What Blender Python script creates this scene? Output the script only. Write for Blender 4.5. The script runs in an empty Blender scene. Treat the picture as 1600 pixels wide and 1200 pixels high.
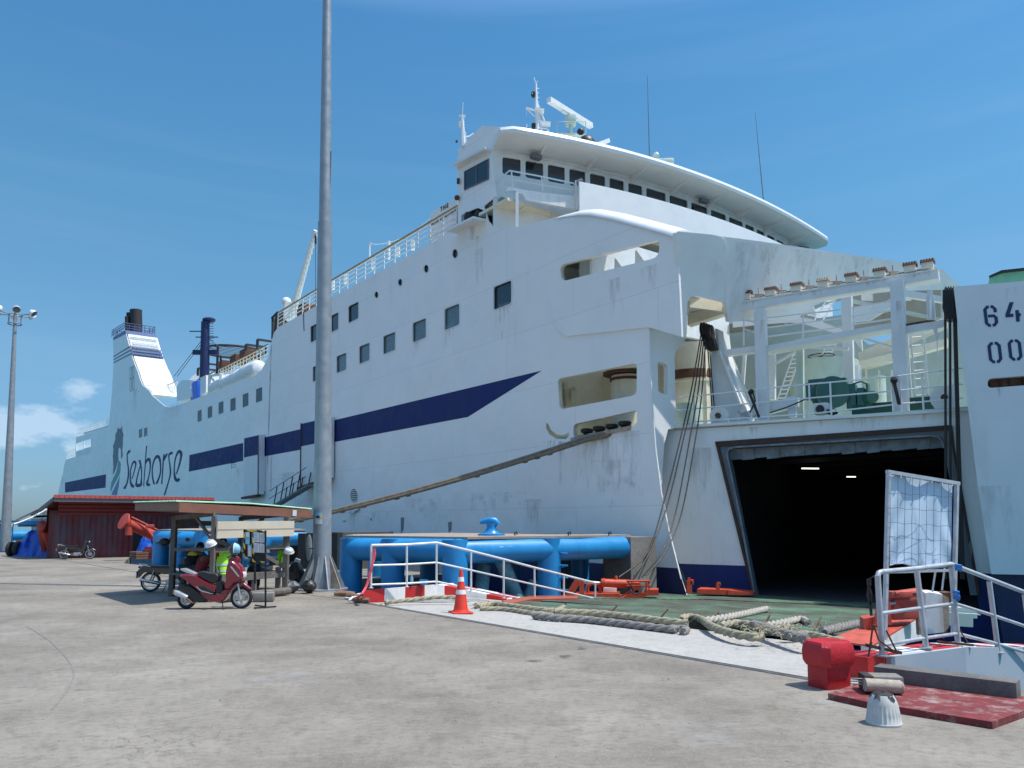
import bpy, bmesh, math, random
from mathutils import Vector as V, Matrix
from mathutils.geometry import tessellate_polygon
random.seed(7)
PI = math.pi
# ------------------------------------------------------------------ camera, sky, sun, exposure
scene = bpy.context.scene
COL = scene.collection
F, CX, PY, EYE = 1200.0, 800.0, 695.0, 2.0
PITCH = math.atan(0.1)
cam = bpy.data.cameras.new('camera'); cam_o = bpy.data.objects.new('camera', cam); COL.objects.link(cam_o)
cam.sensor_width = 36; cam.sensor_fit = 'HORIZONTAL'; cam.lens = 36*F/1600; cam.shift_y = 95/1600
cam.clip_start = 0.1; cam.clip_end = 20000
cam_o.location = (0, 0, EYE); cam_o.rotation_euler = (PI/2+PITCH, 0, 0)
scene.camera = cam_o
scene.render.resolution_x = 1024; scene.render.resolution_y = 768
SUN_EL = math.radians(66); SUN_DIR = V((.975, -.20, 0)).normalized()
sun = bpy.data.lights.new('sun', 'SUN'); sun.energy = 3.8; sun.angle = math.radians(.5); sun.color = (1, .955, .88)
sun_o = bpy.data.objects.new('sun', sun); COL.objects.link(sun_o)
S = (SUN_DIR*math.cos(SUN_EL)+V((0, 0, math.sin(SUN_EL))))
sun_o.rotation_euler = S.to_track_quat('Z', 'Y').to_euler(); sun_o.location = (0, 0, 60)
scene.view_settings.view_transform = 'Standard'; scene.view_settings.look = 'None'
scene.view_settings.exposure = 0.36; scene.view_settings.gamma = 1
world = bpy.data.worlds.new('World'); scene.world = world; world.use_nodes = True
nt = world.node_tree; N = nt.nodes; L = nt.links
for n in list(N): N.remove(n)
def nd(tree, t, **kw):
    n = tree.nodes.new(t)
    for k, v in kw.items():
        if k.startswith('i_'): n.inputs[k[2:].replace('_', ' ')].default_value = v
        else: setattr(n, k, v)
    return n
sky = nd(nt, 'ShaderNodeTexSky', sky_type='NISHITA', sun_disc=False)
sky.sun_elevation = SUN_EL; sky.sun_rotation = math.atan2(SUN_DIR.x, SUN_DIR.y)
sky.air_density = 1.1; sky.dust_density = .3; sky.ozone_density = 3.0; sky.altitude = 0
bg = nd(nt, 'ShaderNodeBackground'); bg.inputs[1].default_value = .15
out = nd(nt, 'ShaderNodeOutputWorld')
tc = nd(nt, 'ShaderNodeTexCoord'); sep = nd(nt, 'ShaderNodeSeparateXYZ'); L.new(tc.outputs['Generated'], sep.inputs[0])
# low cumulus towards the left: noise stretched sideways, only near the horizon
mp = nd(nt, 'ShaderNodeMapping'); mp.inputs['Scale'].default_value = (1, 1, 2.1); L.new(tc.outputs['Generated'], mp.inputs[0])
mp.inputs['Location'].default_value = (1.3, .4, .2)
nz = nd(nt, 'ShaderNodeTexNoise'); nz.inputs['Scale'].default_value = 13; nz.inputs['Detail'].default_value = 9; nz.inputs['Roughness'].default_value = .55
L.new(mp.outputs[0], nz.inputs[0])
CD = V((-.545, .83, .10)).normalized()      # the bank of cumulus stands low beyond the stern
nrm_ = nd(nt, 'ShaderNodeVectorMath', operation='NORMALIZE'); L.new(tc.outputs['Generated'], nrm_.inputs[0])
sb_ = nd(nt, 'ShaderNodeVectorMath', operation='SUBTRACT'); L.new(nrm_.outputs[0], sb_.inputs[0]); sb_.inputs[1].default_value = CD
sc_ = nd(nt, 'ShaderNodeVectorMath', operation='MULTIPLY'); L.new(sb_.outputs[0], sc_.inputs[0]); sc_.inputs[1].default_value = (1, 1, 2.6)
ln_ = nd(nt, 'ShaderNodeVectorMath', operation='LENGTH'); L.new(sc_.outputs[0], ln_.inputs[0])
mask = nd(nt, 'ShaderNodeMapRange'); mask.inputs[1].default_value = .0; mask.inputs[2].default_value = .30
mask.inputs[3].default_value = .20; mask.inputs[4].default_value = -.30; L.new(ln_.outputs['Value'], mask.inputs[0])
a2 = nd(nt, 'ShaderNodeMath', operation='ADD'); L.new(nz.outputs[0], a2.inputs[0]); L.new(mask.outputs[0], a2.inputs[1])
cr = nd(nt, 'ShaderNodeMapRange'); cr.inputs[1].default_value = .54; cr.inputs[2].default_value = .66; cr.inputs[3].default_value = 0; cr.inputs[4].default_value = .42
L.new(a2.outputs[0], cr.inputs[0])
mpc = nd(nt, 'ShaderNodeMapping'); mpc.inputs['Scale'].default_value = (.6, .6, 9); L.new(tc.outputs['Generated'], mpc.inputs[0])
nc = nd(nt, 'ShaderNodeTexNoise'); nc.inputs['Scale'].default_value = 3.0; nc.inputs['Detail'].default_value = 5; L.new(mpc.outputs[0], nc.inputs[0])
cc = nd(nt, 'ShaderNodeMapRange'); cc.inputs[1].default_value = .5; cc.inputs[2].default_value = .85; cc.inputs[3].default_value = 0; cc.inputs[4].default_value = .05
L.new(nc.outputs[0], cc.inputs[0])
mx = nd(nt, 'ShaderNodeMath', operation='MAXIMUM'); L.new(cr.outputs[0], mx.inputs[0]); L.new(cc.outputs[0], mx.inputs[1])
mix = nd(nt, 'ShaderNodeMixRGB'); mix.inputs[2].default_value = (4.2, 5.0, 5.9, 1)
tint = nd(nt, 'ShaderNodeMixRGB', blend_type='MULTIPLY'); tint.inputs[0].default_value = 1
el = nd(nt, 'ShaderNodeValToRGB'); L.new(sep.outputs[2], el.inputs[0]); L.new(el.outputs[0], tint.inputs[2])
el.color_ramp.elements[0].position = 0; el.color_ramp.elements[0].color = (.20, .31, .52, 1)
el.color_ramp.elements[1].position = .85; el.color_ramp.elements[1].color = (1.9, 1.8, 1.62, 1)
e_ = el.color_ramp.elements.new(.20); e_.color = (.415, .59, .65, 1); e_ = el.color_ramp.elements.new(.38); e_.color = (.42, .73, .77, 1); e_ = el.color_ramp.elements.new(.57); e_.color = (.365, .74, .86, 1); e_ = el.color_ramp.elements.new(.66); e_.color = (1.6, 1.62, 1.55, 1)  # overhead stops, above the frame, raised as added fill for the shaded hull
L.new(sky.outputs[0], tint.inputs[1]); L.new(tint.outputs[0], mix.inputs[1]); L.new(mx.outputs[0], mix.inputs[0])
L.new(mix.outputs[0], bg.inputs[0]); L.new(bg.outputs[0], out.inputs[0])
scene.cycles.max_bounces = 8; scene.cycles.diffuse_bounces = 4

# ------------------------------------------------------------------ measuring helpers
def proj(p):
    d = math.cos(PITCH)*p[1]+math.sin(PITCH)*(p[2]-EYE); h = -math.sin(PITCH)*p[1]+math.cos(PITCH)*(p[2]-EYE); return CX+F*p[0]/d, PY-F*h/d
def ray(x, y):
    X = (x-CX)/F; Y = (PY-y)/F
    return V((X, math.cos(PITCH)-Y*math.sin(PITCH), math.sin(PITCH)+Y*math.cos(PITCH)))
EP = V((0, 0, EYE))
def onz(x, y, z=0.0):
    r = ray(x, y); return EP+r*((z-EYE)/r.z)
def atY(x, y, Y):
    r = ray(x, y); return EP+r*(Y/r.y)
class Plane:
    """p0, normal n (towards the quay), in-plane axes a (sideways) and b"""
    def __init__(s, p0, n):
        s.p = V(p0); s.n = V(n).normalized()
        s.a = V((0, 0, 1)).cross(s.n).normalized(); s.b = s.n.cross(s.a).normalized()
    def at(s, x, y, off=0.0):
        r = ray(x, y); p = s.p+s.n*off
        return EP+r*((p-EP).dot(s.n)/r.dot(s.n))
    def loc(s, q): d = q-s.p; return (d.dot(s.a), d.dot(s.b))
    def pt(s, u, v, off=0.0): return s.p+s.a*u+s.b*v+s.n*off
def vplane(p0, ang):     # vertical plane whose sideways direction points ang degrees right of straight ahead
    a = math.radians(ang); d = V((math.sin(a), math.cos(a), 0))
    n = V((d.y, -d.x, 0))
    if n.dot(-V((p0[0], p0[1], 0))) < 0: n = -n
    return Plane(p0, n)

# ------------------------------------------------------------------ mesh builder
ORG = {}
def rrect(x0, y0, x1, y1, r, n=4):
    pts = []
    for cx, cy, a0 in ((x1-r, y1-r, 0), (x0+r, y1-r, 90), (x0+r, y0+r, 180), (x1-r, y0+r, 270)):
        for i in range(n+1):
            a = math.radians(a0+90*i/n); pts.append((cx+r*math.cos(a), cy+r*math.sin(a)))
    return pts
def roundpoly(pts, r, n=3):
    out = []; k = len(pts)
    for i in range(k):
        p0, p1, p2 = V(pts[i-1]), V(pts[i]), V(pts[(i+1) % k])
        rr = r[i] if isinstance(r, (list, tuple)) else r
        d0 = (p0-p1); d2 = (p2-p1)
        a = p1+d0.normalized()*min(rr, d0.length*.49); b = p1+d2.normalized()*min(rr, d2.length*.49)
        for j in range(n+1):
            t = j/n; out.append(tuple(a*(1-t)**2+p1*2*t*(1-t)+b*t*t))
    return out
class MB:
    def __init__(s): s.v = []; s.f = []
    def add(s, vs, fs):
        o = len(s.v); s.v += [V(q) for q in vs]; s.f += [tuple(i+o for i in q) for q in fs]; return s
    def box(s, c, d, rz=0, R=None):
        c = V(c); R = R or Matrix.Rotation(rz, 3, 'Z'); hx, hy, hz = d[0]/2, d[1]/2, d[2]/2
        vs = [c+R@V((x*hx, y*hy, z*hz)) for x in (-1, 1) for y in (-1, 1) for z in (-1, 1)]
        return s.add(vs, [(0, 1, 3, 2), (4, 6, 7, 5), (0, 4, 5, 1), (2, 3, 7, 6), (0, 2, 6, 4), (1, 5, 7, 3)])
    def bbox(s, c, d, b, rz=0, R=None):
        """box with chamfered edges"""
        c = V(c); R = R or Matrix.Rotation(rz, 3, 'Z')
        bm = bmesh.new(); bmesh.ops.create_cube(bm, size=1)
        for q in bm.verts: q.co = V((q.co.x*d[0], q.co.y*d[1], q.co.z*d[2]))
        bmesh.ops.bevel(bm, geom=list(bm.edges), offset=b, segments=2, affect='EDGES', profile=.6)
        bm.verts.index_update()
        vs = [c+R@q.co for q in bm.verts]; fs = [tuple(x.index for x in f.verts) for f in bm.faces]; bm.free()
        return s.add(vs, fs)
    def beam(s, p, q, w, h=None, up=V((0, 0, 1))):
        p = V(p); q = V(q); h = h or w; d = (q-p).normalized()
        if abs(d.dot(up)) > .99: up = V((1, 0, 0)) if abs(d.x) < .9 else V((0, 1, 0))
        x = d.cross(up).normalized(); y = x.cross(d)
        vs = [e+x*(i*w/2)+y*(j*h/2) for e in (p, q) for i, j in ((-1, -1), (1, -1), (1, 1), (-1, 1))]
        return s.add(vs, [(0, 1, 2, 3), (7, 6, 5, 4), (0, 4, 5, 1), (1, 5, 6, 2), (2, 6, 7, 3), (3, 7, 4, 0)])
    def tube(s, pts, r, n=8, closed=False, caps=True, flat=1.0):
        pts = [V(p) for p in pts]; k = len(pts)
        if k < 2: return s
        rs = r if isinstance(r, (list, tuple)) else [r]*k
        ref = None; vs = []
        for i, p in enumerate(pts):
            if closed: t = pts[(i+1) % k]-pts[i-1]
            else: t = pts[min(i+1, k-1)]-pts[max(i-1, 0)]
            t = t.normalized() if t.length > 1e-9 else V((0, 0, 1))
            if ref is None:
                ref = V((0, 0, 1)) if abs(t.z) < .9 else V((1, 0, 0))
            x = (ref-t*ref.dot(t)).normalized(); y = t.cross(x); ref = x
            for j in range(n):
                a = 2*PI*j/n; vs.append(p+(x*math.cos(a)+y*math.sin(a)*flat)*rs[i])
        fs = []
        for i in range(k if closed else k-1):
            i2 = (i+1) % k
            for j in range(n):
                j2 = (j+1) % n; fs.append((i*n+j, i*n+j2, i2*n+j2, i2*n+j))
        if caps and not closed: fs += [tuple(range(n))[::-1], tuple((k-1)*n+j for j in range(n))]
        return s.add(vs, fs)
    def lathe(s, c, prof, n=16, R=None, caps=True, sx=1, sy=1):
        """prof: (radius, height) list, axis local z"""
        c = V(c); R = R or Matrix.Identity(3); vs = []
        for r, h in prof:
            for j in range(n):
                a = 2*PI*j/n; vs.append(c+R@V((r*math.cos(a)*sx, r*math.sin(a)*sy, h)))
        fs = []; k = len(prof)
        for i in range(k-1):
            for j in range(n):
                j2 = (j+1) % n; fs.append((i*n+j, i*n+j2, (i+1)*n+j2, (i+1)*n+j))
        if caps: fs += [tuple(range(n))[::-1], tuple((k-1)*n+j for j in range(n))]
        return s.add(vs, fs)
    def sphere(s, c, r, n=12, sc=(1, 1, 1), R=None, lo=-90, hi=90):
        m = max(4, n//2); R = R or Matrix.Identity(3); pr = []
        vs = []; c = V(c)
        for i in range(m+1):
            a = math.radians(lo+(hi-lo)*i/m)
            for j in range(n):
                b = 2*PI*j/n; vs.append(c+R@V((r*max(math.cos(a), 1e-3)*math.cos(b)*sc[0], r*max(math.cos(a), 1e-3)*math.sin(b)*sc[1], r*math.sin(a)*sc[2])))
        fs = []
        for i in range(m):
            for j in range(n):
                j2 = (j+1) % n; fs.append((i*n+j, i*n+j2, (i+1)*n+j2, (i+1)*n+j))
        fs += [tuple(range(n))[::-1], tuple(m*n+j for j in range(n))]
        return s.add(vs, fs)
    def poly(s, plane, loops, th, off=0.0):
        """loops of 3D points on a plane; slab th thick going away from the plane's normal"""
        P = [[plane.loc(q) for q in lp] for lp in loops]
        flat = [q for lp in P for q in lp]
        tr = tessellate_polygon([[V((u, v, 0)) for u, v in lp] for lp in P])
        n = len(flat); vs = [plane.pt(u, v, off) for u, v in flat]+[plane.pt(u, v, off-th) for u, v in flat]
        fs = []
        for t in tr:
            a, b, c = [flat[i] for i in t]
            cr_ = (b[0]-a[0])*(c[1]-a[1])-(b[1]-a[1])*(c[0]-a[0])
            if abs(cr_) < 1e-9: continue
            t = tuple(t) if cr_ > 0 else tuple(t)[::-1]
            fs.append(t); fs.append(tuple(i+n for i in t[::-1]))
        o = 0
        for li, lp in enumerate(P):
            k = len(lp); ar = sum(lp[i][0]*lp[(i+1) % k][1]-lp[(i+1) % k][0]*lp[i][1] for i in range(k))
            rev = (ar < 0) != (li > 0)
            for i in range(k):
                a, b = o+i, o+(i+1) % k
                fs.append((a, b, b+n, a+n) if rev else (b, a, a+n, b+n))
            o += k
        return s.add(vs, fs)
    def pxpoly(s, plane, loops, th, off=0.0):
        """same, the loops given as points of the photograph"""
        return s.poly(plane, [[plane.at(x, y, off) for x, y in lp] for lp in loops], th, off)
    def prism(s, pts, d):
        """extrude a closed 3D polygon by vector d"""
        n = len(pts); d = V(d); pts = [V(p) for p in pts]
        nrm = V((0, 0, 0))
        for i in range(n): nrm += (pts[i]-pts[0]).cross(pts[(i+1) % n]-pts[0])
        pl = Plane(pts[0], nrm) if abs(nrm.normalized().z) < .999 else None
        if pl: fl = [V((*pl.loc(p), 0)) for p in pts]
        else: fl = [V((p.x, p.y, 0)) for p in pts]
        tr = tessellate_polygon([fl])
        fs = []
        for t in tr:
            t = tuple(t)
            nn = (pts[t[1]]-pts[t[0]]).cross(pts[t[2]]-pts[t[0]])
            if nn.dot(d) > 0: t = t[::-1]
            fs.append(t); fs.append(tuple(i+n for i in t[::-1]))
        flip = nrm.dot(d) < 0
        for i in range(n):
            a, b = i, (i+1) % n
            fs.append((a, b, b+n, a+n) if not flip else (b, a, a+n, b+n))
        return s.add(pts+[p+d for p in pts], fs)
    def grid(s, rows, closed=False):
        m = len(rows[0]); vs = [q for r in rows for q in r]; fs = []
        for i in range(len(rows)-1):
            for j in range(m if closed else m-1):
                j2 = (j+1) % m; fs.append((i*m+j, i*m+j2, (i+1)*m+j2, (i+1)*m+j))
        return s.add(vs, fs)
    def cloth(s, rows, th=.012):
        m = len(rows[0]); s.grid(rows)
        o = V((0, 0, 0)); n = (V(rows[1][0])-V(rows[0][0])).cross(V(rows[0][1])-V(rows[0][0])).normalized()*th
        return s.grid([[V(q)+n for q in r][::-1] for r in rows])
    def split(s):
        par = list(range(len(s.v)))
        def fd(i):
            while par[i] != i: par[i] = par[par[i]]; i = par[i]
            return i
        for f in s.f:
            for q in f[1:]: par[fd(q)] = fd(f[0])
        G = {}
        for f in s.f: G.setdefault(fd(f[0]), []).append(f)
        out = []
        for fs in G.values():
            ids = sorted({i for f in fs for i in f}); mp_ = {i: k for k, i in enumerate(ids)}; m = MB(); m.v = [s.v[i] for i in ids]; m.f = [tuple(mp_[i] for i in f) for f in fs]; out.append(m)
        return out
    def build(s, name, m, parent=None, smooth=True, ang=35, local=False, label=None, each=False):
        if each: return [q.build(name, m, parent, smooth, ang, local, label) for q in s.split()][0]
        me = bpy.data.meshes.new(name); org = V((0, 0, 0))
        if parent is not None and not local: org = ORG.get(parent.name, V((0, 0, 0)))
        me.from_pydata([tuple(q-org) for q in s.v], [], s.f)
        me.validate(); me.update()
        if m: me.materials.append(m)
        if smooth and len(me.polygons):
            me.shade_smooth(); me.set_sharp_from_angle(angle=math.radians(ang))
        o = bpy.data.objects.new(name, me); COL.objects.link(o)
        if parent is not None: o.parent = parent; ORG[o.name] = org
        if label: o['label'] = label
        return o
def thing(name, label, cat, loc=(0, 0, 0), rz=0, group=None):
    o = bpy.data.objects.new(name, None); COL.objects.link(o); o.location = loc; o.rotation_euler = (0, 0, rz)
    o.empty_display_size = .2
    ORG[o.name] = V(loc); o['label'] = label; o['category'] = cat
    if group: o['group'] = group
    return o
def tag(o, label=None, cat=None, group=None, kind=None):
    if label: o['label'] = label
    if cat: o['category'] = cat
    if group: o['group'] = group
    if kind: o['kind'] = kind
    return o
def copy_tree(o, parent=None):
    c = o.copy(); COL.objects.link(c)
    if parent: c.parent = parent
    for ch in [x for x in COL.objects if x.parent == o]: copy_tree(ch, c)
    return c
def lerp(a, b, t): return a+(b-a)*t
def catenary(p, q, sag, n=16):
    p, q = V(p), V(q); return [lerp(p, q, i/n)-V((0, 0, sag*4*(i/n)*(1-i/n))) for i in range(n+1)]
def spline(pts, n=6):
    pts = [V(p) for p in pts]; out = []
    for i in range(len(pts)-1):
        p0 = pts[max(i-1, 0)]; p1 = pts[i]; p2 = pts[i+1]; p3 = pts[min(i+2, len(pts)-1)]
        for j in range(n):
            t = j/n
            out.append(.5*((2*p1)+(p2-p0)*t+(2*p0-5*p1+4*p2-p3)*t*t+(3*p1-p0-3*p2+p3)*t**3))
    return out+[pts[-1]]
FONT_CACHE = {}
def text_mesh(body, size, origin, right, up, name, m, parent, th=.004, align='LEFT', spacing=1.0, bold=0.0):
    """letters laid on a surface: origin, reading direction and up direction in 3D"""
    cu = bpy.data.curves.new(name, 'FONT'); cu.body = body; cu.size = size; cu.align_x = align; cu.extrude = th/2
    cu.space_character = spacing; cu.offset = bold
    to = bpy.data.objects.new(name, cu); COL.objects.link(to)
    dg = bpy.context.evaluated_depsgraph_get(); me = bpy.data.meshes.new_from_object(to.evaluated_get(dg))
    bpy.data.objects.remove(to); bpy.data.curves.remove(cu)
    r, u = V(right).normalized(), V(up).normalized(); w = r.cross(u)
    org = ORG.get(parent.name, V((0, 0, 0))) if parent is not None else V((0, 0, 0))
    for q in me.vertices:
        c = q.co.copy(); q.co = V(origin)+r*c.x+u*c.y+w*c.z-org
    me.materials.clear(); me.materials.append(m); me.name = name
    o = bpy.data.objects.new(name, me); COL.objects.link(o)
    if parent is not None: o.parent = parent; ORG[o.name] = org
    return o

# ------------------------------------------------------------------ materials
def mat(name, col, rough=.55, metal=0.0, var=.12, scale=2.5, bump=.0, bscale=30, stain=None, amt=.35, sscale=1.5, streak=0, seams=0, coat=0, lo=.45, spec=.5, emit=None, trans=0):
    m = bpy.data.materials.new(name); m.use_nodes = True; t = m.node_tree; b = t.nodes['Principled BSDF']; K = t.links
    b.inputs['Roughness'].default_value = rough; b.inputs['Metallic'].default_value = metal
    b.inputs['Coat Weight'].default_value = coat; b.inputs['Specular IOR Level'].default_value = spec
    b.inputs['Base Color'].default_value = (*col, 1)
    if emit:
        b.inputs['Emission Color'].default_value = (*col, 1); b.inputs['Emission Strength'].default_value = emit
    if trans: b.inputs['Transmission Weight'].default_value = trans
    tcn = nd(t, 'ShaderNodeTexCoord') if False else nd(t, 'ShaderNodeNewGeometry'); pos = tcn.outputs['Position']
    if var:
        n1 = nd(t, 'ShaderNodeTexNoise'); n1.inputs['Scale'].default_value = scale; n1.inputs['Detail'].default_value = 7; n1.inputs['Roughness'].default_value = .62
        K.new(pos, n1.inputs[0])
        r1 = nd(t, 'ShaderNodeMapRange'); r1.inputs[1].default_value = .3; r1.inputs[2].default_value = .7
        r1.inputs[3].default_value = 1-var; r1.inputs[4].default_value = 1+var; K.new(n1.outputs[0], r1.inputs[0])
        mu = nd(t, 'ShaderNodeVectorMath', operation='SCALE'); mu.inputs[0].default_value = col; K.new(r1.outputs[0], mu.inputs['Scale'])
        cur = mu.outputs[0]
        r2 = nd(t, 'ShaderNodeMapRange'); r2.inputs[1].default_value = .3; r2.inputs[2].default_value = .7
        r2.inputs[3].default_value = max(.02, rough-.12); r2.inputs[4].default_value = min(1, rough+.12); K.new(n1.outputs[0], r2.inputs[0])
        K.new(r2.outputs[0], b.inputs['Roughness'])
        if stain:
            mpn = nd(t, 'ShaderNodeMapping'); K.new(pos, mpn.inputs[0])
            if streak: mpn.inputs['Scale'].default_value = (1, 1, 1.0/streak)
            n2 = nd(t, 'ShaderNodeTexNoise'); n2.inputs['Scale'].default_value = sscale; n2.inputs['Detail'].default_value = 8; n2.inputs['Roughness'].default_value = .68
            K.new(mpn.outputs[0], n2.inputs[0])
            r3 = nd(t, 'ShaderNodeMapRange'); r3.inputs[1].default_value = lo; r3.inputs[2].default_value = lo+.28
            r3.inputs[3].default_value = 0; r3.inputs[4].default_value = amt; K.new(n2.outputs[0], r3.inputs[0])
            mm = nd(t, 'ShaderNodeMixRGB'); K.new(r3.outputs[0], mm.inputs[0]); K.new(cur, mm.inputs[1]); mm.inputs[2].default_value = (*stain, 1)
            cur = mm.outputs[0]
        if seams:
            # plate seams of the shell: u along the hull, v upwards
            sp = nd(t, 'ShaderNodeSeparateXYZ'); K.new(pos, sp.inputs[0])
            dt = nd(t, 'ShaderNodeVectorMath', operation='DOT_PRODUCT'); K.new(pos, dt.inputs[0]); dt.inputs[1].default_value = seams
            cb = nd(t, 'ShaderNodeCombineXYZ'); K.new(dt.outputs['Value'], cb.inputs[0]); K.new(sp.outputs[2], cb.inputs[1])
            br = nd(t, 'ShaderNodeTexBrick'); K.new(cb.outputs[0], br.inputs[0]); br.offset = .5
            br.inputs['Scale'].default_value = 1; br.inputs['Brick Width'].default_value = 9.0; br.inputs['Row Height'].default_value = 2.55
            br.inputs['Mortar Size'].default_value = .012; br.inputs['Mortar Smooth'].default_value = .6
            br.inputs['Color1'].default_value = (1, 1, 1, 1); br.inputs['Color2'].default_value = (.975, .975, .975, 1); br.inputs['Mortar'].default_value = (.74, .76, .79, 1)
            ml = nd(t, 'ShaderNodeMixRGB', blend_type='MULTIPLY'); ml.inputs[0].default_value = 1; K.new(cur, ml.inputs[1]); K.new(br.outputs[0], ml.inputs[2])
            cur = ml.outputs[0]
            # slight plate waviness
            wv = nd(t, 'ShaderNodeTexNoise'); wv.inputs['Scale'].default_value = .55; wv.inputs['Detail'].default_value = 2; K.new(pos, wv.inputs[0])
            bb = nd(t, 'ShaderNodeBump'); bb.inputs['Strength'].default_value = .5; bb.inputs['Distance'].default_value = .25; K.new(wv.outputs[0], bb.inputs['Height'])
            K.new(bb.outputs[0], b.inputs['Normal'])
        K.new(cur, b.inputs['Base Color'])
    if bump:
        n4 = nd(t, 'ShaderNodeTexNoise'); n4.inputs['Scale'].default_value = bscale; n4.inputs['Detail'].default_value = 6; K.new(pos, n4.inputs[0])
        bp = nd(t, 'ShaderNodeBump'); bp.inputs['Strength'].default_value = bump; bp.inputs['Distance'].default_value = .02
        K.new(n4.outputs[0], bp.inputs['Height']); K.new(bp.outputs[0], b.inputs['Normal'])
    return m
RUST = (.16, .06, .025)
HULLDIR = (-.6, .8, 0)
M = {}
M['hull'] = mat('hull_paint', (.85, .83, .80), .38, var=.035, scale=.5, stain=(.40, .40, .38), amt=.28, sscale=1.4, streak=9, seams=HULLDIR, lo=.58, spec=.4)
M['hull_far'] = mat('hull_paint_superstructure', (.70, .715, .72), .42, var=.05, scale=.7, stain=(.42, .36, .29), amt=.4, sscale=1.0, streak=6, lo=.56)
M['front'] = mat('bow_paint', (.80, .80, .78), .42, var=.06, scale=.8, stain=(.36, .29, .22), amt=.5, sscale=1.1, streak=7, lo=.55)
M['white'] = mat('white_paint', (.72, .735, .72), .45, var=.06, scale=1.5, stain=(.38, .22, .10), amt=.45, sscale=2.2, streak=4, lo=.60)
M['white_clean'] = mat('clean_white_paint', (.76, .77, .77), .4, var=.04, scale=1.2)
M['cream_shade'] = mat('shade_painted_cream', (.33, .32, .26), .6, var=.12, scale=1.5, stain=(.25, .16, .09), amt=.5, sscale=2, streak=3, lo=.54)  # cream darkened so the colour itself carries the shade overhead and in recesses
M['cream'] = mat('warm_white_paint', (.78, .71, .56), .5, var=.08, scale=1.5, stain=(.3, .16, .07), amt=.5, sscale=2, streak=5, lo=.57)
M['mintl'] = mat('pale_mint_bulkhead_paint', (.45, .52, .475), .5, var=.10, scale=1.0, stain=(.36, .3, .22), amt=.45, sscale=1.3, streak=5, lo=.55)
M['mint'] = mat('pale_green_paint', (.50, .60, .54), .5, var=.08, scale=1.5, stain=(.3, .2, .12), amt=.35, sscale=2, streak=4, lo=.58)
M['navy'] = mat('navy_paint', (.018, .028, .125), .6, spec=.2, var=.12, scale=1.2, stain=(.06, .08, .16), amt=.12, sscale=1.2, streak=8)
M['navy_boot'] = mat('navy_boot_paint', (.012, .018, .085), .45, var=.15, scale=1.5, stain=(.03, .035, .06), amt=.6, sscale=1.3, streak=3)
M['bluegrey'] = mat('slate_blue_paint', (.075, .11, .23), .45, var=.08)
M['letter'] = mat('letter_blue_paint', (.028, .05, .13), .6, spec=.2, var=.1, scale=3)
M['logo_dark'] = mat('logo_slate_paint', (.045, .085, .13), .45, var=.1)
M['logo_teal'] = mat('logo_teal_paint', (.035, .22, .26), .45, var=.1)
M['logo_blue'] = mat('logo_blue_paint', (.03, .14, .30), .45, var=.1)
M['glass'] = mat('dark_window_glass', (.018, .028, .038), .06, var=0, spec=.8)
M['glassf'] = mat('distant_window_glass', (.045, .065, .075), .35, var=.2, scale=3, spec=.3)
M['curtain'] = mat('curtained_window_glass', (.11, .16, .18), .15, var=.25, scale=8, spec=.7)
M['rubber'] = mat('black_rubber', (.018, .018, .018), .7, var=.2, scale=8)
M['black'] = mat('black_paint', (.012, .012, .013), .5, var=.15, scale=4)
M['soot'] = mat('sooty_steel', (.02, .02, .022), .7, var=.25, scale=3, stain=(.07, .04, .02), amt=.4)
M['rust'] = mat('rusty_steel', (.13, .055, .028), .85, var=.35, scale=6, stain=(.03, .02, .015), amt=.7, sscale=5, bump=.3)
M['rustlight'] = mat('rust_stained_paint', (.42, .34, .26), .8, var=.25, scale=6, stain=(.17, .07, .03), amt=.75, sscale=5)
M['sealc'] = mat('rusted_black_seal', (.045, .03, .022), .8, var=.3, scale=4, stain=(.13, .05, .025), amt=.7, sscale=3)
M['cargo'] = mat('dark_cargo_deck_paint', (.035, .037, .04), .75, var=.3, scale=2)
M['flap'] = mat('grey_rubber_flap', (.20, .23, .26), .6, var=.3, scale=2.5, stain=(.05, .05, .055), amt=.6, sscale=3)
M['steelgrey'] = mat('scuffed_grey_steel', (.15, .165, .185), .5, var=.3, scale=3, stain=(.05, .03, .02), amt=.6, sscale=3)
M['wire'] = mat('greased_steel_wire', (.028, .024, .022), .6, var=.3, scale=20)
M['brown'] = mat('weathered_brown_wood', (.22, .12, .075), .7, var=.25, scale=6)
M['lamp'] = mat('lit_lamp', (1, .95, .8), .5, var=0, emit=1.8)
M['winch'] = mat('dark_green_machine_paint', (.035, .13, .105), .4, var=.2, scale=5, stain=(.02, .02, .02), amt=.5, sscale=5)
M['canvas_green'] = mat('green_canvas', (.12, .34, .23), .7, var=.15, scale=3)

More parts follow.
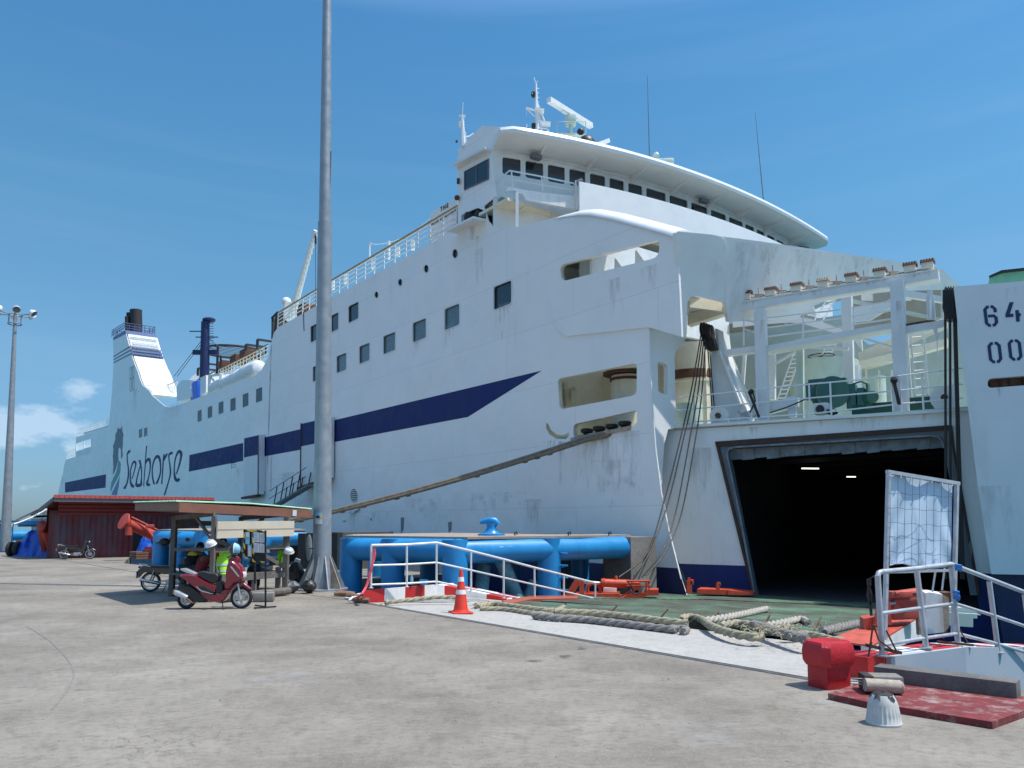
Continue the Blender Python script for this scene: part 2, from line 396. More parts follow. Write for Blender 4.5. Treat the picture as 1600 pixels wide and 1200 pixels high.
def stainmat(name, col, amt, sc=(9, 9, 1.2), lo=.42, edge=.25, ground=False):
    """a patch of dirt or rust with its own ragged shape: the rest of the sheet is see-through"""
    m = bpy.data.materials.new(name); m.use_nodes = True; t = m.node_tree; K = t.links; b = t.nodes['Principled BSDF']; b.inputs['Base Color'].default_value = (*col, 1); b.inputs['Roughness'].default_value = .8
    o = t.nodes['Material Output']; tr = nd(t, 'ShaderNodeBsdfTransparent'); mx = nd(t, 'ShaderNodeMixShader'); tc = nd(t, 'ShaderNodeTexCoord'); g = nd(t, 'ShaderNodeNewGeometry')
    mp = nd(t, 'ShaderNodeMapping'); mp.inputs['Scale'].default_value = sc; K.new(g.outputs['Position'], mp.inputs[0])
    n = nd(t, 'ShaderNodeTexNoise'); n.inputs['Scale'].default_value = 1; n.inputs['Detail'].default_value = 7; n.inputs['Roughness'].default_value = .65; K.new(mp.outputs[0], n.inputs[0])
    sp = nd(t, 'ShaderNodeSeparateXYZ'); K.new(tc.outputs['Generated'], sp.inputs[0])
    def math_(op, a, b_):
        q = nd(t, 'ShaderNodeMath', operation=op)
        for i, v in enumerate((a, b_)):
            if isinstance(v, (int, float)): q.inputs[i].default_value = v
            else: K.new(v, q.inputs[i])
        return q.outputs[0]
    def bell(v): return math_('MULTIPLY', math_('MULTIPLY', v, math_('SUBTRACT', 1.0, v)), 4.0)
    f = math_('MULTIPLY', bell(sp.outputs[0]), bell(sp.outputs[1]) if ground else math_('POWER', sp.outputs[2], .7))
    r = nd(t, 'ShaderNodeMapRange'); r.inputs[1].default_value = lo; r.inputs[2].default_value = lo+.32; K.new(math_('ADD', n.outputs[0], math_('MULTIPLY', math_('SUBTRACT', f, 1.0), edge)), r.inputs[0])
    K.new(math_('MULTIPLY', r.outputs[0], amt), mx.inputs[0]); K.new(tr.outputs[0], mx.inputs[1]); K.new(b.outputs[0], mx.inputs[2]); K.new(mx.outputs[0], o.inputs[0]); return m
M['st_rust'] = stainmat('rust_run_stain', (.46, .34, .22), .6); M['st_dirt'] = stainmat('grime_run_stain', (.52, .51, .48), .42, sc=(5, 5, .8), lo=.36); M['st_dark'] = stainmat('dark_run_stain', (.32, .30, .27), .5, sc=(8, 8, 1.0), lo=.34)
M['st_scuff'] = stainmat('fender_scuff', (.36, .37, .39), .5, sc=(2.2, 2.2, 2.2), lo=.42, edge=.35)
M['st_oil'] = stainmat('oil_spot', (.05, .048, .045), .75, sc=(5, 5, 5), lo=.36, edge=.5, ground=True); M['st_brown'] = stainmat('rust_wash', (.24, .17, .12), .35, sc=(2, 4, 3), lo=.40, edge=.4, ground=True); M['st_pale'] = stainmat('pale_spill', (.52, .52, .52), .4, sc=(3, 4, 3), lo=.42, edge=.4, ground=True)
# ================================================================== THE FERRY
OUT = V((-.8, -.6, 0)); INN = -OUT; BOW = V((.6, -.8, 0)); AFT = -BOW; UP = V((0, 0, 1))
C0 = V((4.80, 26.93, 0))
P1 = Plane(C0, OUT)
Q0 = C0+INN*1.51
P2 = vplane(Q0, -56.3)
BK = -P2.n                    # into the ship, square to the bow door
ferry = thing('ferry', 'white and navy car ferry moored at the quay with its bow door open', 'ferry', (4.8, 26.93, -2.5))
def fpart(mb, name, m, parent=None, **k): return mb.build(name, m, parent or ferry, **k)

# ---- windows: outline in the photo on the shell plane
winq = []
def wpx(cx, cy, w, h, sl): return [(cx-w/2, cy-h/2+w/2*sl), (cx+w/2, cy-h/2-w/2*sl), (cx+w/2, cy+h/2-w/2*sl), (cx-w/2, cy+h/2+w/2*sl)]
def slope_at(x, y): return (815-y)/(x+100.0)
big = [(533.3, 567, 15, 26, 'c'), (569.2, 552, 16, 27, 'c'), (608, 536, 18.5, 28, 'c'), (655, 516, 20.5, 30, 'c'), (706, 495, 23, 33, 'c'), (785, 461, 27.5, 36, 'd')]
mid = [(552, 488, 15.5, 26, 'd'), (522, 504, 13, 26, 'd'), (491, 520, 12, 25, 'd')]
low = [(311.9, 649.7, 6.3, 17, 'c'), (328, 644, 7, 17.5, 'c'), (345.3, 637, 7.6, 18, 'c'), (364, 632, 8.2, 19, 'c'), (383.6, 625, 9, 20, 'c'), (404.8, 617, 9.6, 21, 'c'), (219.6, 677, 5, 13, 'c'), (227.6, 675, 5, 13, 'c'), (494, 583, 11, 23, 'c')]
holes = []; panes = []
for x, y, w, h, kd in big+mid+low:
    q = roundpoly(wpx(x, y, w, h, slope_at(x, y)), w*.14); holes.append(q); panes.append((q, kd))
for x, y, r in ((587.9, 460.5, 3), (624.9, 441, 3.3), (665.7, 419.8, 3.7), (710.7, 396.2, 4.2)):
    q = [(x+r*math.cos(a*PI/8), y+r*1.65*math.sin(a*PI/8)) for a in range(16)]; holes.append(q); panes.append((q, 'd'))
slotU = roundpoly([(874, 414.5), (1031, 374), (1029, 402), (877, 440)], [9, 9, 12, 9], 4)
slotM = roundpoly([(871, 592), (995, 567), (995, 617), (874, 640)], [6, 7, 9, 8], 4)
slotL = roundpoly([(895, 663), (995, 641), (995, 660), (988, 668), (915, 684), (896, 683)], [8, 4, 2, 4, 3, 3], 4)
slotJ = [(853, 662), (856, 661), (861, 672), (870, 679), (880, 680), (889, 676), (889, 681), (884, 686), (868, 685), (858, 679), (853, 670)]
bayA = [(119.5, 693), (130, 689), (130, 712), (119.5, 714.5)]; bayB = [(131, 689), (142, 685.5), (142, 709), (131, 711.5)]
vent = [(361, 720.5), (369, 718.5), (369, 731), (361, 733)]
openbits = [slotU, slotM, slotL, slotJ, bayA, bayB, vent]
hull_top = [(425, 531), (428, 520), (434, 512), (517.5, 465), (600, 420), (715.5, 357),
            (715.5, 234), (752.6, 196.5), (793, 198.5), (796, 207), (779, 218), (770.5, 234), (772, 272), (775, 306), (756, 322), (763, 345), (773, 357), (808, 354.5), (832, 349), (850, 344), (880, 337), (907, 331), (925, 331),
            (960, 337), (1000, 347.5), (1040, 358.5), (1057, 364)]
hull_left = [(98, 741), (100, 728), (103, 718), (118, 713.5), (119, 683), (169, 668), (171, 655.6), (175, 612), (177.5, 565), (176.5, 527), (195.5, 516), (197, 521), (201, 537), (206, 555.6), (211, 570), (215.6, 581), (219, 593), (223, 602), (234, 611), (238, 618), (244, 623), (253, 631), (259, 635), (265.6, 636.5), (281, 632), (340.6, 610), (385, 591), (398, 587), (404, 582), (409, 577.5), (415, 566), (419, 556)]
zb = -3.6
def p1z(px, z):        # a point of the shell at height z on the sight line column px
    p = P1.at(px, 700); return V((p.x, p.y, z))
right_edge = [(1059, 400), (1062, 460), (1066, 527), (1014, 512), (1016, 570), (1018, 620), (1024, 700), (1033, 770), (1045, 830), (1064, 905)]
outer = [P1.at(x, y) for x, y in hull_left+hull_top+right_edge]
outer += [P1.at(1068, 925)*1, ] if False else []
pe = P1.at(1064, 905)
outer += [V((pe.x+.25, pe.y-.333, -.9)), V((pe.x+.5, pe.y-.667, zb)), p1z(60, zb), P1.at(88, 800), P1.at(90.6, 773), P1.at(94, 755)]
hm = MB(); hm.poly(P1, [outer]+[[P1.at(x, y) for x, y in h] for h in holes+openbits+[roundpoly([(720.7, 335.5), (746, 324.5), (759.5, 330), (759.5, 347), (743, 346), (720.7, 357)], 3)]], .055)
hull = fpart(hm, 'hull_side', M['hull'], smooth=False)
for sl_, o_ in ((slotM, -.06), (slotL, -.06), (slotU, -.06)):
    c_ = V((sum(p[0] for p in sl_)/len(sl_), sum(p[1] for p in sl_)/len(sl_))); mb = MB(); mb.pxpoly(P1, [[tuple(c_+(V(p)-c_)*1.04) for p in sl_], sl_], .2, o_); fpart(mb, 'slot_rim', M['cream'], smooth=False)
for q, kd in panes:
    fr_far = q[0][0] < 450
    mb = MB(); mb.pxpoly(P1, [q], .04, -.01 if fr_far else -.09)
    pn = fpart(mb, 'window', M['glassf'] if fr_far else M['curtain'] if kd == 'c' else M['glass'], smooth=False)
    c = V((sum(p[0] for p in q)/len(q), sum(p[1] for p in q)/len(q)))
    fr = MB(); inner = q; big_ = [tuple(c+(V(p)-c)*1.10) for p in q]
    fr.pxpoly(P1, [big_, inner], .02 if fr_far else .05, .008 if fr_far else .025); fpart(fr, 'window_frame', M['white'], parent=pn, smooth=False)
# vertical curtains folds are in the glass material; louvre over the small square vent
mb = MB()
for k in range(5): mb.pxpoly(P1, [[(361, 721.5+k*2.4), (369, 719.5+k*2.4), (369, 720.6+k*2.4), (361, 722.6+k*2.4)]], .05, -.03)
fpart(mb, 'vent_grille', M['steelgrey'], smooth=False)
mb = MB()
for q in ([(119.5, 705), (130, 702), (130, 712), (119.5, 714.5)], [(131, 701), (142, 698), (142, 709), (131, 711.5)]): mb.pxpoly(P1, [q], .05, -.02)
fpart(mb, 'bay_bulwark', M['hull_far'], smooth=False, each=True)
# ---- stern and far side of the hull, decks behind the shell (one closed body)
BEAM = 23.0
mb = MB()
far = [outer[0], ]
prof = [(98, 741), (119, 713), (169, 668), (240, 640), (265.6, 637), (340.6, 611), (409, 590)]
def deckstrip(mb, pts, dz, width, th=.2):
    for a, b in zip(pts[:-1], pts[1:]):
        A, B = P1.at(*a)+UP*dz+INN*.25, P1.at(*b)+UP*dz+INN*.25
        mb.prism([A, B, B+INN*width, A+INN*width], (0, 0, -th))
deckstrip(mb, prof, -1.6, BEAM-.5)
deckstrip(mb, [(425, 531), (434, 513), (517.5, 466), (600, 421), (715.5, 358)], -.25, BEAM-.5)
fpart(mb, 'deck', M['mint'], smooth=False)
mb = MB()
a = P1.at(98, 741); b = p1z(70, zb)
mb.prism([V((a.x, a.y, zb)), V((a.x, a.y, a.z)), V((a.x, a.y, a.z))+INN*BEAM, V((a.x, a.y, zb))+INN*BEAM], AFT*.3)
a = P1.at(425, 531); mb.prism([V((a.x, a.y, 6)), V((a.x, a.y, a.z-.3)), V((a.x, a.y, a.z-.3))+INN*(BEAM-.4), V((a.x, a.y, 6))+INN*(BEAM-.4)], AFT*.25)
e0 = P1.at(98, 741)+INN*BEAM; e1 = C0+INN*(BEAM-1)+AFT*8
mb.prism([V((e0.x, e0.y, zb)), V((e0.x, e0.y, 7)), V((e1.x, e1.y, 7)), V((e1.x, e1.y, zb))], INN*.3)
fpart(mb, 'far_side_shell', M['hull_far'], smooth=False)
# ---- navy stripe, door covers, boot topping
def decal(name, m, loops, off=.006, th=.004, parent=None, pl=None):
    mb = MB()
    for lp in loops: mb.pxpoly(pl or P1, [lp], th, off)
    return fpart(mb, name, m, parent=parent, smooth=False, each=True)
decal('navy_stripe', M['navy'], [[(296, 711), (380, 692), (380, 720), (295, 737)], [(405, 685.5), (470, 670.4), (470, 702.6), (405, 714.5)], [(512, 659), (846.5, 579), (731, 651.5), (512, 692.6)], [(101.6, 754), (165.6, 741), (165, 762), (101.6, 769.7)]])
for nm, lp, st, edge in (('a', [(381.6, 684), (404.3, 679), (403.5, 772), (380, 776)], [(381.5, 685), (404, 680), (403.7, 710), (381.2, 715)], 404),
                         ('b', [(470.5, 661), (512, 651), (511, 746), (469, 760)], [(470.4, 662.5), (511.9, 653), (511.7, 689), (470.3, 697.5)], 470)):
    mb = MB(); mb.pxpoly(P1, [lp], .45, .55)
    dr = fpart(mb, 'side_door_cover', M['hull_far'], smooth=False)
    mb = MB(); mb.pxpoly(P1, [st], .004, .556); fpart(mb, 'navy_band', M['navy'], parent=dr, smooth=False)
    mb = MB(); b0, b1 = P1.at(lp[3][0], lp[3][1], .5), P1.at(lp[2][0], lp[2][1], .5)
    mb.beam(b0-UP*.12, b1-UP*.12, .35, .16); fpart(mb, 'lower_lip', M['rust'], parent=dr)
    mb = MB(); t0, t1 = P1.at(edge+(-.3 if nm == 'a' else .3), 680 if nm == 'a' else 661, .57), P1.at(edge-.8, 772 if nm == 'a' else 759, .57); mb.beam(t0, t1, .1, .06)
    fpart(mb, 'hinge_row', M['rust'], parent=dr)
mb = MB(); A = P1.at(408, 714, .03)
for x in (414, 423):
    a, b = P1.at(x, 713, .04), P1.at(x-.5, 768, .04); mb.beam(a, b, .12, .08)
fpart(mb, 'fender_strip', M['white_clean'], smooth=False)
# boot topping on the shell: below z = .5 everywhere
mb = MB(); q = p1z(60, .45); e = P1.at(1061.5, 893.5)
for (p, r_) in ((V((q.x, q.y, 0)), V((pe.x-.02, pe.y+.02, 0))),):
    edge_top = P1.at(1060, 884); 
    mb.poly(P1, [[V((q.x, q.y, .45)), V((edge_top.x, edge_top.y, .45)), V((pe.x+.25, pe.y-.333, -.9)), V((pe.x+.5, pe.y-.667, zb)), V((q.x, q.y, zb))]], .012, .012)
fpart(mb, 'boot_topping', M['navy_boot'], smooth=False)
# ---- lettering and badge on the stern quarter, traced stroke by stroke
def zs(x, y): return (165+x/7.93, 660+y/7.93)
def stroke(mb, pts, n=5, off=.012):
    pts = spline([V((*zs(x, y), w/7.93/2)) for x, y, w in pts], n); k = len(pts); rows = []
    for i, p in enumerate(pts):
        d = pts[min(i+1, k-1)]-pts[max(i-1, 0)]; d = V((d.x, d.y, 0)).normalized(); nn = V((-d.y, d.x, 0))*p.z
        rows.append([P1.at(p.x+nn.x, p.y+nn.y, off), P1.at(p.x-nn.x, p.y-nn.y, off)])
    mb.grid(rows); mb.grid([[b-OUT*.004, a-OUT*.004] for a, b in rows])
glyphs = [[[(305, 350, 22), (287, 364, 30), (268, 400, 14), (268, 470, 14), (280, 560, 17), (282, 650, 19), (268, 740, 18), (245, 795, 24), (228, 822, 28)]],
          [[(326, 700, 12), (350, 620, 13), (372, 530, 16), (368, 498, 26), (350, 486, 24), (325, 530, 16), (308, 600, 14), (306, 680, 16), (312, 750, 24), (332, 788, 38), (352, 788, 30)]],
          [[(418, 466, 26), (432, 520, 22), (445, 600, 14), (442, 700, 14), (438, 765, 30), (412, 780, 40), (385, 780, 34), (381, 740, 18), (395, 660, 14), (425, 545, 12)]],
          [[(508, 290, 14), (498, 400, 12), (488, 550, 12), (478, 680, 12), (472, 792, 10)], [(490, 515, 12), (515, 468, 28), (540, 456, 32), (552, 520, 18), (548, 600, 14), (530, 690, 15), (513, 755, 26), (528, 774, 36), (545, 760, 26)]],
          [[(602, 768, 20), (585, 700, 18), (577, 620, 16), (582, 540, 16), (605, 460, 20), (640, 420, 36), (668, 450, 28), (680, 530, 18), (678, 620, 16), (660, 690, 20), (628, 762, 24)]],
          [[(722, 395, 18), (715, 460, 16), (708, 560, 16), (702, 660, 14), (695, 764, 16)], [(718, 475, 12), (738, 428, 26), (762, 386, 18)]],
          [[(830, 373, 28), (802, 386, 30), (782, 412, 16), (788, 480, 14), (800, 560, 18), (802, 640, 18), (780, 730, 16), (750, 830, 18), (728, 902, 18)]],
          [[(876, 640, 14), (908, 540, 20), (932, 440, 24), (935, 384, 34), (912, 357, 34), (880, 400, 20), (858, 480, 16), (850, 570, 14), (852, 640, 22), (865, 700, 34), (890, 720, 38), (912, 695, 30)]]]
for g in glyphs:
    mb = MB()
    for st in g: stroke(mb, st)
    fpart(mb, 'letter', M['letter'], smooth=False)
badge = [('logo_dark', [[(150, 60), (175, 82), (190, 70), (203, 35), (206, 100), (222, 150), (215, 190), (212, 290), (205, 340), (212, 410), (200, 450), (190, 440), (190, 350), (181, 318), (168, 310), (160, 330), (155, 400), (158, 460), (130, 560), (110, 620), (88, 650), (95, 560), (92, 470), (88, 420), (97, 330), (90, 295), (105, 260), (120, 200), (120, 150), (140, 112)]]),
         ('logo_teal', [[(160, 466), (175, 486), (188, 515), (182, 600), (172, 640), (160, 665), (78, 820), (62, 872), (60, 820), (72, 740), (100, 680), (132, 615)]]),
         ('logo_blue', [[(173, 664), (166, 760), (140, 902), (70, 902), (86, 860), (150, 722)]])]
for mn, lps in badge: decal('badge', M[mn], [[zs(*p) for p in lp] for lp in lps], .012)

# ---- funnel: the side is the shell itself, carried 4 m inboard
fs = [(177.5, 565), (176.5, 527), (195.5, 516), (197, 521), (201, 537), (206, 555.6), (211, 570), (215.6, 581), (219, 593), (223, 602), (234, 611), (236, 616), (175, 618)]
mb = MB(); pts = [P1.at(x, y)+INN*.23 for x, y in fs]; mb.prism(pts, INN*3.8); fpart(mb, 'funnel_body', M['white_clean'], ang=50)
def band(y0l, y1l, y0r, y1r, xr0, xr1):
    mb = MB(); mb.pxpoly(P1, [[(177, y0l), (xr0, y0r), (xr1, y1r), (177, y1l)]], .01, .015)
    a, b = P1.at(xr0, y0r), P1.at(xr1, y1r); mb.prism([a+BOW*.02, b+BOW*.02, b+BOW*.02+INN*4.03, a+BOW*.02+INN*4.03], BOW*.05)
    return mb
for i, (yl, yr, xr) in enumerate(((557.5, 541.5, 203.2), (562.3, 546.8, 204.5), (567, 552, 205.8))):
    fpart(band(yl-1, yl+.9, yr-1, yr+.9, xr-.5, xr+.5), 'funnel_stripe', M['bluegrey'], smooth=False)
mb = band(527, 531.5, 516, 521.5, 195.6, 197); fpart(mb, 'funnel_band', M['bluegrey'], smooth=False)
mb = MB()
for k in range(8):
    t = k/8; a = P1.at(197.3+6*t, 523.5+17*t)+BOW*.12; mb.beam(a+INN*.3, a+INN*3.8, .16, .09)
fpart(mb, 'funnel_louvre', M['white'], smooth=False)
mb = MB(); fr_ = P1.at(195.5, 516); bk_ = P1.at(176.5, 527)
cs = [bk_, fr_, fr_+INN*4, bk_+INN*4]
for lv in (.35, .7, 1.05):
    for i in range(4): mb.tube([cs[i]+UP*lv+OUT*.15, cs[(i+1) % 4]+UP*lv+OUT*.15], .05, 5)
for i in range(4):
    for k in range(6): c = lerp(cs[i], cs[(i+1) % 4], k/6)+OUT*.15; mb.tube([c, c+UP*1.05], .05, 5)
fpart(mb, 'funnel_railing', M['bluegrey'])
def fpipe(px, ytop, r, inn, lean=.25):
    b = P1.at(px, 518, -inn); t = atY(px-1.2, ytop, b.y)
    mb = MB(); d = V((t.x-b.x, 0, t.z-b.z+1)); mb.tube([b-UP*1, t], r, 14); mb.tube([t, t+UP*.02], r*.86, 14)
    mb.tube([lerp(b, t, .3)-UP*.06, lerp(b, t, .3)+UP*.06], r*1.06, 14)
    return mb
fpart(fpipe(213.5, 484.5, .82, 1.9), 'exhaust_pipe', M['soot']); fpart(fpipe(203.5, 489, .42, 1.2), 'exhaust_pipe', M['soot']); fpart(fpipe(199.8, 495, .3, .8), 'exhaust_pipe', M['soot'])
mb = MB()
for lp in ([(202.5, 574, 205.3, 572.6)], [(206.5, 572, 209, 570.8)]):
    for x0, y0, x1, y1 in lp:
        mb.pxpoly(P1, [[(x0, y0), (x1, y1), (x1+.6, y1+38), (x0+.3, y0+38)], [(x0+.5, y0+.7), (x1-.4, y1+.9), (x1-.1, y1+17), (x0+.6, y0+17)], [(x0+.6, y0+19), (x1-.1, y1+19), (x1+.2, y1+37), (x0+.7, y0+37)]], .05, .03)
fpart(mb, 'funnel_access_frame', M['steelgrey'], smooth=False)
# curved coaming at the foot of the funnel and the box behind it
mb.bbox(P1.at(256, 611, -2.8), (4, 4.6, .8), .2, math.atan2(.8, -.6)); fpart(mb, 'funnel_coaming', M['white_clean'])
mb = MB(); q = [(276, 627), (276, 603), (284, 594), (297, 594), (299, 620)]
mb.prism([P1.at(x, y, -.3) for x, y in q], INN*5); fpart(mb, 'deckhouse', M['white_clean'], smooth=False)
mb = MB(); q = [(286, 606), (300, 588), (312, 580), (312, 615), (286, 624)]
mb.prism([P1.at(x, y, -6) for x, y in q], INN*6); fpart(mb, 'deckhouse', M['white_clean'], smooth=False)
mb = MB(); mb.prism([P1.at(x, y, -.5) for x, y in [(313, 617), (313, 590), (322, 586), (322, 613)]], INN*2.2); fpart(mb, 'deckhouse', M['white'], smooth=False)

# ---- railings along the upper decks
def railing(px_base, top_h, n, lv, m, name, r=.035, off=-.3, topm=None):
    mb = MB(); base = [P1.at(x, y, off) for x, y in px_base]
    for h in lv:
        mb.tube([p+UP*h for p in base], r, 5)
    segs = len(base)-1
    for s_ in range(segs):
        a, b = base[s_], base[s_+1]; k = max(1, int((b-a).length/n))
        for i in range(k+(s_ == segs-1)): c = lerp(a, b, i/k); mb.tube([c-UP*.1, c+UP*top_h], r*1.15, 5)
    o = fpart(mb, name, m)
    if topm:
        t = MB(); t.tube([p+UP*(top_h+.03) for p in base], r*1.8, 6); fpart(t, 'handrail', topm, parent=o)
    return o
M['yellow_rail'] = mat('ochre_handrail_paint', (.42, .28, .07), .6, var=.2)
railing([(434, 512), (517.5, 465), (600, 420), (714, 357)], 1.15, 1.15, (.3, .58, .86, 1.1), M['white_clean'], 'deck_railing', topm=M['yellow_rail'])
railing([(121, 682), (168, 668)], 1.3, 1.1, (.35, .7, 1.0, 1.25), M['white_clean'], 'stern_railing')
railing([(104, 718), (118, 713.5)], 1.5, 1.0, (.4, .8, 1.2, 1.5), M['white_clean'], 'stern_railing')
railing([(245, 623), (276, 612)], 1.3, 1.0, (.4, .8, 1.25), M['white_clean'], 'funnel_deck_railing', off=-3, topm=M['yellow_rail'])
mb = MB(); mb.prism([P1.at(x, y)+INN*.1 for x, y in ((130, 679), (168, 668), (168, 664.5), (130, 676))], INN*.1)
fpart(mb, 'windbreak_panel', M['hull_far'], smooth=False)
# brown raised terrace behind the rafts with its railing and frames
M['frame_dark'] = mat('dark_terrace_steel', (.03, .028, .03), .6, var=.2)
mb = MB()
T = [P1.at(x, y, -3.5) for x, y in ((308, 610), (332, 599), (370, 582), (418, 559))]
for h in (0, .4, .8, 1.15): mb.tube([p+UP*h for p in T], .045, 5)
for i in range(3):
    for k in range(9): c = lerp(T[i], T[i+1], k/9); mb.tube([c-UP*.2, c+UP*1.2], .04, 5)
o = fpart(mb, 'terrace_railing', M['cream']); mb = MB(); mb.tube([p+UP*1.22 for p in T], .09, 6); fpart(mb, 'handrail', M['brown'], parent=o)
mb = MB()
for (x0, y0, x1, h) in ((309, 587, 323, 12), (323, 578, 336, 10), (384, 549, 402, 11), (402, 545, 420, 15), (426, 530, 436, 32)):
    a = P1.at(x0, y0, -4); b = a+INN*2.0
    hh = h*a.y/F
    mb.beam(a, a+UP*hh, .22); mb.beam(b, b+UP*hh, .16); mb.beam(a+UP*hh, b+UP*hh, .2)
fpart(mb, 'terrace_frame', M['frame_dark'], each=True)
mb = MB()
for (x0, y0, w_) in ((372, 562, 2.0), (387, 554, 1.8), (352, 571, 1.6), (446, 500, 2), (474, 487, 2.4)):
    c = P1.at(x0, y0, -(5 if x0 < 420 else 3.2)); mb.bbox(c, (w_, 1.2, .9), .08, math.atan2(.8, -.6))
fpart(mb, 'stacked_crate', M['rust'], each=True)
# round slatted pergola
pc = P1.at(364, 550, -5.5); pr = 3.3
mb = MB(); mb.tube([pc+V((math.cos(a)*pr, math.sin(a)*pr, 0)) for a in [k*PI/18 for k in range(36)]], .14, 6, closed=True)
for k in range(-4, 5):
    y = k*pr/4.7; w_ = math.sqrt(max(0, pr*pr-y*y)); c = pc+BOW*y; mb.beam(c-INN*w_, c+INN*w_, .11, .05)
per = fpart(mb, 'pergola', M['frame_dark'])
for k in range(6):
    a = k*PI/3+.3; c = pc+V((math.cos(a), math.sin(a), 0))*pr*.85; mb = MB(); mb.beam(c, c-UP*3.4, .2); fpart(mb, 'pergola_post', M['frame_dark'], parent=per)
# aft signal mast, dark blue
mb = MB(); b = P1.at(321, 560)+INN*9; t = atY(321, 503, b.y)
b = atY(321, 556, b.y); mb.tube([b-UP*3, t], [.5, .42], 12); mb.sphere(t+V((.35, 0, .2)), .6, 10, (1.2, .9, .5))
mb.beam(t-V((1.6, 0, 1)), t-V((0, 0, 1)), .1); mb.beam(lerp(b, t, .1)-V((1.3, 0, 0)), lerp(b, t, .1)+V((1.3, 0, 0)), .22, .5)
mb.beam(lerp(b, t, .55)-V((1.0, 0, 0)), lerp(b, t, .55)+V((1.3, 0, 0)), .1)
for k in range(14): c = lerp(b, t, k/14)+V((.72, -.2, 0)); mb.beam(c-V((.2, 0, 0)), c+V((.2, 0, 0)), .05)
fpart(mb, 'aft_mast', M['navy_boot'])
mb = MB(); c = lerp(b, t, .6); mb.tube([c, atY(272, 588, c.y+4)], .035, 4); mb.tube([c-UP*.3, atY(277, 588, c.y+4)], .035, 4); mb.tube([c, atY(346, 545, c.y)], .03, 4)
fpart(mb, 'mast_stay', M['wire'])
# raft canisters in their cradles
for i, (x, y) in enumerate(((346, 602.5), (361, 597), (378, 589.5), (394, 581.5))):
    c = P1.at(x, y, -.7); mb = MB(); R = Matrix.Rotation(math.atan2(.8, -.6), 3, 'Z')@Matrix.Rotation(PI/2, 3, 'Y')
    rr = .66+.04*i
    mb.lathe(c, [(rr*.35, -2.1), (rr*.8, -1.95), (rr, -1.5), (rr, -.06), (rr*1.04, -.05), (rr*1.04, .05), (rr, .06), (rr, 1.5), (rr*.8, 1.95), (rr*.35, 2.1)], 16, R)
    cn = tag(mb.build('liferaft_canister', M['white_clean'], None), ['white liferaft canister nearest the funnel, above the small windows', 'second white liferaft canister from the funnel along the ship side', 'third white liferaft canister from the funnel along the ship side', 'largest white liferaft canister, nearest the step up in the hull'][i], 'liferaft', 'liferaft canisters along the deck edge')
    mb = MB()
    for s_ in (-.6, .6): mb.box(c+AFT*s_-UP*(rr+.1), (1.3, .12, .5), math.atan2(.8, -.6))
    fpart(mb, 'raft_cradle', M['white'], smooth=False)
mb = MB()   # davit frame
a0, a1 = P1.at(324, 617)+INN*.2, P1.at(341, 609)+INN*.2
h0 = 32*a0.y/F
mb.beam(a0, a0+UP*h0, .3); mb.beam(a1, a1+UP*h0*.75, .25); mb.beam(a0+UP*h0*.95, a1+UP*h0*.75, .25, .2); mb.beam(a0+UP*h0*.9, a1+UP*.3, .15); mb.beam(a0+UP*h0*.35, a1+UP*h0*.35, .2, .4)
fpart(mb, 'davit', M['white'])
mb = MB(); mb.bbox((a0+a1)/2+INN*.6+UP*.7, (2.4, 1.2, 1.0), .3, math.atan2(.8, -.6)); fpart(mb, 'davit_winch_cover', M['white_clean'])
mb = MB(); c = P1.at(301, 613, -.4); rows = []
for i in range(8):
    rows.append([c+AFT*((j/7-.5)*2.0)+OUT*(.35*math.sin(i/7*PI))+UP*((i/7-.5)*2.3-.08*random.random()) for j in range(8)])
mb.bbox(c+INN*.3, (2.3, .5, 2.3), .22, math.atan2(.8, -.6))
M['tarp'] = mat('blue_tarpaulin', (.012, .10, .55), .35, var=.35, scale=6, bump=.8, bscale=9, spec=.7)
tag(fpart(mb, 'blue_tarpaulin', M['tarp']), 'blue tarpaulin bundle at the deck edge')
# ---- bridge: the front wall is an arc in plan, y = f(x)
def arcY(X): return 34.6+.5356*(X+.45)+.0200*(X+.45)*(X-10.94)
def arcP(X, off=0.0, z=0.0):
    s_ = .5356+.02*(2*X-10.49); d = V((1, s_, 0)).normalized(); n = V((d.y, -d.x, 0))
    return V((X, arcY(X), 0))+n*off+UP*z
def arc_px(px, off=0.0):
    lo, hi = -2.0, 24.0
    for _ in range(50):
        m_ = (lo+hi)/2; p = arcP(m_, off)
        if proj((p.x, p.y, 18.7))[0] < px: lo = m_
        else: hi = m_
    return (lo+hi)/2
X0 = arc_px(772); XE = 18.55
def arcgrid(mb, offs, x0=X0, x1=XE, n=30):
    mb.grid([[arcP(lerp(x0, x1, i/n), o, z) for i in range(n+1)] for o, z in offs][::1])
# wall band by band, windows cut out: pillars between the panes
wx = [(271, 345), (364, 436), (454, 523), (541, 606), (624, 686), (703, 762), (779, 835), (851, 930), (945, 1018), (1033, 1098), (1112, 1173), (1185, 1241), (1251, 1287), (1297, 1329), (1339, 1369), (1377, 1405), (1411, 1437)]
wX = [(arc_px(680+a/2.58), arc_px(680+b/2.58)) for a, b in wx]
ZW0, ZW1 = 18.23, 19.08
mb = MB()
def wallseg(mb, xa, xb, z0, z1, off=0.0, th=.2, n=None):
    n = n or max(1, int((xb-xa)/.8))
    f = [[arcP(lerp(xa, xb, i/n), off, z) for i in range(n+1)] for z in (z0, z1)]
    b = [[arcP(lerp(xa, xb, i/n), off-th, z) for i in range(n+1)] for z in (z1, z0)]
    rows = [f[0], f[1], b[0], b[1], f[0]]; mb.grid(rows)
    for k in (0, n): mb.add([f[0][k], f[1][k], b[0][k], b[1][k]], [(0, 1, 2, 3) if k else (3, 2, 1, 0)])
wallseg(mb, X0, XE, 13.0, ZW0); wallseg(mb, X0, XE, ZW1, 19.45)
prev = X0
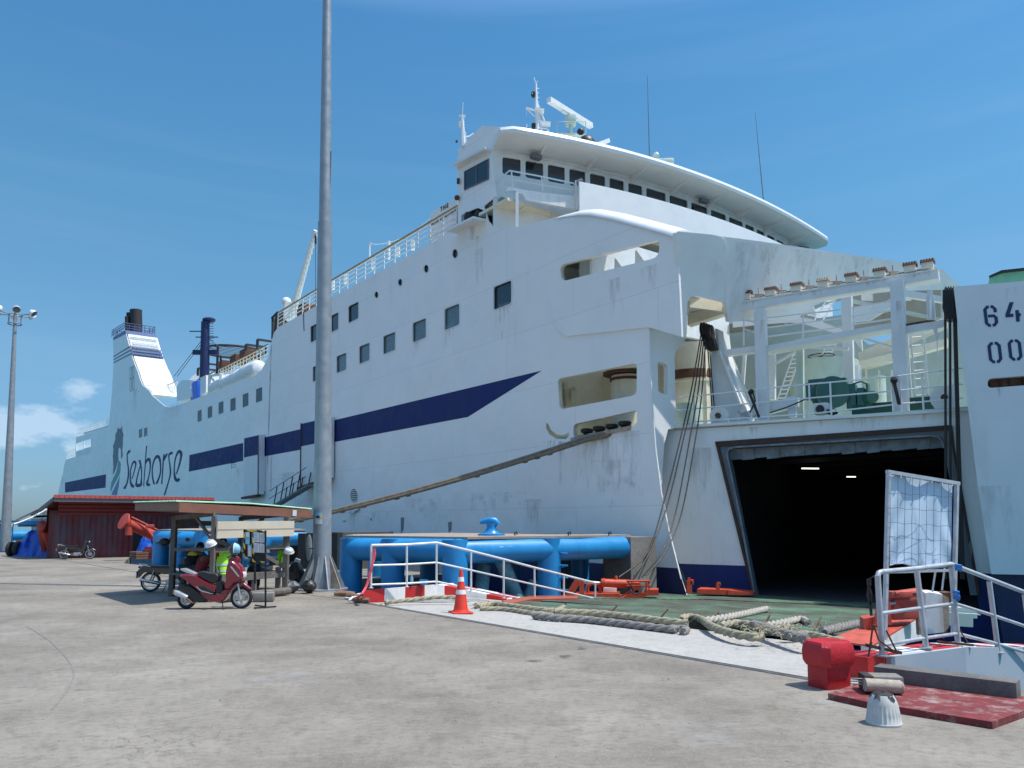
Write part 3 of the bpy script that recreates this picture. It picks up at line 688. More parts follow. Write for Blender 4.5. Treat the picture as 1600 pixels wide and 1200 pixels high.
for a, b in wX: wallseg(mb, prev, a, ZW0, ZW1); prev = b
wallseg(mb, prev, XE, ZW0, ZW1)
for a, b in wX:       # rounded corners of the openings
    for xc, sx in ((a, 1), (b, -1)):
        for zc, sz in ((ZW0, 1), (ZW1, -1)):
            r = .13; pts = [arcP(xc, 0, zc)]+[arcP(xc+sx*r*(1-math.sin(t*PI/8)), 0, zc+sz*r*(1-math.cos(t*PI/8))) for t in range(5)]
            mb.add(pts, [(0, i, i+1) if sx*sz > 0 else (0, i+1, i) for i in range(1, 5)])
bf = fpart(mb, 'bridge_front', M['front'], ang=20)
for a, b in wX:
    mb = MB(); wallseg(mb, a-.02, b+.02, ZW0-.02, ZW1+.02, -.07, .03, 2); fpart(mb, 'bridge_window', M['glass'], smooth=False)
# conduit along the lintel and wiper lamps
mb = MB(); mb.tube([arcP(lerp(X0+.2, XE-.3, i/40), .06, 19.27) for i in range(41)], .03, 5)
for i in range(26): mb.box(arcP(lerp(X0+.4, XE-.5, i/25), .05, 19.27), (.08, .08, .12))
fpart(mb, 'lintel_conduit', M['white_clean'])
for px_, y_ in ((832, 242), (1090, 307), (1247, 388)):
    X = arc_px(px_); p = arcP(X, .45, 19.1); mb = MB(); mb.bbox(p, (.55, .3, .22), .05, .5); mb.beam(p+UP*.1, arcP(X, .1, 19.35), .05); fpart(mb, 'bridge_floodlight', M['steelgrey'])
# roof: soffit, fascia, crown
prof = [(-.1, 19.40), (.9, 19.42), (1.52, 19.46), (1.62, 19.48), (1.66, 19.62), (1.60, 19.78), (1.45, 19.82), (-1.6, 20.05), (-7.0, 20.05), (-7.0, 19.3), (-.1, 19.30), (-.1, 19.40)]
mb = MB(); n = 40; XA = arc_px(771)-.05
rows = []
for i in range(n+1):
    t = i/n; X = lerp(XA, XE+.55, t); k = 1.0
    if i == 0: k = .86
    if i == n: k = .8
    rows.append([arcP(X, o*k, z if k == 1 else lerp(19.5, z, .85)) for o, z in prof])
mb.grid(list(zip(*rows)) if False else [list(r)[::-1] for r in rows])
mb.add(rows[0][:-1], [tuple(range(len(prof)-1))]); mb.add(rows[-1][:-1], [tuple(range(len(prof)-1))[::-1]])
roof = fpart(mb, 'bridge_roof', M['white_clean'], ang=30)
for px_ in (838, 915, 985, 1047, 1103, 1150, 1193, 1232):
    X = arc_px(px_); mb = MB(); mb.prism([arcP(X, 0, 19.42), arcP(X, 1.45, 19.50), arcP(X, 0, 19.02)], V((.05, .03, 0))); fpart(mb, 'soffit_bracket', M['front'], parent=roof, smooth=False)
# rear bulk of the bridge house, so that it is solid
mb = MB(); a = P1.at(716, 300); b = P1.at(771, 300)
for s0, s1 in (((716, 358), (716, 236)),):
    A, B = P1.at(*s0)+INN*.25, P1.at(*s1)+INN*.25
    mb.prism([A, B, B+INN*20, A+INN*20], BOW*.2)
mb.prism([P1.at(716, 236)+INN*.25, P1.at(752.6, 198)+INN*.25, P1.at(752.6, 198)+INN*20, P1.at(716, 236)+INN*20], BOW*.12-UP*.12)
mb.prism([P1.at(752.6, 198.2)+INN*.25, P1.at(790, 199.5)+INN*.25, P1.at(790, 199.5)+INN*5, P1.at(752.6, 198.2)+INN*8], -UP*.12)
fpart(mb, 'bridge_rear', M['hull_far'], smooth=False)
# wing side window, visor above it, dark opening with its ledge
mb = MB(); q = [(725.7, 268.4), (762, 249), (762, 279), (725.7, 295.5)]; mb.pxpoly(P1, [q], .03, .02); wn = fpart(mb, 'wing_window', M['glass'], smooth=False)
mb = MB(); mb.pxpoly(P1, [[(724.7, 268), (763, 247.6), (763, 280), (724.7, 297.2)], q[::-1]], .06, .05); mb.pxpoly(P1, [[(743.2, 259), (744.4, 258.4), (744.4, 287), (743.2, 287.6)]], .05, .045); fpart(mb, 'window_frame', M['steelgrey'], parent=wn, smooth=False)
mb = MB(); a, b = P1.at(716, 259), P1.at(767, 232.5); mb.prism([a, b, b-UP*.12, a-UP*.12], OUT*.35); mb.prism([P1.at(715.5, 261.5), P1.at(768, 235), P1.at(768, 239), P1.at(715.5, 265.5)], OUT*.05); fpart(mb, 'window_visor', M['white'], smooth=False)
mb = MB(); q = [(719.5, 333), (761, 326), (761, 351), (719.5, 360)]; mb.pxpoly(P1, [q], .05, -.8)
for (a_, b_) in ((q[0], q[1]), (q[2], q[3]), (q[0], q[3]), (q[1], q[2])):
    A, B = P1.at(*a_, -.22), P1.at(*b_, -.22); mb.prism([A, B, B+INN*.6, A+INN*.6], V((0, 0, .02)) if abs((A-B).z) < 1.2 else AFT*.02)
fpart(mb, 'lamp_recess', M['black'], smooth=False)
mb = MB(); A, B = P1.at(716, 362), P1.at(760, 342); mb.prism([A, A+OUT*.75-UP*.05, B+OUT*.75-UP*.05, B], -UP*.12); mb.prism([A-UP*.12, lerp(A, B, .55)-UP*.75, lerp(A, B, .55)-UP*.12], OUT*.2); fpart(mb, 'recess_ledge', M['white_clean'], smooth=False)
mb = MB(); mb.sphere(P1.at(738, 340, -.35), .42, 12); mb.sphere(P1.at(752, 338, -.35), .38, 12); fpart(mb, 'searchlight', M['soot'], each=True)
# wing platform with bulwark, rail, underside
W0 = P1.at(793, 292); PW = vplane(W0, 69)
mb = MB(); mb.pxpoly(PW, [[(793, 291.5), (822, 297), (896, 306.5), (898.5, 285), (906, 284.5), (907, 331), (896, 326.5), (822, 311.5), (817, 303), (803, 297.5), (790, 299)]], .15); fpart(mb, 'platform_bulwark', M['front'], smooth=False)
mb = MB(); zfl = PW.at(822, 309).z
a = W0.copy(); a.z = PW.at(800, 300).z-.25; b = a+AFT*2.3; 
mb.prism([a-UP*.02, b-UP*.02, b+INN*5.2-UP*.0, a+INN*5.2], -UP*.15)
for k in range(3):
    c = a+INN*(1.0+1.5*k)-UP*.15; mb.prism([c, c+AFT*2.2, c+AFT*2.2-UP*.55, c-UP*.1], INN*.06)
fpart(mb, 'platform_floor', M['cream'], smooth=False)
mb = MB(); pp = PW.at(808, 320); q_ = PW.at(808, 357); mb.beam(V((pp.x, pp.y, pp.z+.6)), q_, .14); fpart(mb, 'platform_post', M['white_clean'])
mb = MB(); tr = [PW.at(793, 291)+AFT*1.9+UP*.3, PW.at(795, 291.5)+AFT*.25+UP*.75, PW.at(847, 276), PW.at(896, 286.5)]
tr[1] = PW.at(796, 266.5); tr[0] = PW.at(796, 266.5)+AFT*1.5-UP*.25; mb.tube(tr, .04, 6)
tl = [p-UP*.42 for p in tr[1:]]; mb.tube([PW.at(796, 280), PW.at(896, 297)], .025, 5)
for x, y0, y1 in ((799, 267, 292), (846, 276, 300)): mb.tube([PW.at(x, y0), PW.at(x+2, y1)], .035, 6)
fpart(mb, 'platform_railing', M['white_clean'])
mb = MB(); c = PW.at(906, 287, .3); mb.lathe(c, [(.05, -.15), (.2, -.1), (.22, .12), (.2, .14)], 12, Matrix.Rotation(1.3, 3, 'Y')); mb.beam(c, c-UP*.9, .05); fpart(mb, 'deck_lamp', M['steelgrey'])
mb = MB(); mb.beam(PW.at(901, 285, .05), PW.at(902, 330, .05), .5, .18); fpart(mb, 'bulwark_stiffener', M['white_clean'])
# recess beneath the wing, shade painted in as darker cream: back wall and floor
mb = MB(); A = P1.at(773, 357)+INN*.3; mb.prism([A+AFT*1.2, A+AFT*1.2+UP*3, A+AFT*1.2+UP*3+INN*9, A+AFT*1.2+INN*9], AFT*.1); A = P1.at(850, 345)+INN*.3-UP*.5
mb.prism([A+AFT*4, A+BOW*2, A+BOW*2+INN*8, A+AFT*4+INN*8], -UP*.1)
fpart(mb, 'wing_recess', M['cream_shade'], smooth=False)
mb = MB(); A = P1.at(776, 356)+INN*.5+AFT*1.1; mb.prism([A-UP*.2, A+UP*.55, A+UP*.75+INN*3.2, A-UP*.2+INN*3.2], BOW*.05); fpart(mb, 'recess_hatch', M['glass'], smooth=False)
mb = MB(); A = P1.at(774, 308)+INN*.2+BOW*.2; mb.prism([A, A+INN*9, A+INN*9+AFT*1.6, A+AFT*1.6], -UP*.12); fpart(mb, 'recess_ceiling', M['cream_shade'], smooth=False)
# sunlit bulwark that runs round in front of the windows
XS = arc_px(905, 1.6)
mb = MB(); wallseg(mb, XS, XE+.3, 11.0, 17.66, 1.6, .12, 26); fpart(mb, 'bridge_bulwark', M['white_clean'], ang=20)
mb = MB(); mb.tube([arcP(lerp(XS, XE+.4, i/26), 1.54, 17.66) for i in range(27)], .06, 6); fpart(mb, 'bulwark_cap', M['white_clean'])
# ---- nose block: raised side panel, rounded top edge, sloping lid, front faces
nose = [(904, 333), (925, 332), (960, 338), (1000, 348.5), (1040, 359.5), (1056, 365.5), (1059, 400), (1062, 460), (1065, 526), (1014, 511), (885, 525.5), (874, 518), (866, 504), (860, 478), (857, 440), (857, 400), (862, 365), (880, 342)]
mb = MB(); mb.pxpoly(P1, [nose, slotU[::-1]], .09, .07); fpart(mb, 'nose_side_panel', M['hull'], smooth=False)
edge = [P1.at(x, y) for x, y in ((862, 341.5), (880, 337.5), (907, 332.5), (925, 332), (960, 338.5), (1000, 349), (1040, 360), (1057, 365.5))]
rows = []
R_ = .42
for k in range(9):
    a = k/8*PI/2; rows.append([p+OUT*.14*min(1, i_/2)-OUT*R_*2.2*(1-math.cos(a))*min(1, .3+i_*.35)+UP*(R_*math.sin(a)-R_*.35)*min(1, .15+i_*.4) for i_, p in enumerate(edge)])
rows.append([p+INN*1.3+UP*.15 for p in edge]); rows.append([p+INN*1.35-UP*.5 for p in edge]); mb = MB(); mb.grid(rows[::-1]); mb.add([r[-1] for r in rows], [tuple(range(len(rows)))]); mb.grid([[q-UP*.12+INN*.1 for q in r] for r in rows]); fpart(mb, 'nose_lid', M['white_clean'], ang=60)
D0 = P1.at(1057, 440)
def tilt(p0, ang, t):
    pl = vplane(p0, ang); n = (pl.n-UP*t).normalized(); return Plane(p0, n)
PB = tilt(D0, 66, .33); PC = tilt(PB.at(1134, 440), 70, .30)
mb = MB(); fb = [(1056.5, 364), (1059, 361.5), (1112, 366.5), (1126, 369.5), (1132, 375), (1136, 392), (1136, 430), (1134.5, 473.5), (1087, 462), (1079, 464.5), (1074, 473), (1073, 523.5), (1066, 527), (1062, 460)]
mb.pxpoly(PB, [fb], .2); fpart(mb, 'nose_front', M['front'], smooth=False)
mb = MB(); mb.pxpoly(PC, [[(1126, 369), (1180, 376), (1250, 386), (1360, 402.5), (1470, 419), (1500, 446), (1500, 452), (1400, 455), (1300, 466), (1268, 480), (1245, 499), (1139, 503), (1133.5, 474), (1136, 430), (1135, 392)]], .2); fpart(mb, 'bow_bulwark', M['front'], smooth=False)
mb = MB()
for x in (1180, 1240, 1300, 1360, 1420):
    mb.pxpoly(PC, [[(x, 378+(x-1135)*.15), (x+3, 378.5+(x-1135)*.15), (x+4, 470), (x+1, 470)]], .5, -.21)
fpart(mb, 'bulwark_rib', M['front'], smooth=False, each=True)
# lower front face A with its slot
PA = Plane(C0, BOW)
slA = roundpoly([(1027.5, 564), (1043.5, 570), (1043.5, 618), (1028.5, 612)], 4)
mb = MB(); fa = [(1014.5, 511), (1072, 522.5), (1070, 533), (1064, 540), (1058, 546), (1055, 552), (1054, 562), (1056.5, 667), (1044, 671), (1038, 695), (1035, 735), (1034, 772), (1031, 760), (1024, 700), (1018, 620), (1016, 570)]
mb.pxpoly(PA, [fa, slA[::-1]], .2); fpart(mb, 'bow_corner_plate', M['front'], smooth=False)
mb = MB()
for o in (0, .25): mb.pxpoly(PA, [[(1014, 510), (1073, 521.5), (1073, 523.5), (1014, 512.5)]], .12, .08+o*.01)
mb.tube([P1.at(x, y, .03) for x, y in ((1014.5, 513), (1016, 570), (1018, 620), (1024, 700), (1033, 770), (1045, 830), (1064, 905))], .018, 6)
fpart(mb, 'bow_edge_trim', M['white_clean'])

# ---- bow door front, square to P2
doorO = [(1118, 691), (1484, 666), (1489, 700), (1531, 955), (1184, 965)]
SHX = 1700
mb = MB()
top = [(1028, 674), (1057, 667), (1180, 660), (1480, 642), (SHX, 628)]
lowz = .5
def p2z(px, y, z):  # point of P2 in column px (sloping with the photo) at height z
    p = P2.at(px, y); return V((p.x, p.y, z))
loopW = [P2.at(*q) for q in top]+[p2z(SHX, 900, lowz)]
# right of the door, the door outline, left of the door
yb = 879
dl, drr = P2.at(1118, 691), P2.at(1484, 666)
bl, br = P2.at(1184, 965), P2.at(1531, 955)
def onedge(a, b, z): return lerp(a, b, (a.z-z)/(a.z-b.z))
eL = onedge(dl, bl, lowz); eR = onedge(drr, br, lowz)
left = P2.at(1061.5, 880); left.z = lowz
mb.poly(P2, [loopW+[eR, P2.at(1489, 700), drr, dl, eL, left, P2.at(1030, 800), P2.at(1014, 740)]], .25)
bowp = fpart(mb, 'bow_front', M['front'], smooth=False)
mb = MB()
zk = -3.6
blk, brk = bl.copy(), br.copy()
mb.poly(P2, [[left+V((-.02, .01, 0)), eL, bl, V((bl.x, bl.y, zk)), V((left.x+1.5, left.y-1.0, zk))]], .25)
mb.poly(P2, [[eR, p2z(SHX, 900, lowz), p2z(SHX, 900, zk), V((br.x, br.y, zk)), br]], .25)
mb.poly(P2, [[bl-UP*.02, br-UP*.02, V((br.x, br.y, zk)), V((bl.x, bl.y, zk))]], .25)
fpart(mb, 'bow_boot_topping', M['navy'], smooth=False)
# deck edge lip and door frame
mb = MB(); mb.beam(P2.at(1046, 670, .08), P2.at(1056, 667, .08), .35, .12); mb.beam(P2.at(1056, 667.5, .03), P2.at(SHX, 629, .03), .22, .09); fpart(mb, 'deck_edge', M['white'], smooth=False)
mb = MB()
def strip(mb, a, b, c, d, th=.1, off=.06): mb.pxpoly(P2, [[a, b, c, d]], th, off)
strip(mb, (1117, 690), (1486, 664), (1486, 671), (1119, 698))
strip(mb, (1117, 690), (1121, 690), (1180, 930), (1176, 932))
strip(mb, (1483, 665), (1488, 665), (1492, 700), (1488, 700)); strip(mb, (1488, 700), (1492, 700), (1532, 930), (1527, 930))
fpart(mb, 'door_seal', M['sealc'], smooth=False)
mb = MB()
mb.pxpoly(P2, [[(1121, 697), (1484, 671), (1529, 930), (1516, 930), (1475, 700), (1472, 690), (1468, 683.5), (1460, 681), (1150, 698.5), (1139, 701), (1136, 706), (1137, 716), (1178, 928), (1179, 932), (1176, 930)]], .5, -.02)
fpart(mb, 'door_frame', M['steelgrey'], smooth=False)
mb = MB(); mb.tube([P2.at(x, y, .03) for x, y in ((1179, 930), (1157, 810), (1137, 716), (1136, 706), (1140, 701), (1150, 698.5), (1300, 690), (1455, 681), (1466, 683), (1472, 689), (1475, 700))], .04, 6); fpart(mb, 'door_rim', M['flap'])
for k in range(17):
    x0 = 1139+k*19.6; x1 = x0+19.9; t0, t1 = 702-(x0-1139)*.057, 702-(x1-1139)*.057; hh = 16 + random.uniform(-1, 1.5)
    mb = MB(); o_ = -.28+.03*(k % 2)
    mb.pxpoly(P2, [[(x0, t0), (min(x1, 1474), t1), (min(x1, 1474)+.3, t1+hh), (x0+.3, t0+hh+random.uniform(0, 1.5))]], .02, o_+random.uniform(-.01, .01)); fpart(mb, 'door_flap', M['flap'], smooth=False)
# cargo deck inside
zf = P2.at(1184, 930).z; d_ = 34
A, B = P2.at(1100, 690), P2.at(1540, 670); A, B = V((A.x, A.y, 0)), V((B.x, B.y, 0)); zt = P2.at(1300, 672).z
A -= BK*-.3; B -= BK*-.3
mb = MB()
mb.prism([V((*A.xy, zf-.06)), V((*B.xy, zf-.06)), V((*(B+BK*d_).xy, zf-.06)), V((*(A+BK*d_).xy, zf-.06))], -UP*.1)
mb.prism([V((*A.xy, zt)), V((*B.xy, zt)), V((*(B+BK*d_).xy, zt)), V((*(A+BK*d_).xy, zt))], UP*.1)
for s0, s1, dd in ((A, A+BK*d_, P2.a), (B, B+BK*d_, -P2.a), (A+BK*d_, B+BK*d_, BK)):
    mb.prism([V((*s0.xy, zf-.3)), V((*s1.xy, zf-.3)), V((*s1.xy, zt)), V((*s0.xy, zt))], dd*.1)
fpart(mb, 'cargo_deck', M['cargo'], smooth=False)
mb = MB()
for k in range(9):
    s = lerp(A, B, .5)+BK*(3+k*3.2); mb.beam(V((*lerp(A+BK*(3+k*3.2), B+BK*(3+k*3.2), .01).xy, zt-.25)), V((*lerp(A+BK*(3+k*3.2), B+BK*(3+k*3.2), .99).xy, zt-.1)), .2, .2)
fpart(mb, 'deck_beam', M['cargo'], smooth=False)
for x, y, YY, w_ in ((1266, 732, 34, .8), (1228, 748, 40, .8), (1159, 768, 31, .14), (1330, 745, 41, .5), (1410, 757, 52, .5)):
    p = atY(x, y, YY); mb = MB(); mb.bbox(p, (w_, .08, .05), .01, .15); fpart(mb, 'cargo_lamp', M['lamp'])
# ---- raised panel with the stencilled figures, to the right of the door
P3 = Plane(Q0+P2.n*1.3, P2.n)
mb = MB(); slR = roundpoly([(1543, 591.5), (1720, 578), (1720, 593), (1543, 606.5)], 7)
mb.pxpoly(P3, [[(1490, 448), (1700, 431), (1800, 424), (1800, 902), (1549, 897), (1528, 760), (1508, 600), (1499, 530)], slR[::-1]], .2); side = fpart(mb, 'bow_wing_panel', M['hull_far'], smooth=False)
mb = MB()
E_ = [(1490, 448), (1499, 530), (1508, 600), (1528, 760), (1549, 897)]
mb.grid([[P3.at(x, y, -.002) for x, y in E_], [P3.at(x, y)+BK*1.35 for x, y in E_]][::-1]); 
T_ = [(1490, 448), (1700, 431), (1800, 424)]; mb.grid([[P3.at(x, y, -.01) for x, y in T_], [P3.at(x, y)+BK*2.2 for x, y in T_]])
B_ = [(1549, 897), (1800, 902)]; mb.grid([[P3.at(x, y, -.01) for x, y in B_], [P3.at(x, y)+BK*1.35 for x, y in B_]][::-1])
fpart(mb, 'bow_wing_return', M['white'], smooth=False)
mb = MB(); mb.pxpoly(P3, [[(1541, 589), (1722, 575), (1722, 596), (1541, 609)]], .05, -.5)
for x in (1557, 1585, 1612): mb.beam(P3.at(x, 592, -.3), P3.at(x, 606, -.3), .1, .3)
mb.lathe(P3.at(1571, 600, -.35), [(.16, -.2), (.16, .2)], 12); fpart(mb, 'fairlead_slot', M['rust'], smooth=False)
mb = MB(); mb.pxpoly(P3, [[(1549, 897), (1800, 902), (1830, 1100), (1585, 1100)]], .2, -.25); fpart(mb, 'wing_boot_topping', M['navy_boot'], smooth=False)
# stencil figures 64 / 00 as bars with the stencil gaps
def gl(o, s, polys, name='stencil_figure'):
    mb = MB()
    for pl_ in polys: mb.pxpoly(P3, [[(o[0]+u*s[0]+v*s[2], o[1]+v*s[1]+u*s[3]) for u, v in pl_]], .006, .012)
    fpart(mb, name, M['letter'], smooth=False)
zero = [[(.44, 0), (.25, 0), (0, .17), (0, .83), (.25, 1), (.44, 1), (.44, .87), (.34, .87), (.25, .79), (.25, .21), (.34, .13), (.44, .13)],
        [(.56, 0), (.75, 0), (1, .17), (1, .83), (.75, 1), (.56, 1), (.56, .87), (.66, .87), (.75, .79), (.75, .21), (.66, .13), (.56, .13)]]
six = [[(.44, 0), (.25, 0), (0, .17), (0, .83), (.25, 1), (.44, 1), (.44, .87), (.34, .87), (.25, .79), (.25, .21), (.34, .13), (.44, .13)],
       [(.56, 0), (.75, 0), (1, .17), (1, .34), (.75, .34), (.75, .21), (.66, .13), (.56, .13)],
       [(.3, .43), (.78, .43), (1, .58), (1, .83), (.75, 1), (.56, 1), (.56, .87), (.66, .87), (.75, .79), (.75, .62), (.68, .56), (.3, .56)]]
four = [[(.35, 0), (.62, 0), (.30, .58), (.52, .58), (.52, .74), (0, .74), (0, .60)], [(.66, .42), (.9, .42), (.9, .58), (1.0, .58), (1.0, .74), (.9, .74), (.9, 1), (.66, 1)]]
gl((1535.5, 478), (21, 33, 4, -1.5), six); gl((1569, 473), (24, 31, 3, -2), four)
gl((1542, 535), (21, 33, 4, -1.5), zero); gl((1573.5, 531), (21, 33, 4, -1.5), zero); gl((1606, 471), (24, 31, 3, -2), four); gl((1606, 527), (21, 33, 4, -1.5), zero)
# canvas covered machine above the panel
mb = MB(); c0 = [P3.at(x, y, -1.6) for x, y in ((1544, 443), (1548, 430), (1566, 424), (1640, 416), (1640, 440))]; mb.prism(c0, BK*3); fpart(mb, 'canvas_cover', M['canvas_green'], smooth=False)
mb = MB(); c0 = [P3.at(x, y, -1.5) for x, y in ((1545, 431), (1565, 422), (1640, 414), (1640, 417.5), (1566, 425.5), (1547, 433))]; mb.prism(c0, BK*3.2); fpart(mb, 'canvas_cover_top', M['black'], smooth=False)
# ---- mooring deck and gantry behind the bow door
ZD = P2.at(1100, 664.5).z
mb = MB(); A = V((*P2.at(1040, 670).xy, 0)); B = V((*P2.at(SHX, 630).xy, 0))
mb.prism([V((*A.xy, ZD)), V((*B.xy, ZD)), V((*(B+BK*16).xy, ZD)), V((*(A+BK*16).xy, ZD))], -UP*.12)
mb.prism([p+UP*0 for p in [V((*(C0+INN*.3+AFT*.2).xy, ZD)), V((*(C0+INN*.3+AFT*9).xy, ZD)), V((*(C0+INN*9+AFT*9).xy, ZD)), V((*(C0+INN*9+AFT*.2).xy, ZD))]], -UP*.1)
fpart(mb, 'mooring_deck', M['mint'], smooth=False)
def P2o(d): return Plane(Q0+BK*d, P2.n)
G1, G2, G3, G4 = P2o(.6), P2o(3.0), P2o(6.5), P2o(11)
def bars(pl, items, name, m, parent=None, smooth=False):
    mb = MB()
    for x0, y0, x1, y1, w, d in items:
        a, b = pl.at(x0, y0), pl.at(x1, y1); mb.beam(a, b, w, d, up=pl.n)
    return fpart(mb, name, m, parent=parent, smooth=smooth)
# beam(): w is across the beam in the plane, d along the normal
def colm(x0, y0, x1, y1, w, d, pl=G1, name='gantry_column', m='white'):
    mb = MB(); a, b = pl.at(x0, y0), pl.at(x1, y1); b = V((a.x+(b.x-a.x), a.y+(b.y-a.y), b.z))
    mb.beam(a, b, w, d, up=pl.n); return fpart(mb, name, M[m], smooth=False)
colm(1188, 484, 1193, 658, .37, .35); colm(1402, 440, 1409.5, 645, .40, .4); colm(1323, 455, 1328, 640, .34, .3, G2); colm(1250, 530, 1251, 655, .24, .24, P2o(1.8), m='mint')
mb = MB(); mb.pxpoly(G1, [[(1139.8, 475.3), (1465, 421), (1467, 435), (1139.8, 487.5)]], .5, .02); fpart(mb, 'gantry_beam', M['white'], smooth=False)
mb = MB(); mb.pxpoly(G1, [[(1139.8, 473.5), (1466, 419.3), (1466, 421.5), (1139.8, 475.6)]], .62, .05); fpart(mb, 'gantry_top_flange', M['white'], smooth=False)
mb = MB(); mb.pxpoly(P2o(1.2), [[(1139.8, 476), (1139.8, 487.5), (1074, 508), (1074, 490)]], .4); mb.beam(PB.at(1076, 470, -.5), PB.at(1140, 478, -.5), .12, .5); fpart(mb, 'arch_strut', M['cream'], smooth=False)
mb = MB(); mb.pxpoly(G1, [[(1193, 541), (1336, 514), (1396, 503.5), (1396, 512.5), (1336, 523), (1193, 549)]], .8); mb.pxpoly(G1, [[(1411, 510), (1475, 499.5), (1475, 511), (1411, 522)]], .5); mb.pxpoly(G1, [[(1133, 546.5), (1182, 540), (1182, 549), (1133, 555)]], .4)
wk = fpart(mb, 'gantry_walkway', M['white'], smooth=False)
mb = MB(); mb.pxpoly(G1, [[(1411, 506.5), (1460, 498.5), (1460, 502.5), (1411, 510.5)]], .3, -.05); fpart(mb, 'rusty_grating', M['rust'], parent=wk, smooth=False)
mb = MB()
for (x0, y0, x1, y1) in ((1162, 500, 1182, 504), (1197, 497, 1315, 484), (1331, 481, 1396, 470), (1162, 514, 1182, 520), (1197, 512, 1315, 497), (1331, 495, 1396, 485), (1197, 526, 1315, 511), (1331, 507, 1396, 498), (1162, 500, 1162, 540), (1255, 491, 1255, 531), (1333, 480, 1333, 514), (1411, 465, 1412, 508)):
    mb.tube([G1.at(x0, y0, -.2), G1.at(x1, y1, -.2)], .028, 5)
fpart(mb, 'walkway_railing', M['white_clean'])
# louvred boxes and fittings along the top beam
for k, (x, y) in enumerate(((310, 190), (363, 180), (471, 163), (586, 143), (705, 125), (830, 102), (957, 80), (1092, 55), (1170, 42))):
    px_, py_ = 1040+x/2.857, 400+y/2.857
    c = G1.at(px_, py_+1, -.15); R = Matrix.Rotation(math.atan2(P2.a.y, P2.a.x), 3, 'Z')
    mb = MB(); mb.bbox(c-UP*.02, (.34, .34, .22), .015, R=R); bx = fpart(mb, 'vent_box', M['cream'])
    mb = MB(); mb.prism([c+R@V((-.2, -.22, .09)), c+R@V((.2, -.22, .09)), c+R@V((.2, -.1, .20)), c+R@V((-.2, -.1, .20))], R@V((0, .44, 0)))
    for j in range(5): mb.box(c+R@V((-.16+.08*j, 0, .17)), (.03, .42, .03), R=R)
    fpart(mb, 'vent_lid', M['rust'] if k != 4 else M['rustlight'], parent=bx, smooth=False)
for x, y in ((415, 172), (517, 155), (641, 135), (764, 115), (885, 95), (1015, 72)):
    mb = MB(); c = G1.at(1040+x/2.857, 400+(y+6)/2.857, -.1); mb.box(c, (.2, .12, .1)); mb.box(c+UP*.05, (.36, .05, .03)); mb.tube([c, c+UP*.28], .016, 5); mb.sphere(c+UP*.15, .03, 6); fpart(mb, 'beam_fitting', M['rustlight'])
mb = MB(); mb.tube([G1.at(1146, 470, -.1), G1.at(1460, 418, -.1)], .03, 5); fpart(mb, 'beam_pipe', M['rustlight'])
# front railing of the mooring deck
RT = [(1056, 622), (1180, 608.5), (1262, 600.5), (1392, 589), (1505, 575)]; RM = [(1057, 641.5), (1180, 629.5), (1299, 619), (1407, 610), (1505, 600)]; RL = [(1057, 661), (1180, 652), (1264, 647), (1407, 631), (1505, 622)]
mb = MB()
for ln in (RT, RM, RL): mb.tube([P2.at(x, y, -.12) for x, y in ln], .025, 6)
for x in (1084, 1173, 1182, 1264, 1297, 1393, 1406, 1440, 1490):
    yt = [RT[i][1]+(RT[i+1][1]-RT[i][1])*(x-RT[i][0])/(RT[i+1][0]-RT[i][0]) for i in range(4) if RT[i][0] <= x <= RT[i+1][0]][0]
    a = P2.at(x, yt, -.12); mb.tube([a, V((a.x, a.y, ZD))], .032, 6)
fpart(mb, 'mooring_deck_railing', M['white_clean'])
# hoist arm on the left with its sheaves
H1 = P2o(1.1)
mb = MB(); mb.pxpoly(H1, [[(1117, 513), (1122, 514), (1124, 549), (1156, 632), (1152, 662), (1111, 664), (1111, 549), (1119, 545)]], .12); mb.pxpoly(H1, [[(1121, 514), (1130, 518), (1134, 551), (1170, 650), (1170, 660), (1157, 660), (1154, 628), (1124, 549)]], .7, .1); arm = fpart(mb, 'hoist_arm', M['white'], smooth=False)
mb = MB(); mb.pxpoly(H1, [[(1122.6, 548), (1125.5, 548), (1158, 632), (1155, 634)]], .2, .3); mb.tube([H1.at(1136, 556, -.6), H1.at(1168, 632, -.6)], .03, 5); mb.tube([H1.at(1143, 556, -.6), H1.at(1175, 632, -.6)], .03, 5)
for k in range(9): mb.tube([H1.at(1137+k*3.7, 560+k*8, -.6), H1.at(1144+k*3.7, 560+k*8, -.6)], .02, 4)
fpart(mb, 'arm_ladder', M['white_clean'], parent=arm)
def sheave(c, r, w, axis, m, name='sheave', parent=None):
    z = V(axis).normalized(); x = z.orthogonal().normalized(); y = z.cross(x); R = Matrix((x, y, z)).transposed()
    mb = MB(); mb.lathe(c, [(r*.3, -w/2-.03), (r*.3, -w/2), (r, -w/2), (r*.86, -w*.12), (r*.86, w*.12), (r, w/2), (r*.3, w/2), (r*.3, w/2+.03)], 20, R); return fpart(mb, name, m, parent=parent, ang=30)
for k in range(4):
    sheave(H1.at(1099+k*4, 516+k*1.5, .25), .30, .10, P2.a, M['soot'], parent=arm)
mb = MB(); mb.pxpoly(H1, [[(1094, 508), (1104, 505.5), (1112, 509), (1113, 522), (1119, 545), (1107, 547.5), (1101, 533), (1094, 524)]], .25, .3)
for k in range(6):
    x = 1096+k*3.1; mb.tube([H1.at(x, 508, .35), H1.at(x, 522, .36), H1.at(x+7, 546, .34)], .035, 6)
fpart(mb, 'cable_guard', M['soot'], parent=arm)
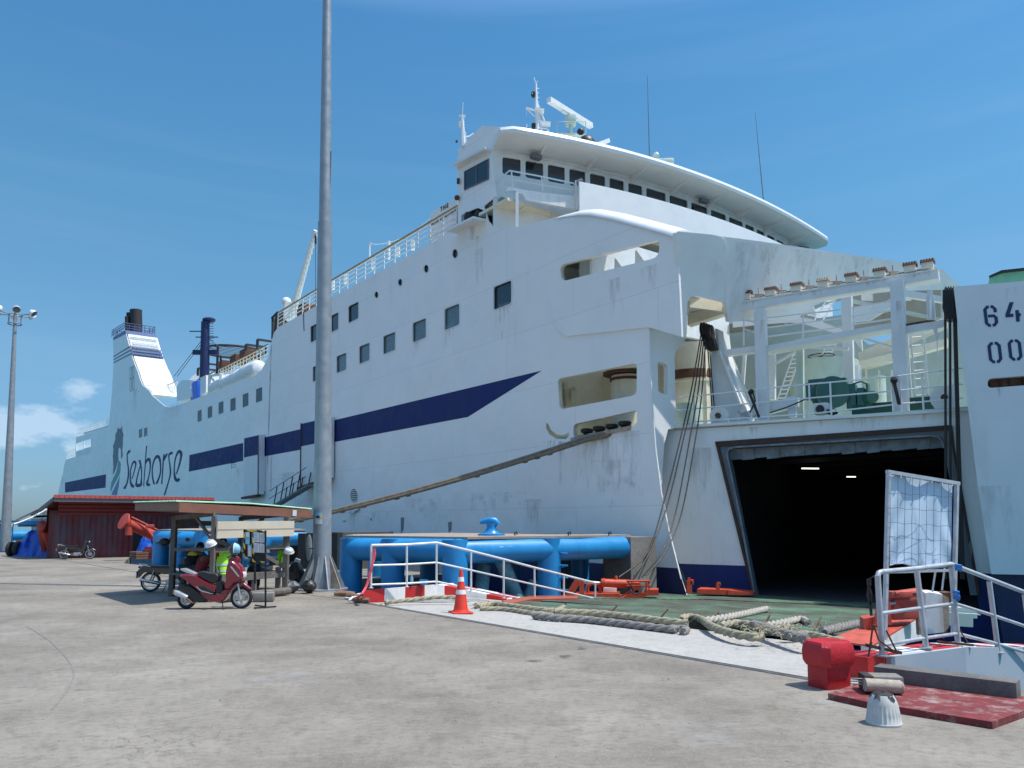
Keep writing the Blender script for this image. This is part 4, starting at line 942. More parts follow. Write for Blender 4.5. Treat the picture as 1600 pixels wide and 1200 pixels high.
for (x, y, r, pl) in ((1124, 650, .33, P2o(.35)), (1476, 622, .40, P2o(.5))):
    c = pl.at(x, y); s1 = sheave(c, r, .16, P2.n, M['white']); mb = MB(); mb.lathe(c, [(.1, -.16), (.1, .2)], 10, Matrix((P2.a, UP, P2.n)).transposed()); fpart(mb, 'hub', M['rust'], parent=s1)
    mb = MB(); mb.beam(c-UP*.5+BK*.2, c+UP*.25+BK*.2, .5, .12, up=P2.n); fpart(mb, 'sheave_bracket', M['white'], smooth=False)
# tanks, drums, struts and ladders
def cyl(px, ytop, Y, r, z0, m, name, dome=.0, n=24):
    p = atY(px, ytop, Y); mb = MB(); pr = [(r, z0-p.z), (r, 0)]
    if dome: pr += [(r*.8, dome*.6), (r*.4, dome*.92), (.01, dome)]
    mb.lathe(p, pr, n); return fpart(mb, name, M[m])
tk = cyl(1082, 543, 31.6, 1.15, ZD, 'cream', 'vent_trunk'); p = atY(1082, 584, 31.6)
mb = MB(); mb.lathe(V((p.x, p.y, p.z-.35)), [(1.17, 0), (1.2, .05), (1.17, .36)], 24); fpart(mb, 'rusty_band', M['rust'], parent=tk)
mb = MB(); mb.lathe(V((p.x, p.y, p.z-.5)), [(1.22, 0), (1.22, .08)], 24); fpart(mb, 'bolted_flange', M['cream'], parent=tk)
cyl(979, 588, 30.6, .62, ZD, 'cream', 'vent_trunk'); cyl(1075, 632, 30.2, .55, ZD, 'mint', 'drum')
p = atY(979, 590, 30.6); mb = MB(); mb.lathe(p+UP*.1, [(.95, 0), (.95, .1)], 24); mb.lathe(p-UP*.15, [(.68, 0), (.68, .1)], 24); fpart(mb, 'trunk_flange', M['rust'])
cyl(1286, 568, 33.5, 1.45, ZD, 'mint', 'capstan_house', dome=.12)
p = atY(1283, 556, 33.5); mb = MB(); mb.tube([p+V((math.cos(a), math.sin(a), 0))*.55 for a in [k*PI/10 for k in range(20)]], .025, 5, closed=True); mb.beam(p-UP*.5, p, .08)
for k in range(4): mb.tube([p, p+V((math.cos(k*PI/2), math.sin(k*PI/2), 0))*.55], .018, 4)
fpart(mb, 'handwheel', M['soot'])
cyl(1338, 572, 31.5, .2, ZD, 'white_clean', 'fire_main')
cyl(1362, 590, 33, .55, ZD, 'mint', 'drum')
# green mooring winch
c = P2o(1.6).at(1292, 617); ax = P2.n*.85+P2.a*.5; ax.normalize(); x_ = ax.orthogonal().normalized(); R = Matrix((x_, ax.cross(x_), ax)).transposed()
mb = MB(); mb.lathe(c, [(.1, -.1), (.48, -.1), (.55, -.06), (.55, .0), (.42, .04), (.42, .5), (.55, .54), (.55, .62), (.1, .62)], 28, R); wnc = fpart(mb, 'winch_drum', M['winch'])
mb = MB(); R2 = Matrix.Rotation(math.atan2(P2.a.y, P2.a.x), 3, 'Z'); q = P2o(1.4)
def wb(x0, y0, x1, y1, d=.5, pl=None, b=.04):
    pl = pl or q; a_, b_ = pl.at(x0, y0), pl.at(x1, y1); cc = (a_+b_)/2
    w_ = abs((b_-a_).dot(P2.a)); mb.bbox(cc+BK*d/2, (w_, d, abs(a_.z-b_.z)), b, R=R2)
wb(1321, 600, 1338, 640); wb(1338, 606, 1352, 641); wb(1352, 598, 1358, 640); wb(1350, 612, 1366, 641); wb(1262, 593, 1300, 598, .3); wb(1312, 590, 1322, 600); wb(1258, 598, 1268, 625, .3)
mb.lathe(q.at(1358, 622), [(.18, -.3), (.2, -.25), (.2, .3)], 14, R); mb.tube([q.at(1332, 600), q.at(1345, 596), q.at(1356, 600)], .03, 6)
fpart(mb, 'winch_gearbox', M['winch'])
mb = MB(); wb(1283, 608, 1296, 640, .3); wb(1286, 596, 1292, 612, .2); fpart(mb, 'winch_pedestal', M['mint'])
mb = MB(); wb(1330, 632, 1400, 645, .7); wb(1398, 623, 1459, 641, .6); M['green_dark'] = mat('dark_green_canvas', (.012, .06, .045), .7, var=.2); fpart(mb, 'winch_bed', M['green_dark'])
mb = MB(); wb(1270, 630, 1294, 646, .5, P2o(.3), .05); fpart(mb, 'junction_box', M['white'])
mb = MB(); mb.lathe(P2o(.22).at(1281, 639), [(.12, -.05), (.14, 0), (.1, .06)], 12, Matrix((P2.a, UP, P2.n)).transposed()); mb.tube([P2o(.3).at(1292, 642), P2o(.3).at(1300, 646), P2o(.3).at(1308, 643)], .08, 8); fpart(mb, 'junction_socket', M['soot'], each=True)
mb = MB(); mb.pxpoly(P2o(1.0), [[(1150, 648), (1240, 618), (1246, 620), (1246, 634), (1150, 660)]], .3); fpart(mb, 'ramp_arm', M['white'], smooth=False)
mb = MB(); mb.beam(P2o(1.2).at(1237, 620), P2o(1.2).at(1239, 652), .25, .25, up=P2.n); fpart(mb, 'ramp_arm_post', M['white'], smooth=False)
mb = MB(); mb.tube(catenary(P2o(.8).at(1170, 652), P2o(.8).at(1268, 619), .1), .025, 5); mb.tube([P2.at(1176, 612, -.1), P2.at(1180, 626, -.1), P2.at(1172, 645, -.1)], .03, 5); mb.tube([P2.at(1170, 612, -.1), P2.at(1176, 626, -.1), P2.at(1186, 652, -.1)], .05, 6)
mb.tube([P2.at(1396, 592, -.05), P2.at(1399, 606, -.05), P2.at(1405, 632, -.05)], .06, 6); mb.sphere(P2.at(1397, 594, -.05), .12, 8); mb.sphere(P2.at(1174, 612, -.08), .1, 8)
fpart(mb, 'hanging_tackle', M['black'])
bars(P2o(2.2), [(1208, 570, 1267, 536, .08, .08), (1344, 527, 1397, 543, .08, .08), (1164, 552, 1160, 606, .12, .12), (1246, 541, 1326, 545, .1, .1), (1197, 490, 1200, 610, .05, .05), (1207, 546, 1207, 625, .22, .2), (1416, 520, 1423, 640, .12, .12)], 'brace', M['white'])
def ladder(pl, x0, y0, x1, y1, w, n, m='white_clean'):
    mb = MB(); mb.tube([pl.at(x0, y0), pl.at(x1, y1)], .03, 5); mb.tube([pl.at(x0+w, y0-.1*w), pl.at(x1+w, y1-.1*w)], .03, 5)
    for k in range(n): t = (k+.5)/n; mb.tube([pl.at(lerp(x0, x1, t), lerp(y0, y1, t)), pl.at(lerp(x0, x1, t)+w, lerp(y0, y1, t)-.1*w)], .022, 4)
    return fpart(mb, 'ladder', M[m])
ladder(P2o(1.6), 1423, 521, 1431, 625, 20, 8); ladder(P2o(4), 1214, 626, 1243, 545, 12, 12); ladder(G1, 1448, 464, 1451, 500, 10, 4); ladder(P2o(7), 1270, 505, 1292, 468, 14, 6); ladder(P2o(5), 1285, 553, 1296, 532, 14, 4)
mb = MB(); mb.beam(G1.at(1453, 455), G1.at(1455, 500), .12, .12); mb.tube([G1.at(1464, 500), G1.at(1465, 565)], .02, 4); mb.beam(G1.at(1460, 512), G1.at(1466, 530), .1, .1); fpart(mb, 'davit_post', M['white'])
# plating at the back: port bulkhead, mid bulkhead with the openings to the sky, starboard bulwark
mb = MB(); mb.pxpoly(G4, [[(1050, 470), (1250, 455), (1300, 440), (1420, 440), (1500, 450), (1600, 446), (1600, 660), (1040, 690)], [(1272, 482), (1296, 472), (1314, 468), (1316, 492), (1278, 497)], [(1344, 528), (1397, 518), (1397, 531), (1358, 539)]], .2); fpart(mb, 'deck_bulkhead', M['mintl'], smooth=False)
mb = MB(); mb.pxpoly(P2o(8.6), [[(1136, 487), (1262, 470), (1268, 490), (1256, 503), (1140, 520)]], .15); mb.pxpoly(P2o(8.6), [[(1320, 458), (1470, 440), (1470, 494), (1400, 512), (1342, 524), (1322, 500)]], .15); fpart(mb, 'overhead_plating', M['cream_shade'], smooth=False, each=True)  # darker cream paints in the shade below the bow bulwark
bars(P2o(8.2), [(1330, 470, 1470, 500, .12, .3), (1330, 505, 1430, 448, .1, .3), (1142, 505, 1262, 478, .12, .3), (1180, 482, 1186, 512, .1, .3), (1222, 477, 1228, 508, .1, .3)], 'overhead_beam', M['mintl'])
mb = MB(); mb.pxpoly(P2o(8), [[(1341, 551), (1400, 525), (1480, 494), (1480, 512), (1400, 545), (1343, 566)]], .2); mb.pxpoly(P2o(7.6), [[(1341, 565), (1400, 550), (1480, 528), (1480, 540), (1400, 562), (1343, 577)]], .5); fpart(mb, 'starboard_bulwark', M['cream'], smooth=False)
mb = MB()
for x in (1352, 1372, 1392): mb.pxpoly(P2o(8), [[(x, 578), (x+1.5, 578), (x+1.5, 640), (x, 640)]], .4, .4)
fpart(mb, 'bulwark_frame', M['cream'], smooth=False)
mb = MB()
cv = [(1145, 503), (1190, 497), (1235, 494), (1262, 497), (1290, 505), (1320, 516)]
lo_ = [(1145, 512), (1190, 507), (1235, 504), (1258, 507), (1285, 515), (1316, 524)]
mb.grid([[P2o(6).at(*p) for p in cv], [P2o(6).at(*p) for p in lo_], [P2o(8.5).at(p[0], p[1]-3) for p in lo_]][::-1]); mb.grid([[P2o(6.1).at(*p) for p in cv], [P2o(6.1).at(*p) for p in lo_]]); fpart(mb, 'curved_girder', M['white_clean'])
mb = MB(); mb.pxpoly(P2o(6), [[(1250, 482), (1270, 476), (1276, 494), (1262, 492)]], .1); mb.pxpoly(P2o(6), [[(1331, 519), (1346, 530), (1347, 547), (1335, 533)]], .2); mb.pxpoly(P2o(5), [[(1332, 482), (1396, 470), (1396, 478), (1360, 500), (1333, 503)]], .1); mb.pxpoly(P2o(9), [[(1410, 445), (1474, 436), (1474, 500), (1411, 512)]], .1); mb.pxpoly(P2o(5), [[(1411, 452), (1474, 463), (1474, 472), (1411, 463)]], .3)
fpart(mb, 'girder_gusset', M['white'], smooth=False, each=True)
mb = MB(); pP = P1.at(1062, 500)+INN*3.6; 
a = C0+INN*4.5+AFT*1.0
mb.prism([V((*a.xy, ZD)), V((*(a+AFT*9).xy, ZD)), V((*(a+AFT*9).xy, ZD+3.4)), V((*a.xy, ZD+3.4))], INN*.15)
mb.prism([V((*(C0+AFT*7).xy, ZD))+INN*.3, V((*(C0+AFT*7).xy, ZD+7))+INN*.3, V((*(C0+AFT*7).xy, ZD+7))+INN*9, V((*(C0+AFT*7).xy, ZD))+INN*9], AFT*.15)
fpart(mb, 'port_bulkhead', M['cream'], smooth=False)
# inside of the nose block: bright inner wall, web plates (seen through the upper slot)
mb = MB(); zz = P1.at(950, 440).z-1.0
mb.prism([V((*(C0+INN*.4+AFT*3.2).xy, zz)), V((*(C0+INN*9+AFT*3.2).xy, zz)), V((*(C0+INN*9+AFT*3.2).xy, zz+3.4)), V((*(C0+INN*.4+AFT*3.2).xy, zz+3.4))], AFT*.15); fpart(mb, 'nose_inner_wall', M['white'], smooth=False)
mb = MB()
for s in (.8, 1.9):
    c = C0+AFT*s+INN*.3; mb.prism([V((*c.xy, zz)), V((*(c+INN*2.6).xy, zz)), V((*(c+INN*.1).xy, zz+2.0))], AFT*.05)
mb.prism([V((*(C0+INN*.3+BOW*1.2).xy, zz)), V((*(C0+INN*3+BOW*1.2).xy, zz)), V((*(C0+INN*3+AFT*5).xy, zz)), V((*(C0+INN*.3+AFT*5).xy, zz))], -UP*.1)
fpart(mb, 'web_plate', M['white'], smooth=False)
# roller fairleads and shelf in the lower slots
sh = [P1.at(895, 686), P1.at(985, 668)]
mb = MB(); mb.prism([sh[0], sh[1], sh[1]+INN*1.0, sh[0]+INN*1.0], -UP*.08); mb.beam(P1.at(893, 687, .03), P1.at(985, 668.5, .03), .1, .14); fpart(mb, 'fairlead_shelf', M['rustlight'], smooth=False)
for x, y in ((917, 673.5), (936, 670), (956, 666.5), (976, 662)):
    mb = MB(); mb.lathe(P1.at(x, y, -.35)-UP*.05, [(.15, -.3), (.14, -.05), (.24, .0), (.25, .1), (.2, .14)], 14); fpart(mb, 'fairlead_roller', M['soot'])
mb = MB()
for x, y, w_, h_ in ((889, 622, .35, .8), (897, 618, .3, .5), (884, 615, .2, 1.0)): mb.bbox(P1.at(x, y, -2.2), (w_, w_, h_), .04)
mb.beam(P1.at(880, 612, -2.1), P1.at(900, 606, -2.1), .1); fpart(mb, 'mooring_control', M['cream'])
# ---- masts, radar and aerials on the bridge roof
def mpt(x, y, Y=41): return atY(x, y, Y)
mb = MB(); mb.tube([mpt(840, 215), mpt(838, 168), mpt(837.5, 130)], [.12, .1, .05], 8)
for x in (848, 860): mb.tube([mpt(x, 213, 41.3), mpt(839, 160)], .05, 6)
for y in (176, 188, 199): mb.tube([mpt(838.5, y), mpt(839+(y-160)*.38, y+2, 41.2)], .04, 5)
mb.tube([mpt(822, 169), mpt(848, 175)], .07, 6); mb.tube([mpt(822, 169), mpt(838, 184)], .04, 5); mb.beam(mpt(836, 172), mpt(850, 174), .5, .06); mb.beam(mpt(846, 193), mpt(860, 194), .5, .06)
mb.tube([mpt(837.5, 132), mpt(834, 121)], .03, 5); mb.tube([mpt(836, 128), mpt(840.5, 127)], .03, 5); mb.tube([mpt(822, 169), mpt(823, 181)], .012, 4); mb.tube([mpt(823, 206), mpt(823, 194)], .03, 5)
for y in range(138, 210, 7): mb.tube([mpt(838.5, y), mpt(842.5, y+.5)], .02, 4)
mm_ = fpart(mb, 'signal_mast', M['white_clean'])
for x, y in ((833.5, 149), (834, 198)):
    mb = MB(); p = mpt(x, y); mb.lathe(p, [(.10, -.1), (.13, 0), (.13, .16), (.07, .2)], 10); fpart(mb, 'signal_lamp', M['soot'], parent=mm_)
mb = MB(); mb.tube([mpt(829, 205), mpt(792, 198.5, 37.5)], .03, 5); mb.tube([mpt(860, 213), mpt(829, 205)], .03, 5)
for x in (800, 815, 830, 845): mb.tube([mpt(x, 199+(x-792)*.18, 39), mpt(x, 204+(x-792)*.2, 39)], .02, 4)
fpart(mb, 'roof_railing', M['white_clean'])
mb = MB(); a, b = mpt(857.5, 156, 39.5), mpt(923.5, 197, 42.5); mb.beam(a, b, .28, .28); mb.beam(lerp(a, b, .3)-UP*.12, lerp(a, b, .62)-UP*.15, .2, .14); rd = fpart(mb, 'radar_scanner', M['white'])
mb = MB(); p = lerp(a, b, .5); mb.bbox(p-UP*.42, (.6, .55, .6), .12); mb.beam(p-UP*.4, p-UP*1.9, .2); mb.tube([p-UP*1.9+V((-1.6, 0, 0)), p-UP*1.0], .04, 5)
mb.beam(p-UP*1.4-V((.8, 0, 0)), p-UP*1.4+V((.8, 0, 0)), .9, .06)
for dx in (-.8, 0, .8):
    mb.tube([p-UP*1.4+V((dx, -.4, 0)), p-UP*.7+V((dx, -.4, 0))], .025, 4)
mb.tube([p-UP*.7+V((-.8, -.4, 0)), p-UP*.7+V((.8, -.4, 0))], .025, 4); mb.bbox(p-UP*1.95+V((.6, -.4, 0)), (1.3, .5, .25), .05, .5)
fpart(mb, 'radar_pedestal', M['mint'], parent=rd)
mb = MB(); mb.sphere(mpt(916, 226, 40), .5, 14, lo=0); fpart(mb, 'satellite_dome', M['black'])
mb = MB(); mb.beam(mpt(926, 229, 40), mpt(950, 220, 41), .25, .22); fpart(mb, 'radar_scanner', M['white'])
mb = MB(); c = mpt(907, 206, 40); mb.sphere(c, .2, 10); fpart(mb, 'signal_lamp', M['black'])
mb = MB(); mb.tube([mpt(904, 213, 40), mpt(894, 219, 40)], .18, 8); mb.bbox(mpt(891, 219, 40), (1.6, .5, .35), .05); fpart(mb, 'horn', M['mint'])
mb = MB(); mb.tube([mpt(1015, 254, 41), mpt(1011.5, 118, 41)], [.035, .012], 5); fpart(mb, 'whip_aerial', M['steelgrey'])
mb = MB(); mb.tube([mpt(1193.5, 318, 45), mpt(1189, 272, 45), mpt(1180, 176, 45)], [.035, .03, .01], 5); fpart(mb, 'whip_aerial', M['steelgrey'])
mb = MB(); mb.tube([mpt(1025, 256, 41), mpt(1025, 241, 41)], .12, 8); mb.sphere(mpt(1025, 243, 41), .2, 8); mb.bbox(mpt(1037, 253, 41), (1.1, .4, .3), .08); mb.bbox(mpt(1044, 250, 41), (.5, .3, .12), .03); mb.beam(mpt(1032, 258, 41), mpt(1032, 250, 41), .2); fpart(mb, 'searchlight', M['mint'])
mb = MB(); mb.tube([mpt(724, 229, 36.5), mpt(722, 180, 36.5)], [.12, .07], 6); mb.beam(mpt(717, 181, 36.5), mpt(727, 181, 36.5), .08); mb.tube([mpt(722.5, 180, 36.5), mpt(723.5, 160, 36.5)], .012, 4); mb.tube([mpt(719, 190, 36.5), mpt(719, 198, 36.5)], .08, 6)
for y in range(185, 228, 5): mb.tube([mpt(721, y, 36.5), mpt(726, y+.8, 36.5)], .02, 4)
mb.tube([mpt(727, 206, 36.5), mpt(728, 229, 36.5)], .03, 5); mb.tube([mpt(723, 214, 36.5), mpt(733, 213, 36.8), mpt(740, 208, 36.8)], .03, 5)
fpart(mb, 'port_signal_mast', M['white_clean'])
mb = MB(); mb.bbox(P1.at(713.5, 221, .1), (.1, .1, .1), .01); mb.sphere(P1.at(714, 309, .15), .14, 8); mb.bbox(P1.at(716, 283, .12), (.14, .12, .28), .02); fpart(mb, 'side_light', M['rust'], each=True)
# name board by the bridge wing
PN = Plane(C0-OUT*.9, OUT)
mb = MB(); mb.pxpoly(PN, [[(672, 333), (715, 307), (715, 356), (672, 380)]], .08); nb = fpart(mb, 'name_board', M['white_clean'], smooth=False)
M['sign_dark'] = mat('sign_black_paint', (.02, .02, .025), .5, var=0); M['sign_brown'] = mat('sign_bronze_paint', (.22, .12, .03), .5, var=0)
o = PN.at(687.8, 331, .03); text_mesh('THE', .36, o, BOW, UP, 'lettering', M['sign_dark'], nb, spacing=1.4, bold=.008)
o = PN.at(673, 353, .03); text_mesh('BLUE DOLPHIN', .33, o, BOW, UP, 'lettering', M['sign_brown'], nb, spacing=1.15, bold=.008)
# boat crane post with rungs, midships
a, b = P1.at(455, 497, -1.0), P1.at(493, 360, -1.0); mb = MB(); mb.tube([a, b], [.28, .15], 10); cr_ = fpart(mb, 'derrick_boom', M['white'])
mb = MB()
for k in range(14): c = lerp(a, b, .12+k*.062); mb.tube([c, c+BOW*.6, c+BOW*.6-UP*.18], .025, 4)
fpart(mb, 'boom_rung', M['white_clean'], parent=cr_)
mb = MB(); mb.tube([b, P1.at(493, 480, -1.0)], .02, 4); mb.beam(P1.at(493, 368, -1), P1.at(493, 381, -1), .12); fpart(mb, 'boom_fall', M['wire'], parent=cr_)
mb = MB(); mb.sphere(P1.at(447.5, 472, -.8), .38, 12); mb.beam(P1.at(452, 474, -.8), P1.at(452, 500, -.8), .6, .5); fpart(mb, 'derrick_base', M['white'])
mb = MB(); mb.tube([P1.at(577.5, 405, -2), P1.at(577.5, 380, -2), P1.at(580, 380, -2)], .05, 6); mb.tube([P1.at(607.5, 405, -2), P1.at(607.5, 377, -2)], .09, 6); mb.tube(catenary(P1.at(578, 381, -2), P1.at(672, 341, -2), .5), .02, 4)
for x, y in ((520, 452), (540, 443), (583, 420), (622, 400), (645, 390)): mb.beam(P1.at(x, y, -1.4), P1.at(x, y-14, -1.4), .3, .2)
fpart(mb, 'deck_standpipe', M['white_clean'], each=True)
mb = MB(); mb.tube([P1.at(434, 487, -.5), P1.at(429, 527, -.5)], .12, 6); mb.tube([P1.at(426, 497, -.5), P1.at(426, 530, -.5)], .1, 6); mb.tube([P1.at(425, 497, -.5), P1.at(434, 488, -.5)], .1, 6); mb.tube([P1.at(474, 488, .02), P1.at(475, 517, .02)], .03, 4); fpart(mb, 'scaffold_frame', M['frame_dark'])
# accommodation ladder below the second side door
a, b = P1.at(486, 758, 1.0), P1.at(428, 792, 1.0); mb = MB(); mb.beam(a, b, .45, .13); lad = fpart(mb, 'accommodation_ladder', M['steelgrey'], smooth=False)
mb = MB(); 
for h in (.55, 1.1): mb.tube([a+UP*h+OUT*.35, b+UP*h+OUT*.35], .025, 4)
for t in (.22, .42, .66, .85): c = lerp(a, b, t)+OUT*.35; mb.tube([c, c+UP*1.15+AFT*-.5], .04, 5); mb.tube([c+INN*.7, c+INN*.7+UP*1.15+AFT*-.5], .04, 5)
fpart(mb, 'ladder_railing', M['frame_dark'], parent=lad)
# eye, louvre and scars low on the shell
mb = MB(); mb.tube([P1.at(x, y, .05) for x, y in ((547, 793), (548, 798), (553, 799), (560, 796), (562, 791))], .09, 6); mb.box(P1.at(554, 797, .0), (.3, .3, .35), .9); fpart(mb, 'towing_eye', M['white'])
lv_ = [(552.5+5*math.cos(a), 774+10*math.sin(a)) for a in [k*PI/8 for k in range(16)]]; mb = MB(); mb.pxpoly(P1, [lv_], .03, .03); ov = fpart(mb, 'oval_vent', M['soot'], smooth=False)
mb = MB()
for k in range(6): y = 766+k*3.2; w_ = 4.8*math.sqrt(max(0, 1-((y-774)/10)**2)); mb.pxpoly(P1, [[(552.5-w_, y+.2), (552.5+w_, y-.3), (552.5+w_, y+1.2), (552.5-w_, y+1.7)]], .05, .08)
fpart(mb, 'slat', M['white'], parent=ov, smooth=False)
M['scar'] = mat('scraped_paint', (.20, .215, .23), .7, var=.3, scale=6)
decal('scrape_mark', M['scar'], [[(626, 809), (631.5, 808), (630.5, 826), (626.5, 835)], [(700, 816), (706, 815), (705, 828), (701, 833)], [(536, 814), (541, 813), (540, 815), (536, 815.5)], [(578, 810), (580, 809), (581, 814), (579, 813)]], .01)
def stain(pl, q, m, off=.03, name='stain'):
    mb = MB(); a = [pl.at(x, y, off) for x, y in q]; mb.add(a, [(0, 1, 2, 3)]); return fpart(mb, name, M[m], smooth=False)
for x0, y0, x1, y1, m_ in ((870, 690, 884, 760, 'st_dark'), (885, 688, 985, 790, 'st_dirt'), (930, 680, 960, 740, 'st_rust'), (960, 675, 1010, 800, 'st_dirt'), (640, 532, 660, 575, 'st_rust'), (555, 800, 620, 838, 'st_scuff'), (700, 770, 860, 840, 'st_scuff'), (815, 780, 850, 835, 'st_dark'), (900, 720, 1030, 860, 'st_scuff'), (620, 780, 720, 836, 'st_scuff'), (945, 440, 975, 500, 'st_dirt'), (1000, 420, 1030, 470, 'st_dirt'), (545, 800, 556, 830, 'st_dark'), (365, 733, 378, 770, 'st_rust'), (735, 395, 760, 470, 'st_dirt'), (770, 480, 800, 540, 'st_dirt'), (690, 512, 712, 550, 'st_dirt'), (845, 690, 872, 720, 'st_rust'), (740, 372, 752, 410, 'st_rust'), (430, 740, 470, 790, 'st_dirt'), (205, 612, 216, 660, 'st_dirt'), (250, 640, 290, 690, 'st_dirt')):
    sl = slope_at(x0, (y0+y1)/2)*(x1-x0); stain(P1, [(x0, y0), (x1, y0-sl), (x1, y1-sl), (x0, y1)], m_, .085 if 855 < x0 and y0 < 520 else .03)
for x0, y0, x1, y1, m_ in ((1278, 648, 1296, 690, 'st_rust'), (1070, 700, 1120, 800, 'st_dirt'), (1300, 650, 1400, 672, 'st_dirt'), (1150, 668, 1200, 690, 'st_rust'), (1420, 645, 1470, 668, 'st_rust')):
    stain(P2, [(x0, y0), (x1, y0-1), (x1, y1-1), (x0, y1)], m_, .03)
for x0, y0, x1, y1, m_ in ((1556, 606, 1572, 650, 'st_rust'), (1500, 760, 1600, 890, 'st_dirt'), (1560, 450, 1600, 470, 'st_dirt')): stain(P3, [(x0, y0), (x1, y0-2), (x1, y1-2), (x0, y1)], m_, .03)
for x0, y0, x1, y1, m_ in ((1140, 376, 1180, 460, 'st_dirt'), (1180, 380, 1215, 460, 'st_rust'), (1300, 398, 1380, 440, 'st_dirt'), (1220, 388, 1290, 450, 'st_dirt')): stain(PC, [(x0, y0), (x1, y0+5), (x1, y1), (x0, y1)], m_, .03)
for x0, y0, x1, y1, m_ in ((1186, 500, 1197, 560, 'st_rust'), (1400, 470, 1412, 540, 'st_rust')): stain(G1, [(x0, y0), (x1, y0), (x1, y1), (x0, y1)], m_, .22)
for x0, x1 in ((1150, 1200), (1230, 1290), (1330, 1400), (1410, 1460)): yy = 475.3-(x0-1139.8)*.167; yz = 475.3-(x1-1139.8)*.167; stain(G1, [(x0, yy+.5), (x1, yz+.5), (x1, yz+12), (x0, yy+12)], 'st_rust', .035)
# ================================================================== SETTING
# concrete apron with patches, cracks and stains
def concrete(name, c1, c2, c3, crack=.5, wet=.0, scale=1.0, joints=0.0):
    m = bpy.data.materials.new(name); m.use_nodes = True; t = m.node_tree; b = t.nodes['Principled BSDF']; K = t.links
    g = nd(t, 'ShaderNodeNewGeometry'); pos = g.outputs['Position']
    def noise(s_, d=8, r=.65, vec=None, dist=0):
        n = nd(t, 'ShaderNodeTexNoise'); n.inputs['Scale'].default_value = s_*scale; n.inputs['Detail'].default_value = d; n.inputs['Roughness'].default_value = r; n.inputs['Distortion'].default_value = dist
        K.new(vec or pos, n.inputs[0]); return n.outputs[0]
    def rng(v, a, bb, c=0, d=1):
        r = nd(t, 'ShaderNodeMapRange'); r.inputs[1].default_value = a; r.inputs[2].default_value = bb; r.inputs[3].default_value = c; r.inputs[4].default_value = d; K.new(v, r.inputs[0]); return r.outputs[0]
    def mixc(f, a, bb):
        x = nd(t, 'ShaderNodeMixRGB')
        K.new(f, x.inputs[0])
        for i, q in ((1, a), (2, bb)):
            if isinstance(q, tuple): x.inputs[i].default_value = (*q, 1)
            else: K.new(q, x.inputs[i])
        return x.outputs[0]
    mpn = nd(t, 'ShaderNodeMapping'); mpn.inputs['Rotation'].default_value = (0, 0, .15); mpn.inputs['Scale'].default_value = (.6, 1.2, 1); K.new(pos, mpn.inputs[0])
    base = mixc(rng(noise(.35, 6, .6), .36, .64), c1, c2)
    base = mixc(rng(noise(1.1, 9, .72, mpn.outputs[0], .6), .50, .78, 0, .45), base, c3)
    base = mixc(rng(noise(.8, 10, .78, None, .4), .52, .72, 0, .5), base, tuple(q*.72 for q in c1))
    base = mixc(rng(noise(3.3, 9, .78), .50, .66, 0, .55), base, tuple(q*.58 for q in c1))
    base = mixc(rng(noise(55, 4, .85), .53, .66, 0, .5), base, tuple(min(1, q*1.5) for q in c2))
    base = mixc(rng(noise(80, 3, .85), .54, .66, 0, .6), base, tuple(q*.4 for q in c1))
    base = mixc(rng(noise(13, 7, .82), .49, .64, 0, .6), base, tuple(q*.55 for q in c1))
    base = mixc(rng(noise(26, 5, .8), .52, .66, 0, .5), base, tuple(min(1, q*1.3) for q in c2))
    # dark oil spots
    base = mixc(rng(noise(.9, 4, .5, None, 1.0), .70, .76, 0, .55), base, tuple(q*.3 for q in c1))
    if crack:
        vo = nd(t, 'ShaderNodeTexVoronoi', feature='DISTANCE_TO_EDGE'); vo.inputs['Scale'].default_value = .14*scale
        wn = nd(t, 'ShaderNodeTexNoise'); wn.inputs['Scale'].default_value = 1.2; wn.inputs['Detail'].default_value = 6; K.new(pos, wn.inputs[0])
        ad = nd(t, 'ShaderNodeMixRGB'); ad.inputs[0].default_value = .25; K.new(pos, ad.inputs[1]); K.new(wn.outputs['Color'], ad.inputs[2])
        vm = nd(t, 'ShaderNodeVectorMath', operation='SCALE'); vm.inputs['Scale'].default_value = 2.6; K.new(wn.outputs['Color'], vm.inputs[0])
        va = nd(t, 'ShaderNodeVectorMath', operation='ADD'); K.new(pos, va.inputs[0]); K.new(vm.outputs[0], va.inputs[1]); K.new(va.outputs[0], vo.inputs[0])
        br = rng(noise(.5, 3, .5), .5, .6, 0, crack)
        ce = rng(vo.outputs['Distance'], .0, .0028, 1, 0)
        mu = nd(t, 'ShaderNodeMath', operation='MULTIPLY'); K.new(ce, mu.inputs[0]); K.new(br, mu.inputs[1])
        base = mixc(mu.outputs[0], base, tuple(q*.35 for q in c1))
    K.new(base, b.inputs['Base Color']); b.inputs['Roughness'].default_value = .85; b.inputs['Specular IOR Level'].default_value = .25
    bp = nd(t, 'ShaderNodeBump'); bp.inputs['Strength'].default_value = .35; bp.inputs['Distance'].default_value = .01; K.new(noise(38, 8, .8), bp.inputs['Height']); K.new(bp.outputs[0], b.inputs['Normal'])
    return m
M['apron'] = concrete('apron_concrete', (.172, .153, .125), (.30, .270, .228), (.41, .377, .325))
M['rampc'] = concrete('ramp_concrete', (.385, .37, .345), (.43, .415, .385), (.48, .465, .435), crack=.0, scale=1.3)
M['oldc'] = concrete('old_concrete', (.20, .19, .17), (.28, .26, .235), (.36, .34, .31), crack=0, scale=3)
M['darkc'] = concrete('stained_shaded_concrete', (.08, .078, .072), (.15, .145, .135), (.24, .23, .21), crack=0, scale=2)  # darker concrete: stains, plus shade painted in for the piers
def g0(x, y, z=0.0): return onz(x, y, 0)+V((0, 0, z))
J1, J2 = g0(560, 940), g0(1275, 1062)
